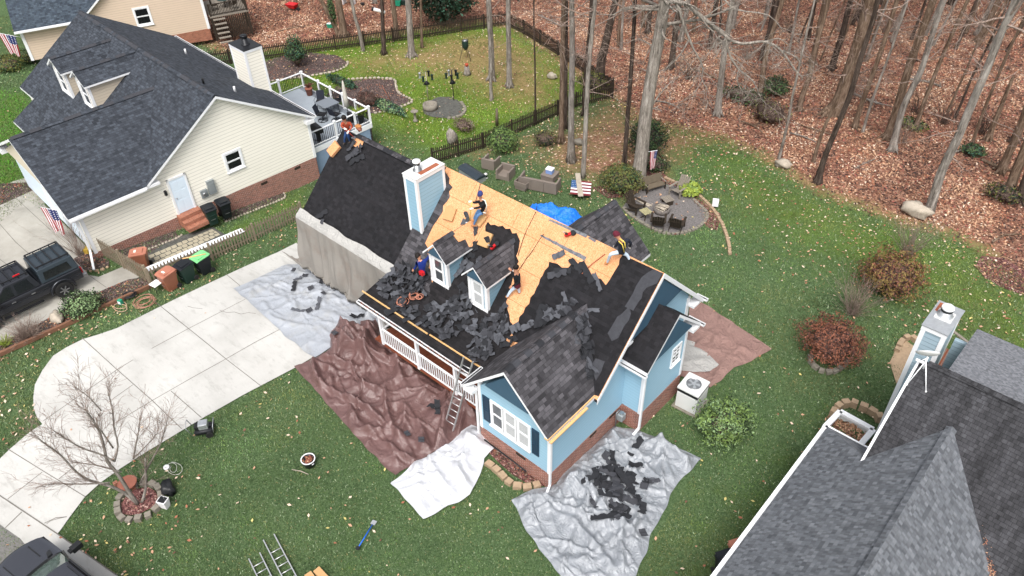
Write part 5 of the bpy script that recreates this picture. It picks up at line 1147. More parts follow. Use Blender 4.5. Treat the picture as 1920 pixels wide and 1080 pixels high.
shrub('dark_shrub', 'bare brushy shrub beside the hollow stump', 870, 245, (.9,.6,.5), ['twig_dark','fol_olive','twig'], [.5,.2,.3], 900, .05, 29)
for i, (a, b) in enumerate(((1768,232),(1330,95),(1290,150),(1400,110),(1245,70),(1690,270),(1840,250),(1575,60),(1720,215),(1590,185),(1480,60),(1660,60))):
    twigbush('brush', f'tangle of bare brush on the wood floor', a, b, 1.4, 1.3, 26, 'twig' if i % 2 else 'twig_dark', 40+i, cat='brush', rad=.012)
for o in COL.objects:
    if o.name.startswith('brush') and o.parent is None: o['group'] = 'bare brush in the wood'
# evergreen beyond the fence
eb = G(832, 48); et = thing('evergreen_tree', 'dark dense evergreen tree beyond the far fence', 'tree', eb); MB().tube([eb, eb+np.array([0,0,6.])], [.16,.1], 8).build('trunk', 'bark_dark', et)
for k, (dx, z, r) in enumerate(((0,1.6,1.6),(-1.0,2.6,1.6),(1.1,2.4,1.5),(0,3.8,2.2),(-.5,5.6,2.0))): leafcloud('crown', et, eb+np.array([dx,dx*.8,z]), (r,r,r*.8), ['fol_dark','fol_dark','fol_bluegreen'], [.6,.3,.1], 1500, .13, seed=60+k, low=-1, lump=.4)
ib = G(636, 68); it = thing('ivy', 'green ivy climbing the leaning trunk behind the fence', 'ivy', ib); leafcloud('foliage', it, up(ib, 622, 22), (.3,.3,1.3), ['fol_green','fol_dark','fol_green'], [.4,.3,.3], 700, .09, seed=70, low=-1)
# crape myrtle in the front bed
cb_ = G(262, 945); ct = thing('crape_myrtle', 'leafless multi stemmed small tree in a stone ring by the driveway', 'tree', cb_); tr = MB(); cr = MB(); rg_ = random.Random(5)
def seg(ln, r0, r1, mb_=tr, off=0):
    P = [up(cb_+np.array([0,0,0]), *p)+np.array([-.68,-.74,0])*off*(i/len(ln)) for i, p in enumerate(ln)]; sp = smooth_path(P, 3); n = len(sp); mb_.tube(sp, [r0+(r1-r0)*i/(n-1) for i in range(n)], 7); return sp
stems = [([(258,945),(247,925),(238,905),(228,885),(215,865),(212,840),(208,812),(200,790),(190,770)], .075, .03, .5), ([(256,943),(240,925),(222,912),(206,905),(190,898),(170,880),(150,850),(130,830),(118,815)], .06, .018, .9),
         ([(266,942),(266,925),(263,905),(256,880),(250,860)], .055, .03, -.5), ([(250,860),(246,835),(242,812),(236,790)], .03, .015, -.6), ([(263,905),(272,868),(280,835),(278,810),(272,790)], .035, .014, -.9), ([(215,865),(195,850),(172,838),(150,818),(135,800)], .035, .014, .8), ([(212,840),(196,812),(182,790),(170,768)], .03, .012, .2),
         ([(215,865),(222,835),(216,800),(214,765),(207,735)], .035, .012, .1), ([(206,905),(180,906),(155,904),(135,903)], .03, .012, 1.2), ([(250,860),(254,835),(250,815)], .025, .012, -1.2), ([(228,885),(205,870),(188,862)], .03, .01, 1.3), ([(190,770),(178,745),(168,728)], .02, .008, .5)]
for ln, r0, r1, off in stems:
    sp = seg(ln, r0, r1, tr, off)
    for i in range(max(2, len(sp)//3), len(sp)):
        for _ in range(3):
            dd = sp[min(i+1, len(sp)-1)]-sp[i-1]; dd = dd/np.linalg.norm(dd)+np.array([rg_.gauss(0, .5), rg_.gauss(0, .5), rg_.uniform(-.1, .6)])
            branch(cr, sp[i], dd, rg_.uniform(.4, .9), .007, 2 if _ == 0 else 1, rg_, 0, 4, 3, .0038, .16, (.3, .7))
tr.build('trunk', 'bark_gray', ct); cr.build('crown', 'twig', ct)
# ---------------------------------------------------------------- tarps
def pathat(P, t):
    P = [np.array(p, float) for p in P]; d = [0]
    for a, b in zip(P[:-1], P[1:]): d.append(d[-1]+np.linalg.norm(b-a))
    s = t*d[-1]
    for i in range(len(P)-1):
        if s <= d[i+1] or i == len(P)-2: return P[i]+(P[i+1]-P[i])*((s-d[i])/max(d[i+1]-d[i], 1e-9))
def wrinkle(x, y, amp, sc, seed=0):
    v = Vector((x*sc, y*sc, seed)); w_ = MN.noise(v*.7)*1.2
    a = 1-abs(MN.noise(Vector((x*sc+w_, y*sc*1.7-w_, seed+4)))*2.2); b = 1-abs(MN.noise(Vector((x*sc*2.6-w_, y*sc*2.1, seed+9)))*2.2); c = 1-abs(MN.noise(Vector((x*sc*5.1, y*sc*5.7+w_, seed+2)))*2.2)
    return amp*(max(a, 0)**3*.9+max(b, 0)**2*.45+max(c, 0)**2*.18)
from mathutils.bvhtree import BVHTree
BV = []
def tarphit(px, py):
    o = Vector(CO); d = Vector(ray(px, py)).normalized()
    for b in BV:
        h = b.ray_cast(o, d)
        if h[0] is not None: n = h[1] if h[1].z > 0 else -h[1]; return np.array(h[0]), tuple((n+Vector((0, 0, 1.5))).normalized())
    return G(px, py), (0, 0, 1)
def creases(X, Y, A, n, seed, hmin, hmax, box, ws=1.):
    rg = np.random.RandomState(seed); Z = np.zeros_like(X); x0, x1, y0, y1 = box
    th0 = rg.uniform(0, math.pi)
    for _ in range(n):
        cx, cy = rg.uniform(x0, x1), rg.uniform(y0, y1); th = th0+rg.normal(0, .75); L = rg.uniform(.5, 2.6)*ws; w_ = rg.uniform(.03, .11)*ws*(1 if rg.rand() < .5 else 1.8); h = rg.uniform(hmin, hmax)*(w_/.08)**.5
        dx, dy = X-cx, Y-cy; a = dx*math.cos(th)+dy*math.sin(th); b = -dx*math.sin(th)+dy*math.cos(th)+rg.uniform(-.25, .25)*(a/L)**2*L
        Z = np.maximum(Z, 0)+h*np.exp(-(np.abs(b)/w_)**1.25)*np.clip(1-(np.abs(a)/L)**2, 0, 1)-.35*h*np.exp(-((b-w_*1.8)/w_)**2)*np.clip(1-(a/L)**2, 0, 1)
    return Z
def cloth(name, label, top, right, bottom, left, matn, res=.09, amp=.08, sc=.8, lumps=(), seed=0, edge=.5, dz=.04, cat='tarp', group=None, jag=.0, cr=3.2, ws=1.):
    """top A->B, right B->C, bottom D->C, left A->D (pixels of the ground outline)"""
    W = [[(lambda p: G(*p) if len(p) == 2 else np.array(p, float))(p) for p in e] for e in (top, right, bottom, left)]
    nu = int(max(np.linalg.norm(W[0][0]-W[0][-1]), np.linalg.norm(W[2][0]-W[2][-1]))/res)+2; nv = int(max(np.linalg.norm(W[1][0]-W[1][-1]), np.linalg.norm(W[3][0]-W[3][-1]))/res)+2
    A, B, C_, D = W[0][0], W[0][-1], W[2][-1], W[2][0]; L_ = [(np.array([*G(px, py)[:2]]), r, h) for px, py, r, h in lumps]; rows = []
    for j in range(nv+1):
        v = j/nv; row = []; lv, rv = pathat(W[3], v), pathat(W[1], v)
        for i in range(nu+1):
            u = i/nu; tu, bu = pathat(W[0], u), pathat(W[2], u)
            p = (1-v)*tu+v*bu+(1-u)*lv+u*rv-((1-u)*(1-v)*A+u*(1-v)*B+(1-u)*v*D+u*v*C_)
            ed = min(min(u, 1-u)*nu, min(v, 1-v)*nv)*res; f = min(1, .12+ed/edge)
            p = p+np.array([MN.noise(Vector((p[0]*1.3, p[1]*1.3, seed+3))), MN.noise(Vector((p[0]*1.3, p[1]*1.3, seed+8))), 0])*(.10+jag)*(1 if ed < .3 else .6)
            z = float(hz(p[0], p[1]))+dz+wrinkle(p[0], p[1], amp*.45, sc*.8, seed)*f
            for c, r, h in L_:
                d = np.hypot(*(p[:2]-c))/r
                if d < 1.6: z += h*math.exp(-d*d*1.8)*(1+.25*MN.noise(Vector((p[0]*2, p[1]*2, 5))))*min(1, ed*1.1+.05)
            row.append(np.array([p[0], p[1], z]))
        rows.append(row)
    A_ = np.array(rows); bx = (A_[..., 0].min(), A_[..., 0].max(), A_[..., 1].min(), A_[..., 1].max()); ar = (bx[1]-bx[0])*(bx[3]-bx[2])
    Zc = creases(A_[..., 0], A_[..., 1], A_, int(ar*cr), seed+5, amp*.3, amp*1., bx, ws); ny_, nx_ = A_.shape[:2]; jj, ii_ = np.mgrid[0:ny_, 0:nx_]
    ed_ = np.minimum(np.minimum(ii_, nx_-1-ii_), np.minimum(jj, ny_-1-jj))*res; A_[..., 2] += np.maximum(Zc, -.03)*np.clip(.1+ed_/.4, 0, 1)
    su, sv = 1.0/max(1, round(nx_*res/1.1)), 1.0/max(1, round(ny_*res/1.1)); fu = np.abs(((ii_/nx_)/su+.5) % 1-.5)*su*nx_*res; fv = np.abs(((jj/ny_)/sv+.5) % 1-.5)*sv*ny_*res; A_[..., 2] += .018*(np.exp(-fu/.05)+np.exp(-fv/.05))
    rows = [list(r) for r in A_]; BV.append(BVHTree.FromPolygons([Vector(p) for r in rows for p in r], [(j*nx_+i, j*nx_+i+1, (j+1)*nx_+i+1, (j+1)*nx_+i) for j in range(ny_-1) for i in range(nx_-1)]))
    c0 = rows[nv//2][nu//2]; t = thing(name, label, cat, (c0[0], c0[1], float(hz(c0[0], c0[1]))), group)
    o = MB().grid(rows).build('sheet', matn, t); return t, rows
cloth('tarp', 'large crumpled glossy brown tarp in front of the porch', [(551,690),(598,673),(622,655),(618,628),(640,606),(705,600)], [(705,600),(722,642),(790,700),(850,738),(893,770),(900,800)], [(740,893),(800,862),(905,806)], [(551,690),(600,742),(660,812),(740,893)], 'tarp_brown', .055, .24, .75, [(658,645,1.1,.6),(700,655,.9,.45),(860,760,.8,.45),(790,720,.7,.3),(820,790,.6,.25)], 1, .5, cr=2.2, ws=1.2)
cloth('tarp', 'pale gray tarp spread flat over the driveway', [(440,543),(500,515),(540,497),(575,498)], [(575,498),(640,540),(700,572),(722,600)], [(590,673),(640,640),(722,602)], [(440,543),(490,590),(545,640),(590,673)], 'tarp_gray', .06, .075, .9, (), 2, .6, .05)
cloth('tarp', 'bright white tarp bunched over a bush beside the front corner window', [(830,842),(862,818),(885,800),(905,806)], [(905,806),(925,822),(928,845),(908,862),(902,890),(882,930)], [(795,976),(840,950),(882,930)], [(830,842),(780,870),(732,908),(760,938),(795,976)], 'tarp_white', .055, .15, .9, [(898,828,.7,.7)], 3, .4, .09)
cloth('tarp', 'big crinkled silver tarp along the brick side wall with torn shingles on it', [(962,940),(1000,918),(1042,912),(1056,880),(1100,852),(1130,822),(1150,803)], [(1150,803),(1190,806),(1250,830),(1316,862)], [(1190,1095),(1230,990),(1250,945),(1270,908),(1316,862)][0:0] or [(1056,1085),(1120,1092),(1190,1085),(1228,992),(1250,945),(1268,908),(1316,862)], [(962,940),(970,960),(985,995),(1010,1030),(1056,1085)], 'tarp_silver', .06, .22, .7, [(1072,905,.7,.55),(1120,850,.7,.45),(1150,820,.5,.4)], 4, .5, cr=3.2, ws=.9)
cloth('tarp', 'dull brown tarp on the lawn behind the bay corner', [(1298,560),(1322,573),(1380,612),(1447,655)], [(1447,655),(1405,680),(1375,690),(1352,715),(1332,728)], [(1272,705),(1300,715),(1332,728)], [(1298,560),(1285,620),(1272,705)], 'tarp_brown_matte', .1, .07, .6, (), 5, .6)
cloth('tarp', 'small off white sheet lying over the dull brown tarp', [(1286,640),(1302,646),(1325,665)], [(1325,665),(1348,688),(1330,700)], [(1272,698),(1300,702),(1330,700)], [(1286,640),(1278,670),(1272,698)], 'tarp_off_white', .08, .05, 1., (), 6, .3, .11)
cloth('tarp', 'bright blue tarp heaped behind the stripped roof ridge', [(998,384),(1035,389),(1062,397),(1092,408)], [(1092,408),(1088,425),(1080,440)], [(990,398),(1040,425),(1080,440)], [(998,384),(994,390),(990,398)], 'tarp_blue', .09, .22, .8, [(1020,398,1.,.35),(1065,412,1.,.45)], 7, .4)
# canvas hanging over the garage wall
t = thing('hanging_tarp', 'tan gray canvas tarp draped from the garage eave down to the driveway', 'tarp', (-24.2, 14.8, 0))
bot = [G(*p) for p in ((535,499),(560,508),(600,512),(622,522),(640,540),(668,556),(700,574),(716,582))]; rows = []; prof = [(15.3,3.2),(15.16,3.08),(15.03,2.98),(14.97,2.85)]
nu = 110
for j in range(34):
    row = []
    for i in range(nu+1):
        u = i/nu; x = -27.35+6.5*u
        if j < 4: y, z = prof[j]; y += (.12*MN.noise(Vector((x*.9, 0, 2))) if j == 0 else 0); z = max(z, y-12.15-.08) if j < 3 else z; q = np.array([x, y, z+.03+.02*MN.noise(Vector((x*3, y*3, 1)))])
        else:
            b = pathat(bot, u); s = (j-3)/16 if j < 20 else 1; z_ = 2.85*(1-s); f = MN.noise(Vector((x*.75, 0, 5)))*1.2+MN.noise(Vector((x*2.3, z_*.5, 9)))*.7+.22*(1-abs(MN.noise(Vector((x*3.3, z_*.5, 3))))*3)
            y0 = 14.97-.30*s+f*.34*s**.7-.03*math.sin(x*11+2*MN.noise(Vector((x, z_, 0))))*s; z0 = 2.85*(1-s)+.10
            if j >= 20: k = (j-19)/14; y0 = (1-k)*y0+k*b[1]; x = (1-k)*x+k*b[0]; z0 = .15+.1*abs(MN.noise(Vector((x*1.6, y0*1.6, 3))))*(1-k*.5)+wrinkle(x, y0, .07, 1.2, 3)
            q = np.array([x, y0, z0])
        row.append(q)
    rows.append(row)
mb = MB()
mb.grid(rows[:4]); mb.mi = 1; mb.grid(rows[3:]); mb.build('sheet', ['tarp_off_white', 'tarp_canvas'], t)
sr = [[np.array([-27.3-.15*math.sin(k*.4)*s_, 15.0+.35*s_+.02*k, 2.9*(1-k/12)+.05]) for s_ in (0, .4, 1, 1.5)] for k in range(13)]
MB().grid(sr).build('side_flap', 'tarp_off_white', t)
# ---------------------------------------------------------------- torn shingles
def roofhit(px, py):
    c = []
    p = rpx(px, py)
    if p[1] >= 15.1 and p[1] <= 18.6 and -20.9 <= p[0] <= -10.15: c.append((p, (0,-.707,.707)))
    p = onpl((px, py), (0,-.274,1), (-17,13.75,2.58))
    if 13.75 <= p[1] < 15.15 and -21.1 <= p[0] <= -13.9: c.append((p, (0,-.264,.964)))
    s = (WZ-WE)/1.92
    p = onpl((px, py), (-s,0,1), (-12.2,14,WZ))
    if -14.2 <= p[0] <= -12.2 and 12.6 <= p[1] <= p[2]+12.3: c.append((p, (-.707,0,.707)))
    p = onpl((px, py), (s,0,1), (-12.2,14,WZ))
    if -12.2 <= p[0] <= -10.28 and 12.6 <= p[1] <= p[2]+12.3: c.append((p, (.707,0,.707)))
    if not c: p = G(px, py); return p, (0,0,1)
    return max(c, key=lambda q: q[0][2])
def scrap(seed, L, W_, curl, mats):
    rg = random.Random(seed); nx_, ny_ = 8, 3; rows = []
    for j in range(ny_+1):
        row = []
        for i in range(nx_+1):
            x = (i/nx_-.5)*L; y = (j/ny_-.5)*W_
            if i in (0, nx_): x += rg.uniform(-.09, .09)*L*.5
            if j in (0, ny_) and seed in (3, 6): y += rg.uniform(-.13, .13)*W_
            if j == 0 and seed not in (3, 4) and i in (3, 6): y += W_*.3
            z = curl*(x/L*2)**2*.25+abs(curl)*.12*math.sin(i*1.3+seed)+rg.uniform(0, .008)+.01
            row.append((x, y, z))
        rows.append(row)
    mb = MB(); mb.grid(rows, False); mb.mi = 1; mb.grid([[(p[0], p[1], p[2]-.012) for p in r][::-1] for r in rows], False)
    E4 = [rows[0], rows[-1], [r[0] for r in rows], [r[-1] for r in rows]]
    for e in E4: mb.grid([[tuple(p) for p in e], [(p[0], p[1], p[2]-.012) for p in e]], False)
    mats = [mats, 'torn_asphalt_light']; me = mb.build('torn_shingle', mats); d = me.data; bpy.data.objects.remove(me); return d
SCR = [scrap(k, L*.92, W_*.92, c, m_) for k, (L, W_, c, m_) in enumerate([(.95,.33,.25,'torn_asphalt'),(.85,.3,.5,'torn_asphalt_dark'),(.75,.2,.3,'torn_asphalt'),(.55,.22,.2,'torn_asphalt_light'),(.32,.26,.1,'torn_asphalt'),(1.0,.3,-.1,'torn_asphalt_dark'),(.7,.32,.6,'torn_asphalt'),(.9,.2,.2,'torn_asphalt_light'),(.5,.36,-.2,'torn_asphalt_dark')])]
rs2 = random.Random(11)
def drop(px, py, k=None, lift=0., tilt=.25, spin=None, label=None, group=None, surf=None, scale=1.):
    p, n = (roofhit if surf is None else surf)(px, py); me = SCR[rs2.randrange(len(SCR)) if k is None else k]; o = bpy.data.objects.new('torn_shingle', me); COL.objects.link(o)
    N = Vector(n)+Vector((rs2.gauss(0, tilt), rs2.gauss(0, tilt), 0)); N = -N if (surf is None and rs2.random() < .2) else N; q = N.to_track_quat('Z', 'Y'); s = spin if spin is not None else rs2.uniform(0, 6.28)
    o.rotation_mode = 'QUATERNION'; o.rotation_quaternion = q @ Matrix.Rotation(s, 3, 'Z').to_quaternion(); o.location = Vector(p)+Vector(n)*(.035+lift); o.scale = (scale*rs2.uniform(.75, 1.),)*3
    tag(o, label, 'shingle', group); return o
def inpoly(px, py, P): return sdist(np.array([[px, py]], float), np.array(P, float))[0] > 0
def fill(P, n, label, group, lift=.1, tilt=.25, surf=None, ks=None):
    xs_ = [p[0] for p in P]; ys_ = [p[1] for p in P]; c = 0
    while c < n:
        x, y = rs2.uniform(min(xs_), max(xs_)), rs2.uniform(min(ys_), max(ys_))
        if inpoly(x, y, P): drop(x, y, None if ks is None else rs2.choice(ks), rs2.random()*lift, tilt, None, label, group, surf); c += 1
fill([(742,508),(770,500),(792,512),(800,545),(770,560),(735,566),(700,552),(722,530)], 52, 'torn gray shingle in the heap left of the first dormer', 'shingles heaped left of the first dormer', .28, .35)
fill([(710,560),(760,560),(790,585),(815,600),(800,612),(755,590)], 16, 'torn gray shingle near the coiled rope on the porch roof', 'shingles near the coiled rope', .12, .25)
fill([(795,572),(850,556),(880,545),(892,590),(870,612),(835,640),(800,606)], 38, 'torn gray shingle scattered below the two dormers', 'shingles below the dormers', .14, .35)
fill([(862,480),(905,450),(918,470),(905,500),(880,520),(868,545),(852,540)], 16, 'torn shingle piece caught between the two dormers', 'shingles between the dormers', .12, .3)
fill([(885,615),(945,585),(962,600),(985,600),(960,640),(915,680),(880,685),(862,655)], 46, 'torn gray shingle in the heap beside the front wing', 'shingles heaped beside the front wing', .16, .3)
fill([(985,605),(1030,580),(1068,565),(1075,580),(1030,600),(990,622)], 16, 'torn shingle draped over the wing ridge line', 'shingles on the wing ridge', .08, .25)
fill([(1072,575),(1090,575),(1104,610),(1108,660),(1104,705),(1094,722),(1090,660),(1080,610)], 22, 'torn shingle lying in the valley right of the wing', 'shingles in the right valley', .08, .2)
for px, py, sp in ((1054,508,.4),(1082,500,-.6),(1100,510,-.5),(1122,530,-.5),(1046,515,.6),(1108,582,-.5),(1062,565,.8)): drop(px, py, rs2.choice([0,5,7]), .03, .1, sp, 'long torn shingle strip lying on the dark upper roof', 'strips on the dark upper roof')
for px, py, s in ((875,420,8),(878,412,2),(892,437,4),(893,430,4),(1050,478,3),(848,452,4)): drop(px, py, s, .02, .1, None, 'dark shingle scrap on the bare boards', 'scraps on the bare boards')
def gar(px, py): p = onpl((px, py), (0,-1,1), (0,0,-12.23)); return p, (0,-.707,.707)
for px, py, k, sp in ((602,405,5,.9),(599,418,0,.6),(612,430,5,-.45),(663,290,0,1.1),(670,300,5,.7),(676,283,6,1.3),(661,275,2,1.2),(666,268,4,0)): drop(px, py, k, .03, .1, sp, 'torn shingle strip on the black garage roof', 'strips on the garage roof', gar)
gnd = tarphit
fill([(1115,885),(1140,862),(1165,870),(1190,890),(1180,915),(1205,945),(1200,965),(1165,970),(1130,925)], 40, 'black shingle in the pile on the silver tarp', 'shingles piled on the silver tarp', .14, .12, gnd, [0,1,5,8,2])
for px, py, k in ((1192,838,5),(1137,853,4),(1104,897,5),(1120,912,2),(1110,943,2),(1133,971,5),(1160,974,4),(1205,1002,4),(1232,903,2),(1210,907,8),(1193,875,1),(1224,903,3),(1208,913,4)): drop(px, py, k, .05, .1, None, 'single black shingle lying loose on the silver tarp', 'loose shingles on the silver tarp', gnd)
gnd2 = tarphit
for px, py, k in ((551,508,4),(573,518,4),(558,525,3),(604,528,1),(583,541,4),(607,551,4),(597,571,7),(580,583,4),(552,537,5),(672,595,1),(628,626,4),(560,583,7)): drop(px, py, k, .02, .06, None, 'shingle scrap dropped on the pale gray driveway tarp', 'scraps on the driveway tarp', gnd2)
gnd3 = tarphit
for px, py, k in ((820,768,1),(812,764,5),(763,816,4),(790,828,4)): drop(px, py, k, .05, .1, None, 'dark shingle lying on the glossy brown tarp', 'shingles on the brown tarp', gnd3)
# foam pads and plywood on the roof
def slabpad(name, lab, px, py, w_, h_, t_, m_, spin, surf=roofhit, cat='pad', tilt=0, group=None):
    p, n = surf(px, py); mb = MB(); mb.box((-w_/2,-h_/2,0),(w_/2,h_/2,t_)); o = mb.build(name, m_, None, bevel=.02); q = Vector(n).to_track_quat('Z', 'Y')
    o.rotation_mode = 'QUATERNION'; o.rotation_quaternion = q @ Matrix.Rotation(spin, 3, 'Z').to_quaternion() @ Matrix.Rotation(tilt, 3, 'X').to_quaternion(); o.location = Vector(p)+Vector(n)*.03; return tag(o, lab, cat, group)
slabpad('foam_pad', 'tan foam pad on the bare boards left of the kneeling roofer in the blue beanie', 845, 402, .5, .55, .1, 'foam_yellow', .15)
slabpad('foam_pad', 'yellowish foam pad above the second dormer', 912, 450, .5, .6, .12, 'foam_yellow', .1)
slabpad('foam_pad', 'foam pad under the roofer in the blue beanie', 900, 410, .6, .5, .13, 'foam_yellow', -.2)
slabpad('foam_pad', 'speckled foam pad at the left edge of the garage roof', 629, 281, .48, .62, .16, 'osb', -.35, gar)
field('bare_patch', [(663,262),(670,252),(682,262),(678,272),(672,277),(664,274),(660,272)], 'osb', -.04, .02)
field('bare_patch', [(882,412),(895,405),(905,408),(890,430),(880,446),(865,438)], 'osb', .02, .02) if False else None
# ---------------------------------------------------------------- people
def person(label, base, J, dep, mats, look, hat=None, hatm='hair', extras=(), k=1.):
    """J: joint -> pixel; dep: metres nearer the camera"""
    P = {}
    for n_, p in J.items():
        q = up(base, *p); d = dep.get(n_, 0.); P[n_] = q+(CO-q)/np.linalg.norm(CO-q)*d
    order = ['pelvis','belly','chest','neck','head','crown']; V = []; Rr = []; E_ = []; tagm = []; idx = {}
    def add(n_, p, r, par, m_):
        idx[n_] = len(V); V.append(p); Rr.append(r); tagm.append(m_)
        if par is not None: E_.append((idx[par], idx[n_]))
    P['belly'] = (P['pelvis']+P['chest'])/2; hv = P['head']-P['neck']; hv /= np.linalg.norm(hv); P['crown'] = P['head']+hv*.09
    add('pelvis', P['pelvis'], .145, None, 'leg'); add('belly', P['belly'], .145, 'pelvis', 'top'); add('chest', P['chest'], .165, 'belly', 'top'); add('neck', P['neck'], .062, 'chest', 'skin'); add('head', P['head'], .098, 'neck', 'skin'); add('crown', P['crown'], .088, 'head', 'skin')
    for s in 'LR':
        add(s+'sho', P[s+'sho'], .078, 'chest', 'top'); add(s+'elb', P[s+'elb'], .052, s+'sho', 'top'); add(s+'hand', P[s+'hand'], .036, s+'elb', 'top')
        d = P[s+'hand']-P[s+'elb']; d /= np.linalg.norm(d); sd = np.cross(d, (CO-P[s+'hand'])/30); sd /= np.linalg.norm(sd); up2 = np.cross(sd, d); pm = P[s+'hand']+d*.06; add(s+'palm', pm, .038, s+'hand', 'hand')
        for i, (o_, l_) in enumerate(((-.028,.062),(-.010,.075),(.010,.07),(.028,.055))):
            a = pm+sd*o_+d*.045; add(f'{s}f{i}', a, .011, s+'palm', 'hand'); add(f'{s}g{i}', a+d*l_*.55-up2*.03*(1+.2*i), .009, f'{s}f{i}', 'hand')
        a = P[s+'hand']+d*.03+sd*.045; add(s+'th', a, .012, s+'hand', 'hand'); add(s+'th2', a+d*.04+sd*.008-up2*.015, .010, s+'th', 'hand')
        hp = P['pelvis']+(P[s+'knee']-P['pelvis'])*.22; add(s+'hip', hp, .098, 'pelvis', 'leg'); add(s+'knee', P[s+'knee'], .068, s+'hip', 'leg'); add(s+'foot', P[s+'foot'], .048, s+'knee', 'leg')
        add(s+'heel', P[s+'foot']+np.array([0, 0, -.06]), .045, s+'foot', 'boot'); td = P.get(s+'toe'); tp = P[s+'foot']+np.array([look[0]*.15, look[1]*.15, -.07]) if td is None else td; add(s+'toes', tp, .042, s+'heel', 'boot')
    me = bpy.data.meshes.new('p'); me.from_pydata([tuple(v) for v in V], E_, []); o = bpy.data.objects.new('p', me); COL.objects.link(o)
    md = o.modifiers.new('s', 'SKIN'); md.use_smooth_shade = True; md.branch_smoothing = .4
    for i, sv in enumerate(me.skin_vertices[0].data): sv.radius = (Rr[i]*k, Rr[i]*k); sv.use_root = (i == 0)
    o.modifiers.new('u', 'SUBSURF').levels = 1; dg = bpy.context.evaluated_depsgraph_get(); dg.update(); em = bpy.data.meshes.new_from_object(o.evaluated_get(dg)); bpy.data.objects.remove(o)
    t = thing('person', label, 'person', base); L = np.array(base); keys = ['top','leg','skin','hand','boot']
    for q in keys: em.materials.append(M(mats[q]))
    Va = np.array(V); seg_ = [(Va[a], Va[b], tagm[b], Rr[b]) for a, b in E_]
    for pl in em.polygons:
        c = np.array(pl.center); best = (9, 'top')
        for a, b, m_, r_ in seg_:
            e = b-a; tt = min(1, max(0, (c-a)@e/(e@e+1e-9))); d = np.linalg.norm(c-a-tt*e)-r_*.8
            if d < best[0]: best = (d, m_)
        pl.material_index = keys.index(best[1]); pl.use_smooth = True
    for v in em.vertices: v.co = v.co-Vector(L)
    em.name = 'body'; link_mesh('body', em, t)
    lk = np.array([look[0], look[1], look[2] if len(look) > 2 else -.3]); lk /= np.linalg.norm(lk); sd = np.cross(lk, hv); sd /= np.linalg.norm(sd); hc = P['head']+hv*.03
    e = MB()
    for s_ in (-1, 1): e.ball(hc+lk*.092+sd*.032*s_+hv*.005, .011, 6)
    e.build('eyes', 'eye', t); MB().ball(hc+lk*.105-hv*.025, .016, 6, (1,1,1.5)).build('nose', mats['skin'], t); MB().tube([hc+lk*.096-hv*.058-sd*.022, hc+lk*.1-hv*.06, hc+lk*.096-hv*.058+sd*.022], .006, 5).build('mouth', 'lips', t)
    e = MB(); [e.ball(hc+sd*.1*s_-lk*.01, .02, 6, (.6,1,1.5)) for s_ in (-1,1)]; e.build('ears', mats['skin'], t)
    cap = MB(); cc = hc+hv*.045-lk*.02
    rows = []
    for i in range(6):
        th = (math.pi*.56)*i/5; row = []
        for q in range(15):
            a = 2*math.pi*q/14; v = hv*math.cos(th)*1.12+(lk*math.cos(a)+sd*math.sin(a))*math.sin(th); back = -min(0, math.cos(a))*.5*(i/5)**2; row.append(cc+v*.118-hv*.1*back)
        rows.append(row)
    cap.grid(rows); cap.build('beanie' if hat else 'hair', hatm, t)
    return t, P
def strap(t, name, pts, m_, w_=.045):
    MB().tube([np.array(p) for p in pts], w_/2, 5).build(name, m_, t)
def toward(p, d): return np.array(p)+(CO-np.array(p))/np.linalg.norm(CO-np.array(p))*d
cl = lambda **k: dict(dict(top='black_cloth', leg='jeans', skin='skin', hand='glove', boot='boot'), **k)
b = rpx(893, 428, .05)
t, P = person('roofer in black with a blue beanie and pale harness sitting on the bare boards', b, dict(pelvis=(907,397),chest=(906,379),neck=(901,371),head=(900,366),Lsho=(897,378),Lelb=(890,380),Lhand=(885,379),Rsho=(910,380),Relb=(899,389),Rhand=(887,391),Lknee=(896,395),Lfoot=(889,410),Rknee=(896,403),Rfoot=(889,420)), dict(chest=.12,head=.2,neck=.15,Lsho=-.05,Rsho=.2,Rhand=.3,Relb=.3,Lhand=.05,Rknee=.2,Rfoot=.1,Lknee=.05), cl(), (-.5,-.8,-.5), True, 'beanie_blue')
strap(t, 'harness', [toward(P['chest']+np.array([-.1,0,.12]),.15), toward(P['chest']+np.array([.08,.02,.1]),.12), toward(P['chest']+np.array([.16,.02,-.1]),.1), toward(P['pelvis']+np.array([.12,0,.05]),.12)], 'white_strap'); strap(t, 'thigh_strap', [toward(P['pelvis']+np.array([-.1,0,-.05]),.16), toward(P['pelvis']+np.array([.1,0,-.02]),.18)], 'white_strap')
tp = toward(P['Lhand'], .05); bt = rpx(880, 419, .05); s = thing('roof_shovel', 'yellow handled tear-off shovel held by the roofer in the blue beanie', 'shovel', bt); MB().tube([tp+(tp-bt)*.03, bt+np.array([0,0,.06])], .018, 6).build('handle', 'yellow_strap', s); MB().box(tuple(bt+np.array([-.12,-.1,.0])), tuple(bt+np.array([.1,.1,.05]))).build('blade', 'white_dirty', s)
b = rpx(797, 521, .1)
person('roofer in a royal blue sweater crouching at the left side of the first dormer', b, dict(pelvis=(792,510),chest=(790,494),neck=(787,487),head=(785,482),Lsho=(783,491),Lelb=(780,500),Lhand=(776,505),Rsho=(797,489),Relb=(803,483),Rhand=(804,477),Lknee=(783,507),Lfoot=(786,518),Rknee=(799,512),Rfoot=(799,522)), dict(chest=.25,pelvis=.15,head=.15,neck=.2,Lsho=.25,Rsho=.2,Relb=.05,Lknee=-.1,Rknee=0.), cl(top='blue_sweater', leg='black_cloth', hand='skin', boot='boot_dark'), (.1,.9,.1), False, 'hair')
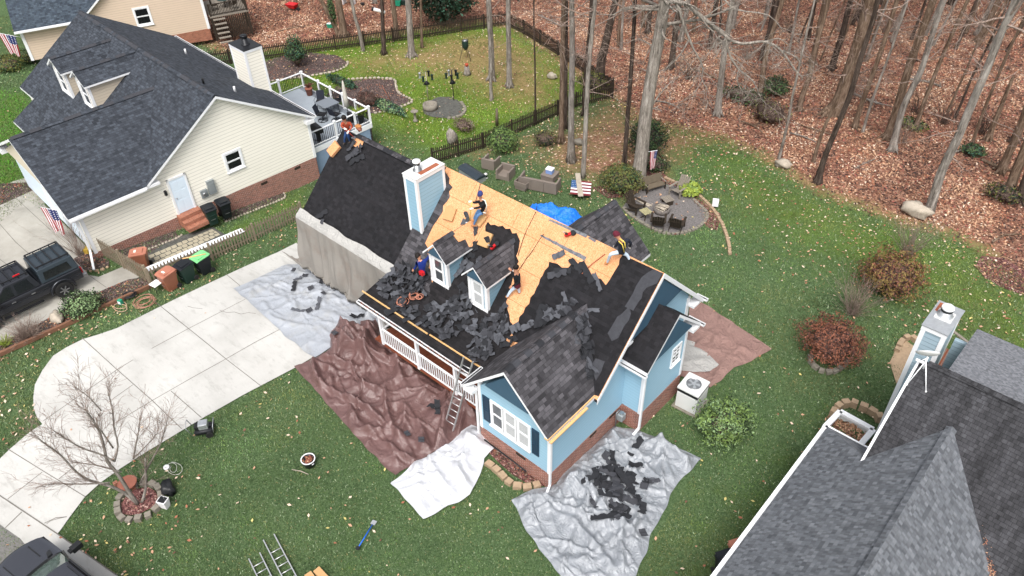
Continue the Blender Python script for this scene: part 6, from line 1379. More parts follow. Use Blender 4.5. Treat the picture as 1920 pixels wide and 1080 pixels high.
MB().box((-.1,-.07,-.08),(.1,.07,.08)).build('tool_bag', 'red_plastic', None).location = Vector(toward(up(b, 791, 512), .42)); tag(bpy.data.objects['tool_bag'], 'red pouch on the back of the roofer in the blue sweater', 'pouch')
b = rpx(962, 556, .05)
t, P = person('roofer in a black vest and pale jeans bending beside the second dormer', b, dict(pelvis=(970,535),chest=(970,519),neck=(967,509),head=(967,504),Lsho=(963,513),Lelb=(960,511),Lhand=(958,508),Rsho=(974,516),Relb=(973,530),Rhand=(960,537),Lknee=(958,545),Lfoot=(951,556),Rknee=(972,541),Rfoot=(974,548)), dict(chest=.25,head=.25,neck=.25,Rsho=.25,Relb=.3,Lsho=.2,Rhand=.3), cl(leg='jeans_pale', hand='skin'), (-.8,.3,-.4), False, 'hair')
MB().box(tuple(toward(P['pelvis'],.2)-.09), tuple(toward(P['pelvis'],.2)+.09)).build('tool_belt', 'maroon_cloth', t)
b = rpx(1140, 497, .05)
t, P = person('roofer in a maroon cap, black jacket, yellow harness and pale jeans straddling the ridge', b, dict(pelvis=(1164,472),chest=(1167,459),neck=(1161,447),head=(1157,442),Lsho=(1160,452),Lelb=(1155,461),Lhand=(1152,463),Rsho=(1177,449),Relb=(1183,456),Rhand=(1181,463),Lknee=(1145,476),Lfoot=(1139,491),Rknee=(1176,478),Rfoot=(1180,486)), dict(pelvis=.1,chest=.3,head=.3,neck=.3,Rsho=.2,Relb=.05,Lsho=.3,Lknee=.25,Lelb=.1,Lhand=-.1,Rhand=-.1), cl(top='navy_cloth', leg='jeans_pale'), (-.6,-.5,-.5), True, 'maroon_cloth')
strap(t, 'harness', [toward(P['neck']+np.array([.02,0,.0]),.17), toward(P['chest']+np.array([.05,.05,.1]),.19), toward(P['chest']+np.array([.1,.05,-.12]),.19)], 'yellow_strap'); strap(t, 'chest_strap', [toward(P['Lsho'],.12), toward(P['chest'],.2), toward(P['pelvis']+np.array([.15,0,.05]),.17)], 'yellow_strap')
b = onpl((650, 268), (0,-1,1), (0,0,-12.2))
t, P = person('roofer in an orange sweatshirt with white gloves bending on the end of the garage ridge', b, dict(pelvis=(651,244),chest=(649,234),neck=(647,228),head=(645,223),Lsho=(642,230),Lelb=(640,237),Lhand=(645,240),Rsho=(656,230),Relb=(660,238),Rhand=(654,246),Lknee=(647,255),Lfoot=(646,266),Rknee=(653,256),Rfoot=(656,264)), dict(chest=.3,head=.45,neck=.38,Lsho=.32,Rsho=.32,Lelb=.4,Relb=.4,Lhand=.5,Rhand=.5,Lknee=.15,Rknee=.15), cl(top='orange_cloth', leg='jeans_dark', boot='boot_dark'), (.2,-.9,-.4), False, 'hair')
tp = toward(P['Lhand'], .0); bt = onpl((664,259), (0,-1,1), (0,0,-12.2)); s = thing('roof_shovel', 'red handled shovel gripped by the roofer in orange', 'shovel', bt); MB().tube([tp, bt+np.array([0,0,.05])], .02, 6).build('handle', 'shovel_red', s); MB().box(tuple(bt+np.array([-.1,-.1,.0])), tuple(bt+np.array([.12,.1,.04]))).build('blade', 'gray_metal', s)
# ropes, coils
def coil(name, lab, c, n, r, rad, m_, nrm=(0,0,1), seed=0, cat='hose', squash=1.):
    rg = random.Random(seed); Q = Vector(nrm).to_track_quat('Z', 'Y'); P = []
    for i in range(n*14):
        a = i/14*2*math.pi; rr = r*(1+.38*math.sin(a*.37+seed)+.12*rg.random()+.2*math.sin(a*1.7+seed)); P.append(Vector(c)+Q @ Vector((rr*math.cos(a), rr*squash*math.sin(a), rad*1.5+.02*math.sin(a*.5)**2+i/14*rad*.6)))
    o = thing(name, lab, cat, c); MB().tube(P, rad, 5).build('coil', m_, o); return o
for px, py, r, sd_, lb in ((757,570,.17,1,'coil of orange rope nearest the porch roof edge'),(778,559,.15,2,'coil of orange rope in the middle of the porch roof heap'),(789,562,.1,3,'small coil of orange rope at the right of the others')): p, n_ = roofhit(px, py); coil('rope_coil', lb, p+np.array(n_)*.15, 3, r, .014, 'rope_orange', n_, sd_, 'rope')
p, n_ = roofhit(1068, 441)
def nailgun(lab, p, n_, a):
    X = place((0,0,0), a); Q = Vector(n_).to_track_quat('Z', 'Y'); Xf = lambda q: np.array(p)+np.array(Q @ Vector(X(np.array(q))))
    t = thing('nail_gun', lab, 'nail gun', p); MB(Xf).box((-.14,-.05,.05),(.12,.05,.17)).build('housing', 'red_plastic', t, .015); MB(Xf).box((-.05,-.03,.0),(.02,.03,.32)).build('handle', 'black_plastic', t, .01); MB(Xf).lathe((.18,0,.0),[(.1,0),(.1,.12)],14).build('magazine', 'black_plastic', t); MB(Xf).tube([(.0,0,.3),(-.05,.05,.42)],.02,6).build('fitting','gray_metal',t)
nailgun('red and black nail gun on the bare boards near the ridge', p, n_, .8)
p, n_ = roofhit(1132, 454); nailgun('red nail gun hanging on the ridge left of the roofer in the maroon cap', p+np.array([0,.1,.1]), n_, 2.2)
p, n_ = roofhit(928, 464); nailgun('red tool lying beside the foam pad above the second dormer', p, n_, 1.2)
# ---------------------------------------------------------------- ladders
def ladder(name, lab, a, b, w_, m_='aluminium', rung=.305, side=None, double=False):
    a, b = np.array(a, float), np.array(b, float); d = b-a; L = np.linalg.norm(d); d /= L; s = np.cross(d, (0,0,1)) if side is None else np.array(side, float); s /= np.linalg.norm(s)
    t = thing(name, lab, 'ladder', a)
    for k in (-1, 1): MB().bar(a+s*w_/2*k, b+s*w_/2*k, .035, .075, np.cross(s, d)).build('rail', m_, t)
    n = int(L/rung)
    for i in range(1, n): MB().tube([a+d*rung*i-s*w_/2, a+d*rung*i+s*w_/2], .017, 6).build('rung', m_, t)
    return t
la = G(842, 808); lb = onz((878,674), 3.25); ladder('extension_ladder', 'aluminium extension ladder leaning on the porch gutter', la+np.array([0,0,.15]), lb, .42, 'aluminium', side=(1,.1,0))
for q0, q1, lb_ in (((505,1010),(552,1100),'aluminium ladder section lying on the front lawn, longer one'),((478,1045),(505,1100),'aluminium ladder section lying on the front lawn, cut by the bottom border')): ladder('ladder', lb_, G(*q1)+np.array([0,0,.08]), G(*q0)+np.array([0,0,.08]), .38, side=tuple(np.cross(G(*q1)-G(*q0), (0,0,1))))
for i, (a, c, wv, lb_) in enumerate((((594,1070),(612,1090),.24,'right piece of pale lumber at the bottom border'),((578,1078),(590,1095),.24,'left piece of pale lumber at the bottom border'))):
    A_, B_ = G(*a), G(*c); t = thing('lumber', lb_, 'lumber', A_); MB().bar(A_+np.array([0,0,.08]), B_+np.array([0,0,.1]), wv, .09).build('block', 'foam_yellow', t)
A_, B_ = G(673,1028), G(699,986); t = thing('roof_shovel', 'blue handled roofing shovel lying on the front lawn', 'shovel', (A_+B_)/2); z = np.array([0,0,.08]); MB().tube([A_+z, B_+z], .02, 8).build('handle', 'blue_handle', t); dd = (B_-A_)/np.linalg.norm(B_-A_); MB().bar(B_+z, B_+z+dd*.17, .17, .02).build('blade', 'galvanised', t); MB().bar(A_+z-dd*.1, A_+z+dd*.02, .13, .04).build('grip', 'black_plastic', t)
# ---------------------------------------------------------------- wheelie bins
def cart(lab, px, py, rz, bm_, lm_, z=0, rec=False, s=1.):
    b = G(px, py) if not hasattr(px, '__len__') else np.array(px); X = place(b, rz, s); t = thing('wheelie_bin', lab, 'bin', b)
    mb = MB(X); B0 = [(-.22,-.24),(.22,-.24),(.22,.26),(-.22,.26)]; B1 = [(-.29,-.36),(.29,-.36),(.29,.36),(-.29,.36)]; n = 6; rows = []
    for i in range(n+1): f = i/n; rows.append([((a[0]*(1-f)+c[0]*f), (a[1]*(1-f)+c[1]*f), .04+.94*f) for a, c in list(zip(B0, B1))+[(B0[0], B1[0])]])
    mb.grid(rows, False); mb.box((-.22,-.24,.03),(.22,.26,.06)); mb.box((-.31,-.38,.90),(.31,.38,.98)); mb.box((-.13,-.335,.34),(.13,-.30,.40)); mb.box((-.16,-.36,.62),(.16,-.33,.68)); mb.build('body', bm_, t, .015)
    mb = MB(X); mb.prism([(-.31,-.40,1.0),(.31,-.40,1.0),(.33,-.2,1.05),(.33,.3,1.06),(.24,.42,1.02),(-.24,.42,1.02),(-.33,.3,1.06),(-.33,-.2,1.05)], (0,0,-.05)); mb.box((-.22,-.25,1.04),(.22,.25,1.075)); mb.build('lid', lm_, t, .012)
    MB(X).tube([(-.25,.44,.95),(.25,.44,.95)], .016, 6).build('handle', bm_, t); MB(X).box((-.12,-.34,.4),(.12,-.318,.415)).build('catch_bar', 'gray_metal', t)
    for s_ in (-1, 1): MB(X).tube([(s_*.22,.3,.12),(s_*.29,.3,.12)], .12, 14, smooth=False).build('wheel', 'tyre', t)
    if rec: MB(X).box((-.1,-.15,1.075),(.1,-.05,1.079)).build('lid_sticker', 'paper', t)
    return t
cart('brown bin with a lid sticker standing by the driveway at the left of a row', 322, 541, R(8), 'bin_brown', 'bin_brown_lid', rec=True)
cart('dark green bin with black lid between the brown and the lime lidded bins', 354, 526, R(8), 'bin_green', 'bin_black')
cart('black bin with a lime green lid at the right of the driveway row', 385, 511, R(5), 'bin_black', 'bin_lime')
cart('brown bin with a lid sticker inside the picket fence beside the flagstone path', 270, 503, R(-35), 'bin_brown', 'bin_brown_lid', rec=True)
b1_ = NF(np.array([-35.6,12.45,-.6])); cart('dark green bin beside the brick steps of the cream house', b1_, 0, R(80), 'bin_green', 'bin_black'); b2_ = NF(np.array([-35.7,13.3,-.68])); tb2 = cart('slate gray bin under the electric meter of the cream house', b2_, 0, R(82), 'bin_black', 'bin_black')
cart('faded pink brown bin beside the eave of the gray house', 1382, 1062, R(60), 'bin_brown_lid', 'bin_brown_lid', rec=True); cart('dark slate bin at the bottom border below the eave of the gray house', 1358, 1084, R(60), 'bin_black', 'bin_black')
A_, B_ = G(345,478), G(388,470); t = thing('pole', 'pale wooden pole lying across two bin lids', 'pole', A_); MB().tube([onz((342,485),1.12), onz((386,476),1.14)], .028, 6).build('shaft', 'raw_lumber', t)
# ---------------------------------------------------------------- fences
def fence(name, lab, pts, h, m_, gap=.105, w_=.065, pm=None, world=False, dome=True, extra=0.):
    P = [G(*p) if not world else np.array(p, float) for p in pts]; t = thing(name, lab, 'fence', P[0]); pk = MB(); rl = MB()
    for a, b in zip(P[:-1], P[1:]):
        L = np.linalg.norm((b-a)[:2]); d = (b-a)/L; d[2] = 0; nrm = np.array([-d[1], d[0], 0]); n = int(L/gap)
        for i in range(n):
            p = a+d*gap*i; p[2] = float(hz(p[0], p[1])); X = lambda q, p=p: p+d*q[0]+nrm*q[1]+np.array([0,0,1.])*q[2]; hh = h*random.uniform(.97, 1.03); pk.X = X; le = random.uniform(-.012, .012)
            pk.prism([(0,-.012,.04),(w_,-.012,.04),(w_+le,-.012,hh-.07),(w_/2+le,-.012,hh),(le,-.012,hh-.07)], (0,.022,0))
        k = max(1, round(L/2.4))
        for i in range(0 if a is P[0] else 1, k+1):
            p = a+(b-a)*i/k; p[2] = float(hz(p[0], p[1])); MB().box(tuple(p+np.array([-.05,-.05,-.1])), tuple(p+np.array([.05,.05,h+.03]))).build('fence_post', pm or m_, t)
        k = max(1, int(L/3))
        for i in range(k):
            q0 = a+(b-a)*i/k; q1 = a+(b-a)*(i+1)/k
            for z in (.25, h-.28): rl.bar((q0[0],q0[1],float(hz(q0[0],q0[1]))+z)+nrm*.03, (q1[0],q1[1],float(hz(q1[0],q1[1]))+z)+nrm*.03, .035, .08)
    pk.X = None; pk.build('pickets', m_, t); rl.build('rail', m_, t); return t
fence('picket_fence', 'weathered gray picket fence along the driveway', [(286,536),(400,488),(480,450),(568,409)], 1.05, 'fence_gray', .17, .075)
fence('picket_fence', 'short weathered picket fence from the cream garage corner to the bins', [(188,476),(283,533)], 1.15, 'fence_gray', .17, .07)
fence('picket_fence', 'long dark picket fence at the far side of the back lawn', [(380,126),(487,113),(630,93),(790,72),(865,60),(950,47)], 1.15, 'dark_wood', .13, .07)
fence('picket_fence', 'dark picket fence running down the wood side of the back lawn', [(953,50),(982,64),(1046,104),(1100,140),(1148,176)], 1.15, 'dark_wood', .13, .07)
fence('picket_fence', 'dark picket fence between the back lawn and the wicker chairs', [(1148,184),(1080,202),(1045,217),(960,254),(905,279),(860,293),(812,308)], 1.1, 'dark_wood', .13, .07)
P0, P1 = G(286,536), G(400,488); dd = (P1-P0)/np.linalg.norm(P1-P0); nn_ = np.array([-dd[1], dd[0], 0]); nn_ *= np.sign(-nn_[0]); A_, B_ = P0+nn_*.3, P0+dd*5.3+nn_*.3; t = thing('white_board', 'long white board laid along the inside of the weathered fence', 'board', A_); MB().bar(A_+np.array([0,0,.78]), B_+np.array([0,0,.82]), .36, .04).build('board', 'white_paint', t)
# ---------------------------------------------------------------- edgings and stones
def stones(name, lab, path, size, m_, cat='stone edging', h=.14, jit=.25, closed=False, blocky=True, dz=0., seed=0):
    P = smooth_path([G(*p) for p in (path+[path[0]] if closed else path)], 6); t = thing(name, lab, cat, P[0]); rg = random.Random(seed+len(path)); mb = MB(); acc = 0
    L = sum(np.linalg.norm(b-a) for a, b in zip(P[:-1], P[1:])); n = max(3, int(L/size))
    for i in range(n):
        c = pathat(P, (i+.5)/n); c2 = pathat(P, min(1, (i+.9)/n)); d = c2-c; a = math.atan2(d[1], d[0])+rg.uniform(-.15, .15); c = np.array([c[0], c[1], float(hz(c[0], c[1]))+dz]); X = place(c, a); mb.X = X; s = size*rg.uniform(1-jit, 1+jit*.3)*.47; hh = h*rg.uniform(.8, 1.2)
        if blocky: w_ = size*.36; mb.prism([(-s,-w_,hh),(s,-w_*.9,hh*rg.uniform(.9,1)),(s*.95,w_,hh*rg.uniform(.9,1)),(-s*.9,w_,hh)], (0,0,-hh-.03))
        else: mb.ball((0,0,hh*.35), s*1.1, 8, (1,.75,.6*h/size*2.2), .5, i+seed)
    mb.X = None; mb.build('stones', m_, t); return t
stones('stone_ring', 'ring of gray blocks around the leafless tree by the driveway', [(224,968),(222,945),(232,925),(252,914),(278,908),(295,915),(303,930),(298,950),(280,968),(250,976),(232,974)], .3, 'stone_gray', closed=True, h=.16)
sheet('mulch_bed', [(230,965),(228,945),(240,927),(256,918),(278,914),(292,922),(297,935),(288,952),(262,965),(245,968)], 'mulch_red', .05)
stones('stone_ring', 'curved concrete blocks around the maroon shrub', [(1519,668),(1522,684),(1540,697),(1558,699),(1576,692),(1590,676)], .28, 'stone_gray', h=.14)
stones('stone_edging', 'curved block edging in front of the front wing window', [(912,868),(932,884),(948,900),(965,912),(990,915),(1015,910)], .34, 'stone_tan', h=.15)
stones('stone_edging', 'long curved stone border path at the right of the gravel patio', [(1246,334),(1280,350),(1310,368),(1335,392),(1350,415),(1360,437),(1366,460),(1368,478)], .22, 'stone_tan', h=.12)
stones('stone_edging', 'low stone rim along the lawn side of the gravel patio', [(1168,390),(1182,404),(1208,421),(1236,435),(1262,439),(1292,434),(1313,424),(1326,408),(1322,395),(1305,380),(1292,366)], .22, 'stone_gray', h=.08)
stones('stone_edging', 'rough stones edging the far mulch bed by the picket fence', [(500,154),(545,148),(590,142),(630,134),(650,124),(652,116)], .3, 'stone_pale', blocky=False, h=.14)
stones('stone_edging', 'rough stones edging the lower mulch bed behind the gray deck', [(700,213),(730,208),(765,196),(772,188),(748,175),(742,160),(738,150),(700,147),(650,150)], .3, 'stone_pale', blocky=False, h=.14)
stones('stone_edging', 'thin stone row below the dark mulch strip of the cream house', [(230,487),(275,470),(330,448),(342,440)], .18, 'stone_pale', blocky=False, h=.1)
stones('stone_edging', 'thin stone row beside the right mulch strip of the cream house', [(422,417),(460,402),(500,386),(533,372),(532,362)], .18, 'stone_pale', blocky=False, h=.1)
stones('stone_edging', 'reddish stones around the bed at the cream garage corner', [(128,498),(140,506),(165,510),(190,507),(206,500)], .24, 'stone_tan', blocky=False, h=.12)
stones('paver_row', 'row of stacked gray pavers along the eave of the gray house', [(1535,838),(1510,868),(1480,912),(1450,958),(1420,1000),(1392,1040)], .42, 'paver', cat='paver row', h=.12)
stones('stone_wall', 'low curved stone wall holding leaves beside the white window well', [(1558,782),(1570,768),(1592,760),(1615,768),(1640,780),(1648,795)], .34, 'stone_tan', cat='stone wall', h=.3)
stones('stone_wall', 'short curved stone steps by the right chimney', [(1680,662),(1690,642),(1705,635),(1718,642)], .3, 'stone_tan', cat='stone wall', h=.2)
stones('stone_ring', 'gravel ring stones around the bird feeder poles', [(864,192),(872,205),(866,216),(850,222),(838,222)], .28, 'stone_gray', h=.1)
for px, py, r, lab, m_ in ((1717,402,.62,'big white and dark boulder at the foot of the long pale leaning tree','stone_pale'),(1468,312,.42,'small white rock at the lawn edge','stone_pale'),(108,600,.36,'flat pale rock in the bed beside the gray pickup truck','stone_pale'),(1035,146,.35,'round white rock near the back fence','stone_pale'),(1085,270,.3,'small gray rock left of the pale leaning tree','stone_gray')):
    b = G(px, py); t = thing('boulder', lab, 'rock', b); o = MB().ball(b+np.array([0,0,r*.45]), r, 16, (1.15,.8,.6), .55, int(px)).build('rock', m_, t)
ln = [(-60,700),(0,668),(150,600),(232,562),(290,536)]
mb = MB(); P = [G(*p)+np.array([0,0,.1]) for p in ln]; t = thing('timber_edging', 'brown timber edging between the neighbour bed and the driveway strip', 'edging', P[1])
for a, b in zip(P[:-1], P[1:]): mb.bar(a, b, .14, .2)
mb.build('timber', 'timber_edge', t)
w0 = [onz(p, .75) for p in ((1546,802),(1575,772),(1637,806),(1610,838))]; t = thing('window_well', 'white framed rectangular planter beside the gray house', 'planter', (w0[0]+w0[2])/2*np.array([1,1,0])); mb = MB()
for a, b in zip(w0, w0[1:]+w0[:1]): mb.bar(a, b, .2, .12); mb.bar(a*np.array([1,1,0])+np.array([0,0,.55]), b*np.array([1,1,0])+np.array([0,0,.55]), .06, .3)
mb.build('frame', 'white_paint', t); cc = (w0[0]+w0[2])/2; leafcloud('soil_and_weeds', t, np.array([cc[0],cc[1],.6]), (.85,.42,.1), ['leaf_brown','fol_green','leaf_tan'], [.5,.2,.3], 700, .07, low=-1)
for k, (ln, z_, lb_) in enumerate((([(1043,412),(1020,440),(1000,470),(985,490),(966,520)],.05,'long dark safety rope running down the bare boards'),([(1008,380),(1005,398),(985,440),(972,480)],.04,'thin safety rope left of the long dark one'),([(1135,477),(1118,490),(1106,500),(1092,514)],.04,'orange rope below the roofer in the maroon cap'),([(902,345),(898,360),(893,378)],.05,'thin rope above the roofer in the blue beanie'))):
    P = [roofhit(*p)[0]+np.array([0,-.7,.7])*z_ for p in ln]; t = thing('safety_rope', lb_, 'rope', P[0]); MB().tube(smooth_path(P, 4), .012 if k != 2 else .018, 5).build('rope', ('dark_wood','dark_wood','rust','black_plastic')[k], t)
# ---------------------------------------------------------------- vehicles
def frus(mb, b, t):            # b, t: (x0,x1,y,z) symmetric about y=0, optional second half width at front
    def q(r): x0, x1, y0, z = r[:4]; y1 = r[4] if len(r) > 4 else y0; z1 = r[5] if len(r) > 5 else z; return [(x0,-y0,z),(x1,-y1,z1),(x1,y1,z1),(x0,y0,z)]
    B, T_ = q(b), q(t); k = mb._a(B+T_)
    for f in ((3,2,1,0),(4,5,6,7),(0,1,5,4),(1,2,6,5),(2,3,7,6),(3,0,4,7)): mb.face([k+i for i in f])
def wheel(t, X, x, y, r, w_, sgn):
    w0 = MB(X).tube([(x,y,r),(x,y+sgn*w_*.15,r),(x,y+sgn*w_*.85,r),(x,y+sgn*w_,r)], [r*.9,r,r,r*.92], 22).build('tyre', 'tyre', t)
    mb = MB(X); n = 18; yy = y+sgn*w_
    mb.tube([(x,yy-sgn*.05,r),(x,yy+sgn*.004,r)], [r*.6,r*.6], 18); mb.build('rim', 'black_metal', w0)
    mb = MB(X); mb.tube([(x,yy,r),(x,yy+sgn*.015,r)], r*.16, 10)
    for k in range(6): a = k*math.pi/3; mb.bar((x,yy+sgn*.01,r),(x+math.cos(a)*r*.55,yy+sgn*.01,r+math.sin(a)*r*.55), .05, .03, (0,1,0))
    mb.build('spokes', 'gray_metal', w0)
tr0 = np.array([-34.93, 7.35, 0.04]); X = place(tr0, R(-91.5)); t = thing('pickup_truck', 'dark gray pickup truck with canopy and roof racks on the neighbour driveway', 'pickup', tr0)
mb = MB(X); frus(mb, (.06,5.5,.90,.52,.86), (.05,5.5,.95,.86,.9)); frus(mb, (.05,5.5,.95,.86,.9), (.06,5.4,.93,1.12,.86)); frus(mb, (3.85,5.4,.90,1.12,.84,1.1), (3.9,5.2,.82,1.2,.74,1.14)); mb.build('body', 'truck_gray', t, .05)
c_ = MB(X); frus(c_, (1.78,3.95,.90,1.12), (2.0,3.15,.72,1.78)); c_.build('cab', 'truck_gray', t, .05)
c_ = MB(X); frus(c_, (.06,1.74,.90,1.12), (.14,1.72,.74,1.80)); c_.build('canopy', 'truck_cap_paint', t, .05)
mb = MB(X)
for s in (-1, 1):
    def sp(x, z, s=s, top=.74, zt=1.8, o=.012): f = (z-1.12)/(zt-1.12); return (x, s*((.90*(1-f)+top*f)+o), z)
    mb.poly([sp(.35,1.26),sp(1.55,1.26),sp(1.5,1.62),sp(.42,1.62)][::s]); 
    mb.poly([sp(2.05,1.2,top=.72,zt=1.78),sp(2.8,1.2,top=.72,zt=1.78),sp(2.75,1.66,top=.72,zt=1.78),sp(2.2,1.66,top=.72,zt=1.78)][::s]); mb.poly([sp(2.92,1.2,top=.72,zt=1.78),sp(3.75,1.2,top=.72,zt=1.78),sp(3.15,1.66,top=.72,zt=1.78),sp(2.9,1.66,top=.72,zt=1.78)][::s])
mb.poly([(3.92,-.78,1.2),(3.92,.78,1.2),(3.2,.64,1.73),(3.2,-.64,1.73)]); mb.poly([(.072,.7,1.25),(.072,-.7,1.25),(.125,-.62,1.68),(.125,.62,1.68)]); mb.build('window', 'dark_glass', t)
for x in (1.05, 4.35):
    for s in (-1, 1):
        wheel(t, X, x, s*.70, .40, .27, s); P = [(x+.52*math.cos(a), s*.94, .42+.52*math.sin(a)) for a in np.linspace(-.15, math.pi+.15, 14)]; MB(X).tube(P, .055, 6).build('wheel_flare', 'truck_gray', t)
for a0, a1, z, w_, n in ((.2,1.65,1.9,.66,5),(2.05,3.1,1.88,.62,4)):
    mb = MB(X)
    for s in (-1, 1): mb.bar((a0,s*w_,z),(a1,s*w_,z),.04,.05)
    for i in range(n): x = a0+(a1-a0)*i/(n-1); mb.bar((x,-w_,z),(x,w_,z),.05,.03)
    for s in (-1,1):
        for x in (a0+.05,a1-.05): mb.box((x-.02,s*w_-.02,z-.12),(x+.02,s*w_+.02,z))
    mb.build('roof_rack', 'black_metal', t)
mb = MB(X); mb.box((2.3,.54,1.9),(2.6,.58,1.95)); mb.build('rack_tool', 'red_plastic', t)
for s in (-1, 1): MB(X).box((-.0,s*.82-.07,.78),(.07,s*.82+.07,1.08)).build('tail_light', 'red_light', t); MB(X).box((2.0,s*.9,.36),(3.7,s*1.0,.42)).build('side_step', 'black_metal', t); MB(X).box((2.15,s*.925,.93),(2.32,s*.965,.96)).box((3.0,s*.925,.93),(3.17,s*.965,.96)).build('door_handle', 'gray_metal', t); MB(X).box((3.6,s*.92,1.12),(3.78,s*1.12,1.3)).build('mirror', 'black_plastic', t, .02)
MB(X).box((-.14,-.88,.5),(.08,.88,.68)).build('bumper', 'gray_metal', t, .03); MB(X).box((5.45,-.8,.6),(5.52,.8,1.0)).build('grille', 'black_plastic', t)
# dark vehicle at the kerb
P1 = onz((77,995), 1.12); P2 = onz((122,1030), 1.2); dv = P2-P1; dv[2] = 0; dv /= np.linalg.norm(dv); side = np.array([dv[1], -dv[0], 0])   # towards the street
rz = math.atan2(-dv[1], -dv[0]); o0 = P1-np.array([0,0,1.12])+side*1.0+dv*.0; X = place(o0, rz)                      # x forward, origin under the bonnet front
t = thing('pickup_truck', 'glossy black vehicle parked at the kerb, cut by the bottom left corner', 'car', o0)
def surf(f, n0, n1): return [[f(i/n0, j/n1) for j in range(n1+1)] for i in range(n0+1)]
def bon(u, v): y = (v-.5)*2; x = .05-.28*y*y-(1.28-.2*y*y)*u; return (x, y*.93, 1.10+.12*u+.03*(1-y*y)-.10*max(0, abs(y)-.85)/.15*.6+(.035 if abs(y) < .55 and u > .05 else 0))
MB(X).grid(surf(bon, 14, 24)).build('bonnet', 'car_black', t)
def roof(u, v): y = (v-.5)*2; return (-2.4-3.0*u+.10*(1-y*y)*(1-u), y*.74, 1.86+.05*(1-y*y)-.02*u-.04*(abs(y) > .95))
MB(X).grid(surf(roof, 10, 20)).build('roof', 'car_black', t)
def ws(u, v): y = (v-.5)*2; a = np.array(bon(1, v)); a = np.array([a[0]-.04, y*.86, 1.2]); b_ = np.array(roof(0, v)); return a*(1-u)+b_*u
MB(X).grid(surf(ws, 8, 20)).build('windscreen', 'windshield', t)
MB(X).grid(surf(lambda u, v: tuple(np.array(bon(1, v))*(1-u)+(np.array(ws(0, v))+np.array([0,0,.006]))*u), 1, 20)).build('cowl', 'black_plastic', t)
mb = MB(X)
for s in (-1, 1):
    mb.grid(surf(lambda u, v, s=s: (-.2-5.4*u if u > 0 else -.22, s*(.93+.05*math.sin(v*3)), 1.09-.7*v), 12, 6)); 
mb.grid(surf(lambda u, v: (.06-.3*((u-.5)*2)**2+.04*math.sin(v*3), (u-.5)*2*.93, 1.09-.75*v), 16, 5)); mb.build('body', 'car_black', t)
mb = MB(X)
for s in (-1, 1): mb.grid(surf(lambda u, v, s=s: (-1.35-4.1*u-(.7*v if u == 0 else 0), s*(.94*(1-v)+.75*v), 1.12*(1-v)+1.84*v), 8, 5))
mb.build('side_window', 'dark_glass', t)
mb = MB(X)
for s in (-1, 1): mb.bar((-1.32,s*.93,1.15),(-2.4,s*.75,1.86),.07,.05); mb.bar((-2.4,s*.76,1.88),(-5.4,s*.76,1.86),.05,.05); mb.bar((-2.5,s*.6,1.925),(-5.3,s*.6,1.91),.015,.012)
mb.build('pillar', 'black_plastic', t)
mb = MB(X)
for s in (-1, 1): mb.prism([(-.25,s*.42-.02,1.2),(-.25,s*.42+.02,1.2),(-.95,s*.42+.02,1.26),(-.95,s*.42-.02,1.26)],(0,0,-.05)); mb.prism([(-.98,s*.62-.1,1.252),(-1.2,s*.62-.06,1.272),(-1.2,s*.62+.1,1.272),(-1.0,s*.62+.02,1.254)],(0,0,-.05))
mb.build('bonnet_vent', 'black_plastic', t)
for s in (-1, 1): MB(X).box((-1.62,s*1.0,1.12),(-1.45,s*1.1,1.2)).box((-1.7,s*1.08,1.1),(-1.5,s*1.42,1.32)).build('mirror', 'black_plastic', t, .02)
for x in (-.9, -4.5):
    for s in (-1, 1): wheel(t, X, x, s*.68, .4, .26, s)
# ---------------------------------------------------------------- wicker furniture
def armchair(lab, px, py, rz, group=None):
    b = G(px, py); X = place(b, rz); t = thing('wicker_armchair', lab, 'armchair', b, group); m_ = 'resin_wicker'
    MB(X).box((-.36,-.36,.04),(.36,.36,.30)).build('seat', m_, t, .01); MB(X).box((-.42,.30,.04),(.42,.42,.70)).build('backrest', m_, t, .01)
    for s in (-1, 1): MB(X).box((s*.42,-.40,.04),(s*.32,.30,.62)).build('arm', m_, t, .01)
    return t
fc = lambda a: R(a)
armchair('wicker armchair farthest left, seen from behind', 921, 313, R(195)); armchair('wicker armchair turned toward the house, second from the left', 948, 333, R(15))
b = G(1012, 352); X = place(b, R(200)); t = thing('wicker_sofa', 'gray wicker sofa seen from behind on the lawn', 'sofa', b); MB(X).box((-1.05,-.36,.04),(1.05,.34,.30)).build('seat', 'resin_wicker', t, .01)
for i in range(3): MB(X).box((-1.1+i*.735,.32,.04),(-1.1+i*.735+.725,.42,.72)).build('backrest', 'resin_wicker', t, .01)
for s in (-1, 1): MB(X).box((s*1.1,-.4,.04),(s*1.0,.32,.66)).build('arm', 'resin_wicker', t, .01)
b = G(981, 352); X = place(b, R(8)); t = thing('wicker_box', 'open wicker box standing left of the sofa', 'crate', b); MB(X).box((-.36,-.3,.0),(.3,.3,.22)).build('base', 'resin_wicker', t, .01); mb = MB(X)
for q in (((-.38,-.34,.22),(.4,-.29,.5)),((-.38,.29,.22),(.4,.34,.5)),((-.38,-.29,.22),(-.33,.29,.5)),((.35,-.29,.22),(.4,.29,.5))): mb.box(*q)
mb.build('frame', 'resin_wicker', t)
b = G(1031, 336); X = place(b, R(12)); t = thing('wicker_ottoman', 'square wicker ottoman carrying a cool box', 'ottoman', b); MB(X).box((-.38,-.38,.03),(.38,.38,.36)).build('base', 'resin_wicker', t, .015); MB(X).box((-.4,-.4,.36),(.4,.4,.40)).build('top', 'resin_wicker', t)
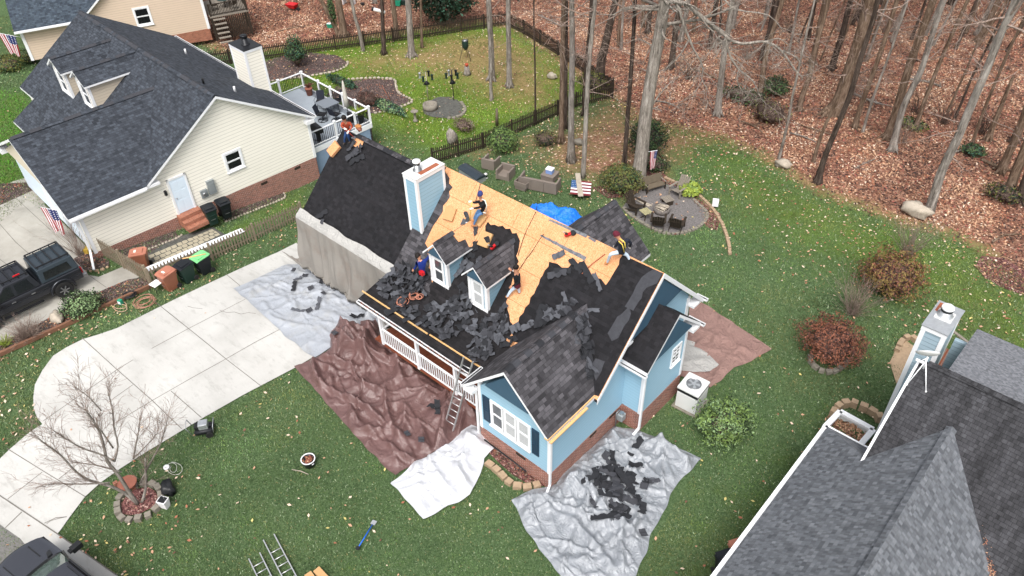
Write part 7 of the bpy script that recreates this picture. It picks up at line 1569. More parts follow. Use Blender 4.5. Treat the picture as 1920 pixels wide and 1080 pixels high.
b2 = b+np.array([-.02,.02,.40]); X = place(b2, R(12)); t = thing('cool_box', 'blue cool box with white lid on the wicker ottoman', 'cooler', b2); MB(X).box((-.19,-.16,0),(.19,.16,.24)).build('body', 'cooler_blue', t, .015); MB(X).box((-.21,-.18,.24),(.21,.18,.31)).build('lid', 'white_paint', t, .015)
b = G(886, 337); X = place(b, R(-8)); t = thing('storage_box', 'gray blue storage box with rounded lid behind the ridge', 'box', b); MB(X).box((-.85,-.33,.03),(.85,.33,.5)).build('body', 'meter_gray', t, .02); MB(X).grid([[(-.88+1.76*i, .36*math.cos(a), .5+.16*math.sin(a)) for a in np.linspace(0, math.pi, 9)] for i in (0, 1)][::-1]).poly([(.88,.36*math.cos(a),.5+.16*math.sin(a)) for a in np.linspace(0, math.pi, 9)]).poly([(-.88,.36*math.cos(a),.5+.16*math.sin(a)) for a in np.linspace(math.pi, 0, 9)]).build('lid', 'truck_cap_paint', t)
b = G(911, 334); t = thing('lantern', 'small white metal lantern at the right end of the storage box', 'lantern', b); MB().lathe(b, [(.12,0),(.12,.03),(.09,.05),(.09,.25),(.12,.28),(.04,.34)], 10).build('body', 'white_dirty', t); MB().lathe(b, [(.095,.08),(.095,.22)], 8, close=False).build('glass', 'dark_glass', t)
# painted flag board with plank
p = [onz(q, .06) for q in ((1072,337),(1109,341),(1107,367),(1069,363))]; t = thing('painted_board', 'wooden board painted with red and white stripes and a starred blue corner', 'board', p[0]); n = 9
def bl(u, v): return p[0]*(1-u)*(1-v)+p[1]*u*(1-v)+p[2]*u*v+p[3]*(1-u)*v
for m_, ks in (('board_red', range(0, n, 2)), ('flag_white', range(1, n, 2))):
    mb = MB(); [mb.prism([bl(0,k/n),bl(1,k/n),bl(1,(k+.96)/n),bl(0,(k+.96)/n)][::-1], (0,0,-.03)) for k in ks]; mb.build('stripe', m_, t)
z = np.array([0,0,.006]); MB().prism([bl(0,0)+z,bl(.42,0)+z,bl(.42,.55)+z,bl(0,.55)+z][::-1], (0,0,-.01)).build('blue_field', 'board_blue', t)
mb = MB(); z = np.array([0,0,.011])
for i in range(5):
    for j in range(4):
        c = bl(.05+.08*i, .08+.13*j)+z; mb.poly([c+np.array([.028*(1 if k % 2 == 0 else .4)*math.cos(k*math.pi/5), .028*(1 if k % 2 == 0 else .4)*math.sin(k*math.pi/5), 0]) for k in range(10)])
mb.build('stars', 'flag_white', t)
a, c = onz((1083,325), .14), onz((1089,368), .1); t = thing('plank', 'pale weathered plank lying across the painted board', 'plank', a); MB().bar(a, c, .28, .04).build('board', 'stone_pale', t)
# ---------------------------------------------------------------- flags
def flag(name, lab, base, pole0, pole1, f0, f1, drop_, cat='flag', flip=False, n=13, slump=.0):
    """pole from pole0 to pole1; flag hangs below the pole between fractions f0..f1"""
    t = thing(name, lab, cat, pole0); MB().tube([pole0, pole1], .014, 6).build('pole', 'white_paint', t); d = pole1-pole0; NX, NY = 16, 39; V = []
    for j in range(NY+1):
        row = []
        for i in range(NX+1):
            u = i/NX; v = j/NY; sh = 1-.45*v; um = .5+(u-.5)*sh+slump*v; p = pole0+d*(f0+(f1-f0)*um); w_ = .05*math.sin(u*9+v*3)*(v+.2); q = p+np.array([0,0,-1.])*drop_*v*(1+.06*math.sin(u*7))+np.cross(d/np.linalg.norm(d), (0,0,1))*w_; row.append(q)
        V.append(row)
    MS = ['flag_red', 'flag_white', 'flag_blue']; mb = MB()
    if 1:
        for j in range(NY):
            for i in range(NX):
                k = int(i/NX*n); can = (j/NY < .42) and ((i/NX < .54) != flip)
                # stripes run down the hanging cloth
                mm = 'flag_blue' if can else ('flag_red' if k % 2 == 0 else 'flag_white')
                if can and (i % 3 == 1) and (j % 3 == 1): mm = 'flag_white'
                mb.mi = MS.index(mm); mb.poly([V[j][i], V[j][i+1], V[j+1][i+1], V[j+1][i]])
        mb.build('cloth', MS, t)
tb = G(1196, 338); pa = up(tb, 1206, 286); pb = up(tb, 1237, 279)+np.array([0,-.2,0]); flag('flag', 'hanging striped flag on a pole fixed to the huge leaning tree', tb, pa, pb, .5, 1., 1.15, flip=True)
pa = NF(np.array([U-.1, 6.7, 1.9])); pb = onz((75,388), 1.9); pa = onz((132,399), 1.95); flag('flag', 'hanging striped flag on the garage corner of the cream house', pa, pa, pb, .45, 1., 1.5)
tb = TF(np.array([X0, -8.0, 1.5])); pa = onz((45,71), 1.6); pb = onz((-2,62), 2.1); flag('flag', 'hanging striped flag at the corner of the tan house', pa, pa, pb, .35, 1.05, 1.5)
# ---------------------------------------------------------------- fire pit group
b = G(1240, 397); t = thing('fire_pit', 'round stone fire pit stacked with pale split logs', 'fire pit', b); MB().lathe(b, [(.42,0),(.44,.26),(.36,.28),(.34,.08)], 20).build('ring', 'paver', t); mb = MB()
for i in range(9): a = random.uniform(-.4, .4); y = -.22+.055*i; mb.tube([b+np.array([-.3*math.cos(a),y,.24+.03*(i % 3)]), b+np.array([.3*math.cos(a),y+.3*math.sin(a),.28+.05*(i % 2)])], .03, 6)
mb.build('logs', 'stone_pale', t)
def adirondack(lab, px, py, rz, m_='old_wood_gray'):
    b = G(px, py); X = place(b, rz); t = thing('garden_chair', lab, 'chair', b, 'slatted wooden chairs around the fire pit')
    mb = MB(X)
    for i in range(5): mb.prism([(-.26,-.28+.115*i,.38-.03*i),(.26,-.28+.115*i,.38-.03*i),(.26,-.18+.115*i,.355-.03*i),(-.26,-.18+.115*i,.355-.03*i)],(0,0,-.02))
    mb.build('seat', m_, t); mb = MB(X)
    for i in range(5): x = -.27+.11*i; mb.prism([(x,.25,.25),(x+.1,.25,.25),(x+.1+.02*(i-2),.58,1.0-.03*abs(i-2)),(x+.02*(i-2),.58,1.0-.03*abs(i-2))],(0,.02,.01))
    mb.bar((-.27,.47,.7),(.27,.47,.7),.03,.06); mb.build('backrest', m_, t)
    for s in (-1, 1): MB(X).bar((s*.34,-.38,.56),(s*.34,.42,.54),.12,.025).build('arm', m_, t); MB(X).box((s*.34-.03,-.32,0),(s*.34+.03,-.24,.55)).bar((s*.3,-.28,.32),(s*.3,.5,.04),.03,.1).build('leg', m_, t)
adirondack('gray slatted garden chair with a footrest right of the bench', 1270, 366, R(-5)); adirondack('dark slatted garden chair at the left edge of the gravel patio', 1192, 396, R(85), 'dark_wood'); adirondack('slatted garden chair with its back to the house, left one of two', 1233, 424, R(-150), 'dark_wood'); adirondack('slatted garden chair with its back to the house, right one of two', 1268, 428, R(-162), 'dark_wood')
b = G(1251, 382); X = place(b, R(-25)); t = thing('footstool', 'slatted gray footrest between the bench and the fire pit', 'footstool', b); mb = MB(X)
for i in range(5): mb.box((-.28,-.28+.11*i,.3),(.28,-.19+.11*i,.33))
mb.build('slats', 'old_wood_gray', t)
for x in (-.22,.22): MB(X).box((x-.03,-.2,0),(x+.03,.2,.3)).build('leg', 'dark_wood', t)
b = G(1226, 357); X = place(b, R(68), .82); t = thing('garden_bench', 'brown wooden garden bench under the huge leaning tree', 'bench', b); MB(X).box((-.75,-.25,.38),(.75,.25,.43)).build('seat', 'old_wood', t); MB(X).prism([(-.75,.25,.45),(.75,.25,.45),(.75,.38,.98),(-.75,.38,.98)],(0,.03,0)).build('backrest', 'old_wood', t)
for s in (-1, 1): MB(X).bar((s*.72,-.28,.62),(s*.72,.3,.64),.07,.03).build('arm', 'old_wood_gray', t); MB(X).box((s*.72-.035,-.25,0),(s*.72+.035,-.18,.62)).build('leg', 'dark_wood', t); MB(X).box((s*.72-.035,.2,0),(s*.72+.035,.27,.5)).build('leg', 'dark_wood', t)
b = G(1210, 410); X = place(b, R(-20)); t = thing('side_table', 'small pale slatted folding table by the left garden chair', 'table', b); mb = MB(X)
for i in range(5): mb.box((-.27,-.25+.1*i,.46),(.27,-.17+.1*i,.485))
mb.build('table_top', 'old_wood_pale', t); MB(X).bar((-.2,-.2,0),(.2,.2,.46),.05,.03).build('leg', 'dark_wood', t); MB(X).bar((.2,-.2,0),(-.2,.2,.46),.05,.03).build('leg', 'dark_wood', t)
a, c = G(1199,377), G(1222,388); t = thing('split_logs', 'pale split logs lying on the gravel left of the fire pit', 'firewood', a); MB().tube([a+np.array([0,0,.06]), c+np.array([0,0,.06])], .05, 6).tube([a+np.array([-.1,-.12,.06]), c+np.array([-.05,-.12,.06])], .045, 6).build('logs', 'stone_pale', t)
b = G(1340, 389); X = place(b, .5); t = thing('white_box', 'small white box standing on the stone border of the patio', 'box', b); MB(X).box((-.16,-.12,.12),(.16,.12,.5)).build('body', 'white_paint', t, .02); MB(X).box((-.05,-.05,0),(.05,.05,.12)).build('stand', 'black_plastic', t)
# ---------------------------------------------------------------- air conditioner, meters
az = [onz(q, .85) for q in ((1268,728),(1296,694),(1334,714),(1306,745))]; cc = sum(az)/4; d = az[1]-az[0]; rz = math.atan2(d[1], d[0]); gz_ = float(hz(cc[0], cc[1])); b = np.array([cc[0], cc[1], gz_]); X = place(b, rz-math.pi/2); h_ = .85-gz_; t = thing('air_conditioner', 'white outdoor air conditioner unit beside the bay wall', 'air conditioner', b); w_, e_ = .44, .47
MB(X).box((-w_,-e_,.05),(w_,e_,h_-.26)).build('lower_panel', 'ac_white', t, .02); MB(X).box((-w_+.01,-e_+.01,h_-.26),(w_-.01,e_-.01,h_-.1)).build('vent_band', 'black_metal', t); tp = MB(X).box((-w_-.02,-e_-.02,h_-.1),(w_+.02,e_+.02,h_)).build('top_cover', 'ac_white', t, .02)
MB(X).lathe((0,0,h_), [(.30,.002),(.30,.02),(.27,.03),(.27,.004)], 26).build('fan_ring', 'gray_metal', tp); MB(X).lathe((0,0,h_), [(.268,.003),(.01,.004)], 26).build('fan_opening', 'black_metal', tp); mb = MB(X)
for k in range(5): a = k*1.2566; mb.prism([(.05*math.cos(a),.05*math.sin(a),h_+.012),(.25*math.cos(a),.25*math.sin(a),h_+.012),(.25*math.cos(a+.55),.25*math.sin(a+.55),h_+.02),(.07*math.cos(a+.8),.07*math.sin(a+.8),h_+.018)],(0,0,-.004))
mb.lathe((0,0,h_),[(.08,.02),(.08,.035)],14); mb.build('fan', 'galvanised', tp)
MB(X).box((-w_-.1,-e_-.1,-.05),(w_+.1,e_+.1,.05)).build('pad', 'stone_gray', t)
b = np.array([-10.2, 17.0, -.1]); t = thing('gas_meter', 'gray gas meter in the corner beside the downspout', 'meter', b); MB().box((-10.3,16.7,.35),(-10.05,16.98,.68)).build('body', 'meter_gray', t, .04); MB().tube([(-10.28,16.65,.0),(-10.28,16.65,.8),(-10.28,16.85,.8)], .025, 6).build('pipe', 'gray_metal', t); MB().lathe((-10.17,16.85,.68), [(.09,0),(.09,.05)], 12).build('dial', 'gray_metal', t)
t = thing('black_pipe', 'thin black pipe lying along the brick base of the front wing', 'pipe', (-12.3, 12.8, 0)); MB().tube([(-13.5,12.78,.25),(-12.2,12.78,.2),(-11.4,12.76,.18)], .03, 6).build('pipe', 'black_plastic', t)
# ---------------------------------------------------------------- items on the front lawn
b = G(386, 812); X = place(b, R(55)); t = thing('air_compressor', 'black air compressor with wheels on the lawn beside the driveway', 'compressor', b)
for y in (-.13, .13): MB(X).tube([(-.35,y,.25),(-.3,y,.25),(.3,y,.25),(.35,y,.25)], [.05,.11,.11,.05], 12).build('tank', 'black_metal', t)
MB(X).box((-.15,-.16,.36),(.2,.16,.62)).build('motor', 'galvanised', t, .03); MB(X).box((-.3,-.14,.38),(-.12,.14,.55)).build('engine', 'black_plastic', t, .02); MB(X).tube([(-.4,-.22,.2),(-.55,-.22,.7),(-.55,.22,.7),(-.4,.22,.2)], .016, 6).tube([(.35,-.22,.2),(.4,-.22,.55),(.4,.22,.55),(.35,.22,.2)], .016, 6).build('frame', 'galvanised', t)
for y in (-.27, .27): MB(X).tube([(.2,y-.03,.14),(.2,y+.03,.14)], .14, 14, smooth=False).build('wheel', 'tyre', t)
b = G(581, 872); t = thing('flower_pot', 'round dark pot with white rim and dead red leaves on the front lawn', 'pot', b); MB().lathe(b, [(.19,0),(.26,.32),(.26,.36),(.22,.36),(.21,.3)], 20).build('pot', 'black_metal', t); mb = MB(); mb.tube([b+np.array([.25*math.cos(a),.25*math.sin(a),.37]) for a in np.linspace(0, 2*math.pi, 21)], .022, 6); mb.build('rim', 'white_paint', t); MB().lathe(b, [(.22,.28),(.01,.32)], 14, close=False).build('soil', 'mulch_red', t); leafcloud('dead_leaves', t, b+np.array([0,0,.31]), (.2,.2,.06), ['leaf_rust','leaf_tan','leaf_red'], [.4,.2,.4], 120, .06, low=-1)
for s_ in (0, math.pi): MB().tube([b+np.array([.25*math.cos(s_+a),.25*math.sin(s_+a),.3])*1+np.array([.04*math.cos(s_),.04*math.sin(s_),0]) for a in (-.2,0,.2)], .014, 5).build('handle', 'white_paint', t)
a, c = G(548,882), G(579,891); t = thing('stick', 'pale stick lying on the lawn below the round pot', 'stick', a); MB().tube([a+np.array([0,0,.05]), (a+c)/2+np.array([0,.03,.07]), c+np.array([0,0,.05])], [.015,.018,.012], 6).build('stick', 'stone_pale', t)
b = G(311, 950); X = place(b, R(25)); t = thing('paper_bag', 'open white bag standing beside the stone ring', 'bag', b); mb = MB(X); frus(mb, (-.13,.13,.10,.0), (-.17,.17,.15,.42)); mb.build('bag', 'flag_white', t, .01); MB(X).box((-.14,-.12,.415),(.14,.12,.425)).build('inside', 'black_plastic', t); MB(X).tube([(-.1,0,.42),(-.06,.04,.6),(.06,.04,.6),(.1,0,.42)], .008, 5).build('handle', 'gray_metal', t)
b = G(318, 921); t = thing('rubbish_bag', 'crumpled black plastic bag behind the white bag', 'bag', b); MB().ball(b+np.array([0,0,.14]), .26, 14, (1.1,.9,.75), .8, 3).build('bag', 'black_plastic', t)
b = G(326, 880); coil('cable', 'thin pale cable with a white coil lying on the lawn', b+np.array([0,0,.05]), 2, .26, .008, 'hose_white', seed=4, cat='cable', squash=.7); b = G(313, 878); t = thing('cable_reel', 'small white cable reel on the front lawn', 'reel', b); MB().lathe(b, [(.11,.02),(.11,.09),(.05,.09),(.05,.05)], 16).build('reel', 'white_paint', t)
b = G(237, 916); t = thing('rusty_stool', 'rust colored stone bench behind the leafless tree', 'bench', b); MB().lathe(b+np.array([.1,.1,.3]), [(.33,0),(.33,.06)], 14).build('top', 'terracotta', t); MB().box(tuple(b+np.array([-.35,-.25,0])), tuple(b+np.array([-.22,-.1,.3]))).build('leg', 'brick_step', t); MB().box(tuple(b+np.array([.2,.1,0])), tuple(b+np.array([.3,.25,.3]))).build('leg', 'brick_step', t)
coil('garden_hose', 'tangled salmon colored hose on the grass by the folding chair', G(272,568)+np.array([0,0,.04]), 6, .34, .012, 'hose_orange', seed=1); coil('garden_hose', 'loose pale orange hose loop beside the black hose coil', G(226,577)+np.array([0,0,.04]), 2, .40, .014, 'hose_tan', seed=2, squash=.6)
coil('black_hose', 'black coiled hose on the timber edging', G(245,557)+np.array([0,0,.05]), 6, .20, .025, 'black_plastic', seed=3)
b = G(228, 571); X = place(b, .4); t = thing('green_reel', 'small green and white hose reel beside the driveway', 'reel', b); MB(X).box((-.1,-.08,.02),(.1,.08,.3)).build('frame', 'teal_plastic', t, .02); MB(X).box((-.07,-.1,.1),(.07,-.08,.24)).build('panel', 'white_paint', t)
b = G(297, 545); X = place(b, R(10)); t = thing('folding_chair', 'black framed chair with a white seat at the fence corner', 'chair', b); MB(X).box((-.22,-.22,.42),(.22,.22,.46)).build('seat', 'white_paint', t, .01); MB(X).bar((-.22,.24,.46),(-.24,.34,.9),.03,.03).bar((.22,.24,.46),(.24,.34,.9),.03,.03).bar((-.24,.34,.88),(.24,.34,.88),.03,.05).build('backrest', 'black_metal', t)
for x in (-.21,.21):
    for y in (-.2,.2): MB(X).tube([(x,y,.42),(x*1.15,y*1.2,0)], .014, 6).build('leg', 'black_metal', t)
b = G(169, 471); X = place(b, R(35)); t = thing('yellow_box', 'yellow box in the bed at the cream garage corner', 'box', b); MB(X).box((-.12,-.3,.0),(.12,.3,.28)).build('body', 'yellow_paint', t, .01); MB(X).box((-.13,-.31,.28),(.13,.31,.3)).build('lid', 'yellow_paint', t)
# ---------------------------------------------------------------- deck furniture
D0 = lambda px, py: onz((px, py), DZ+.002)
b = D0(617, 212); X = place(b, R(-3)); t = thing('patio_table', 'square dark glass topped table on the gray deck', 'table', b); MB(X).box((-.55,-.55,.70),(.55,.55,.725)).build('table_top', 'deck_gray_dark', t, .01); mb = MB(X)
for x in (-.45,.45):
    for y in (-.45,.45): MB(X).tube([(x,y,.7),(x*1.05,y*1.05,0)], .022, 6).build('leg', 'black_metal', t)
def pchair(lab, px, py, rz, swiv):
    b = D0(px, py); X = place(b, rz); t = thing('patio_chair', lab, 'chair', b, 'dark chairs around the deck table'); MB(X).box((-.26,-.25,.42),(.26,.25,.45)).build('seat', 'black_cloth', t, .01); MB(X).prism([(-.25,.25,.45),(.25,.25,.45),(.25,.42,1.0),(-.25,.42,1.0)],(0,.02,0)).build('backrest', 'navy_cloth', t)
    for s in (-1,1): MB(X).tube([(s*.29,-.2,.42),(s*.29,-.22,.64),(s*.29,.3,.66)], .015, 6).build('arm', 'black_metal', t)
    if swiv: MB(X).tube([(0,0,.42),(0,0,.1)], .03, 6).tube([(.3*math.cos(a),.3*math.sin(a),.03) for a in np.linspace(0,2*math.pi,19)], .02, 5).bar((-.3,0,.05),(.3,0,.05),.03,.02).bar((0,-.3,.05),(0,.3,.05),.03,.02).build('swivel_base', 'black_metal', t)
    else:
        for x in (-.24,.24): MB(X).tube([(x,-.22,.42),(x,-.24,0)], .014, 6).tube([(x,.22,.42),(x,.26,0)], .014, 6).build('leg', 'black_metal', t)
pchair('deck chair behind the table on the left', 602, 202, R(40), False); pchair('deck chair behind the table on the right', 632, 200, R(-25), False); pchair('swivel deck chair in front of the table on the left', 606, 226, R(120), True); pchair('swivel deck chair in front of the table on the right', 631, 226, R(190), True)
b = D0(599, 265); X = place(b, R(-10)); t = thing('grill', 'black gas grill on the deck by the cream wall', 'grill', b); MB(X).grid([[(-.38+.76*i, .24*math.cos(a), .85+.26*math.sin(a)) for a in np.linspace(0, math.pi, 9)] for i in (0, 1)][::-1]).poly([(.38,.24*math.cos(a),.85+.26*math.sin(a)) for a in np.linspace(0, math.pi, 9)]).poly([(-.38,.24*math.cos(a),.85+.26*math.sin(a)) for a in np.linspace(math.pi, 0, 9)]).build('lid', 'black_plastic', t); MB(X).box((-.38,-.24,.66),(.38,.24,.85)).build('firebox', 'black_metal', t, .02); MB(X).box((-.1,-.1,.05),(.1,.1,.66)).build('column', 'black_metal', t); MB(X).tube([(-.32,-.22,.04),(.32,.22,.04)], .02, 6).tube([(.32,-.22,.04),(-.32,.22,.04)], .02, 6).build('legs', 'black_metal', t)
b = D0(655, 227); t = thing('parasol', 'closed beige parasol standing beside the deck table', 'parasol', b); MB().tube([b, b+np.array([0,0,2.7])], .025, 6).build('pole', 'black_metal', t); MB().lathe(b, [(.16,1.0),(.14,1.6),(.09,2.3),(.03,2.68)], 10).build('canopy', 'umbrella_cloth', t); MB().lathe(b, [(.28,0),(.28,.06),(.05,.1)], 14).build('base', 'black_plastic', t)
def pot(name, lab, b, r, h, pm, pl, pr, spike=True, n=40, ph=.5):
    t = thing(name, lab, 'plant', b); MB().lathe(b, [(r*.7,0),(r*.98,h*.9),(r*1.05,h*.9),(r*1.05,h),(r*.85,h)], 16).build('pot', pm, t); MB().lathe(b, [(r*.86,h*.93),(.01,h*.95)], 12, close=False).build('soil', 'mulch', t); mb = MB()
    for k in range(n): a = random.uniform(0, 6.28); s = random.uniform(.2, .9)*ph; p0 = b+np.array([0,0,h]); d_ = np.array([math.cos(a), math.sin(a), 0]); w_ = np.array([-math.sin(a), math.cos(a), 0])*.02; mb.poly([p0-w_, p0+w_, p0+d_*s*.6+w_*.8+np.array([0,0,ph*.7]), p0+d_*s+np.array([0,0,ph*random.uniform(.5,1)]), p0+d_*s*.6-w_*.8+np.array([0,0,ph*.7])])
    mb.build('leaves', pl, t)
pot('potted_plant', 'terracotta pot with a spiky plant at the far corner of the deck', D0(581,178), .24, .5, 'terracotta', 'fol_maroon', .3, n=40, ph=.35); pot('potted_plant', 'black pot with a yellow green grass plant at the near corner of the deck', D0(678,231), .2, .5, 'black_plastic', 'fol_bright', .3, n=60, ph=.6)
b = D0(661, 238); t = thing('bag', 'dark bag hanging on the deck railing behind the roofer in orange', 'bag', b); MB().box(tuple(b+np.array([-.25,-.1,.35])), tuple(b+np.array([.2,.1,.95]))).build('bag', 'black_cloth', t, .04)
b = onpl((668,242), (0,-1,1), (0,0,-12.2)); t = thing('backpack', 'small brown and pink bag on the end of the garage ridge', 'bag', b); MB().ball(b+np.array([.1,.05,.12]), .17, 12, (1.2,.8,.7), .7, 5).build('bag', 'boot', t); MB().ball(b+np.array([.3,-.05,.1]), .12, 10, (1,.8,.6), .7, 9).build('flap', 'terracotta', t)
# ---------------------------------------------------------------- back lawn
b = G(874, 112); t = thing('deer_feeder', 'green barrel feeder on three thin legs on bare ground', 'feeder', b); MB().lathe(b, [(.05,.75),(.16,.9),(.24,1.0),(.24,1.45),(.22,1.5)], 14).build('barrel', 'bin_green', t); MB().lathe(b, [(.25,1.5),(.05,1.56)], 14).build('lid', 'gray_metal', t)
for k in range(3): a = k*2.09; MB().tube([b+np.array([.2*math.cos(a),.2*math.sin(a),1.0]), b+np.array([.5*math.cos(a),.5*math.sin(a),0])], .018, 5).build('leg', 'black_metal', t)
b = G(876, 139); t = thing('stump', 'cut tree stump with an orange pot on top', 'stump', b); MB().lathe(b, [(.32,0),(.22,.2),(.17,.6),(.01,.61)], 12).build('wood', 'bark_gray', t); b2 = b+np.array([0,0,.6]); t = thing('flower_pot', 'orange clay pot sitting on the cut stump', 'pot', b2); MB().lathe(b2, [(.1,0),(.14,.2),(.12,.2)], 12).build('pot', 'orange_cloth', t)
def feederpole(lab, px, py, h, nf, arms, pm='old_wood'):
    b = G(px, py); t = thing('bird_feeder', lab, 'bird feeder', b); MB().tube([b, b+np.array([0,0,h])], .03, 6).build('pole', pm, t); MB().lathe(b, [(.04,h*.55),(.22,h*.58),(.05,h*.68)], 10).build('baffle', 'black_metal', t)
    for k in range(nf):
        a = k*6.28/nf+.4; e = b+np.array([arms*math.cos(a),arms*math.sin(a),h-.1]); MB().tube([b+np.array([0,0,h]), (b+e)/2+np.array([0,0,h/2+.15]), e], .01, 5).build('arm', 'black_metal', t); MB().lathe(e+np.array([0,0,-.42]), [(.1,0),(.07,.05),(.07,.32),(.12,.34),(.01,.42)], 8).build('feeder', ('bin_green','black_metal','galvanised')[k % 3], t)
feederpole('bird feeder pole with a pale wooden post and four hanging feeders', 803, 188, 2.1, 4, .45, 'stone_pale'); feederpole('dark bird feeder pole standing on the gravel ring', 851, 188, 2.2, 5, .4, 'black_metal')
b = G(807, 204); t = thing('stone_planter', 'round hollow stone planter left of the gravel ring', 'planter', b); MB().lathe(b, [(.52,0),(.5,.38),(.36,.40),(.34,.15),(.01,.12)], 18).build('ring', 'stone_gray', t)
b = G(779, 227); t = thing('bird_bath', 'pale gray pedestal bird bath on the back lawn', 'bird bath', b); MB().lathe(b, [(.18,0),(.16,.08),(.08,.14),(.08,.55),(.14,.62),(.26,.72),(.24,.72),(.08,.66)], 16).build('bowl', 'stone_gray', t)
b = G(848, 268); t = thing('hollow_stump', 'tall hollow gray stump behind the dark fence', 'stump', b); MB().ball(b+np.array([0,0,.4]), .42, 14, (.85,.85,1.3), .4, 4).build('wood', 'bark_gray', t)
b = G(932, 235); t = thing('post', 'short broken wooden post by the dark fence', 'post', b); MB().tube([b, b+np.array([0.03,0,1.2])], [.11,.08], 8).build('wood', 'old_wood', t)
b = G(719, 101); pa = up(b, 700, 17); pb = up(b, 722, 23); t = thing('metal_pipe', 'white metal pipe fixed across the dark slim tree', 'pipe', pa); MB().tube([pa, pb], .12, 10).build('pipe', 'white_dirty', t); MB().tube([pa+(pa-pb)*.15, pa], .13, 10).build('end', 'black_plastic', t)
b = G(735, 192); t = thing('garden_stake', 'thin rusty stake standing in the stone edged bed', 'stake', b); MB().tube([b-np.array([0,0,.1]), up(b, 716, 160)], .02, 6).build('rod', 'rust', t)
b = G(550, 20); X = place(b, .3); t = thing('wheelbarrow', 'red wheelbarrow tipped on the far leaf floor', 'wheelbarrow', b); mb = MB(X); frus(mb, (-.3,.3,.2,.25), (-.5,.45,.34,.6)); mb.build('tray', 'red_plastic', t); MB(X).tube([(.55,-.04,.18),(.55,.04,.18)], .18, 14, smooth=False).build('wheel', 'tyre', t)
for s in (-1, 1): MB(X).tube([(.5,s*.05,.18),(-.9,s*.3,.5)], .02, 6).build('handle', 'black_metal', t)
for px, py, lab, m_, s in ((620,52,'teal and white box leaning by the ivy covered tree','teal_plastic',.35),(745,10,'green plastic tub on the far leaf floor','teal_plastic',.5),(759,9,'second green plastic tub right of the first','bin_green',.4),(680,10,'round black pot on the far leaf floor','black_plastic',.22)):
    b = G(px, py); X = place(b, .5); t = thing('garden_tub' if 'tub' in lab else 'garden_box', lab, 'container', b); mb = MB(X); frus(mb, (-s*.6,s*.6,s*.4,.0), (-s*.8,s*.8,s*.5,s)); mb.build('body', m_, t, .02); MB(X).box((-s*.7,-s*.42,s-.01),(s*.7,s*.42,s+.01)).build('inside', 'black_plastic' if 'white' not in lab else 'white_paint', t)
b = G(655, 8); X = place(b, .4); t = thing('white_table', 'white garden table at the top border on the far leaf floor', 'table', b); MB(X).box((-.5,-.35,.65),(.5,.35,.7)).build('table_top', 'white_paint', t)
for x in (-.45,.45): MB(X).box((x-.03,-.3,0),(x+.03,.3,.65)).build('leg', 'white_paint', t)
b = TF(np.array([X0-1.2, 6.3, .65])); X = place(b, R(-22)); t = thing('patio_table', 'round dark table on the old wooden deck of the tan house', 'table', b); MB(X).lathe((0,0,0), [(.55,.68),(.55,.72)], 18).build('table_top', 'bin_green', t); MB(X).tube([(0,0,0),(0,0,.68)], .05, 6).build('leg', 'black_metal', t)
for k in range(3): a = k*2.1+.3; bb = b+np.array([.85*math.cos(a), .85*math.sin(a), 0]); X = place(bb, a-math.pi/2); t = thing('patio_chair', ('dark chair left of the round table on the old wooden deck','dark chair behind the round table on the old wooden deck','dark chair at the near side of the round table on the old wooden deck')[k], 'chair', bb); MB(X).box((-.22,-.22,.4),(.22,.22,.44)).build('seat', 'dark_wood', t); MB(X).box((-.22,.2,.44),(.22,.24,.85)).build('backrest', 'dark_wood', t); MB(X).box((-.2,-.2,0),(-.16,-.16,.4)).box((.16,-.2,0),(.2,-.16,.4)).box((.16,.16,0),(.2,.2,.4)).box((-.2,.16,0),(-.16,.2,.4)).build('legs', 'dark_wood', t)
# ---------------------------------------------------------------- gray house extras
q = onpl((1722,706), (0,-.81,1), (-1.9,20.5,6.15)); t = thing('satellite_dish', 'white satellite dish on a tripod near the chimney of the gray house', 'satellite dish', q); tp = q+np.array([0,.1,.75])
for px, py in ((1700,721),(1736,734)): f_ = onpl((px, py), (0,-.81,1), (-1.9,20.5,6.15)); MB().tube([tp-np.array([0,0,.15]), f_], .018, 6).build('leg', 'white_paint', t); MB().ball(f_, .035, 6).build('foot', 'white_paint', t)
MB().tube([q+np.array([0,.3,-.1]), tp], .03, 6).build('mast', 'white_paint', t)
N = Vector(CM[1]+np.array([0,.25,-.1])).normalized(); Q = N.to_track_quat('Z', 'Y'); MB(lambda p: tp+np.array(Q @ Vector(p))).lathe((0,0,.05), [(.01,0),(.15,.01),(.26,.04),(.33,.08),(.33,.1),(.26,.06),(.01,.02)], 22).build('dish', 'white_dirty', t)
e = up(tp, 1725, 677); MB().tube([tp+np.array([0,0,-.05]), e], .02, 6).build('arm', 'white_paint', t); MB().bar(e+np.array([-.12,0,0]), e+np.array([.12,0,0]), .06, .06).build('receiver', 'white_paint', t)
t = thing('rear_deck', 'small wooden deck with gray rail behind the right chimney', 'deck', (-1.2, 25, 0)); d0 = [onz(p, .5) for p in ((1772,650),(1795,668),(1775,705),(1750,690))]; MB().prism([d0[0],d0[1],d0[2],d0[3]][::-1], (0,0,-.05)).build('deck_floor', 'deck_board_red', t); mb = MB()
for k in range(7): u = k/6; mb.bar(d0[0]*(1-u)+d0[1]*u+np.array([0,0,.01]), d0[3]*(1-u)+d0[2]*u+np.array([0,0,.01]), .02, .02)
mb.bar(d0[0]+np.array([0,0,.9]), d0[1]+np.array([0,0,.9])+(d0[1]-d0[0])*.5, .12, .04); mb.bar(d0[0]+np.array([0,0,.9]), d0[3]+np.array([0,0,.9]), .12, .04); mb.build('railing', 'old_wood_gray', t, split=True)
pth = [(1788,800),(1812,855),(1825,890),(1835,935),(1843,985),(1850,1020),(1860,1085)]; vp_ = []
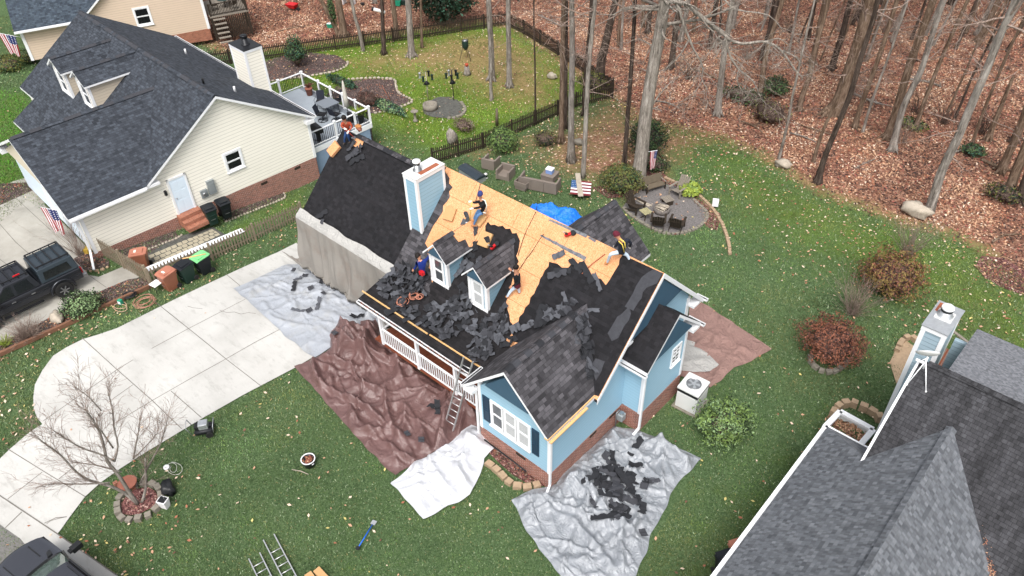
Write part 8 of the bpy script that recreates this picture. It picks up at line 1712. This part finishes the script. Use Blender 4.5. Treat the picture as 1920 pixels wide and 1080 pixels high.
for px, py in pth[1:]:
    p = onpl((px,py), ((ZR2-ZE2)/3.22,0,1), (XR2,10,ZR2)); vp_.append(p)
t = thing('debris', 'brown pine needle debris caught in the valley of the right roof', 'debris', vp_[3]); PP_ = []
for a, b_, wv in zip(vp_[:-1], vp_[1:], (.02,.05,.13,.16,.10)):
    for k in range(160): u = random.random(); PP_.append(a+(b_-a)*u+np.array([random.gauss(0,wv*.6),random.gauss(0,wv*.6),.03]))
V, F = quads(np.array(PP_), .09, .6, .25, rs); V -= vp_[3]; np_mesh('needles', V, F, ['leaf_rust','leaf_tan'], rs.choice(2, len(PP_)), parent=t)
# labels of gutters debris on the porch edge
lf2 = []
for i in range(260): x = random.uniform(-20.9, -14.4); lf2.append((x, 13.60+0, 2.455)) if 0 else lf2.append((x, 13.355+random.uniform(-.045,.045), 2.44))
V, F = quads(np.array(lf2), .05, .6, .6, rs); V -= np.array(rootloc(gt)); np_mesh('gutter_leaves', V, F, ['leaf_brown','leaf_rust','leaf_red'], rs.choice(3, len(lf2)), parent=gt)
# ---------------------------------------------------------------- fallen wood on the leaf floor
rgw = random.Random(4)
for i, (a, c, r) in enumerate((((1600,178),(1655,200),.10),((1300,130),(1370,160),.09),((1700,150),(1765,165),.08),((1840,300),(1900,322),.10),((1480,250),(1530,268),.05),((1860,455),(1915,440),.06),((1230,190),(1275,205),.06),((1560,255),(1500,235),.045),((1770,290),(1830,276),.06),((1390,228),(1430,250),.05),((1010,30),(1060,55),.08),((520,60),(580,50),.05),((1640,300),(1600,318),.035))):
    A_, B_ = G(*a), G(*c); A_[2] += bumpat(A_)+r*.6; B_[2] += bumpat(B_)+r*.6; mid = (A_+B_)/2+np.array([rgw.uniform(-.2,.2), rgw.uniform(-.2,.2), .05]); t = thing('fallen_branch', 'fallen dead branch lying on the leaves of the wood', 'branch', A_, 'fallen branches on the leaf floor'); mb = MB(); sp = smooth_path([A_, mid, B_], 5); mb.tube(sp, [r*(1-.5*k/len(sp)) for k in range(len(sp))], 7)
    for k in range(4): p = sp[rgw.randint(2, len(sp)-2)]; branch(mb, p, np.array([rgw.gauss(0,1), rgw.gauss(0,1), .5]), rgw.uniform(.5, 1.2), r*.4, 1, rgw)
    mb.build('wood', 'bark_brown' if i % 2 else 'bark_gray', t)
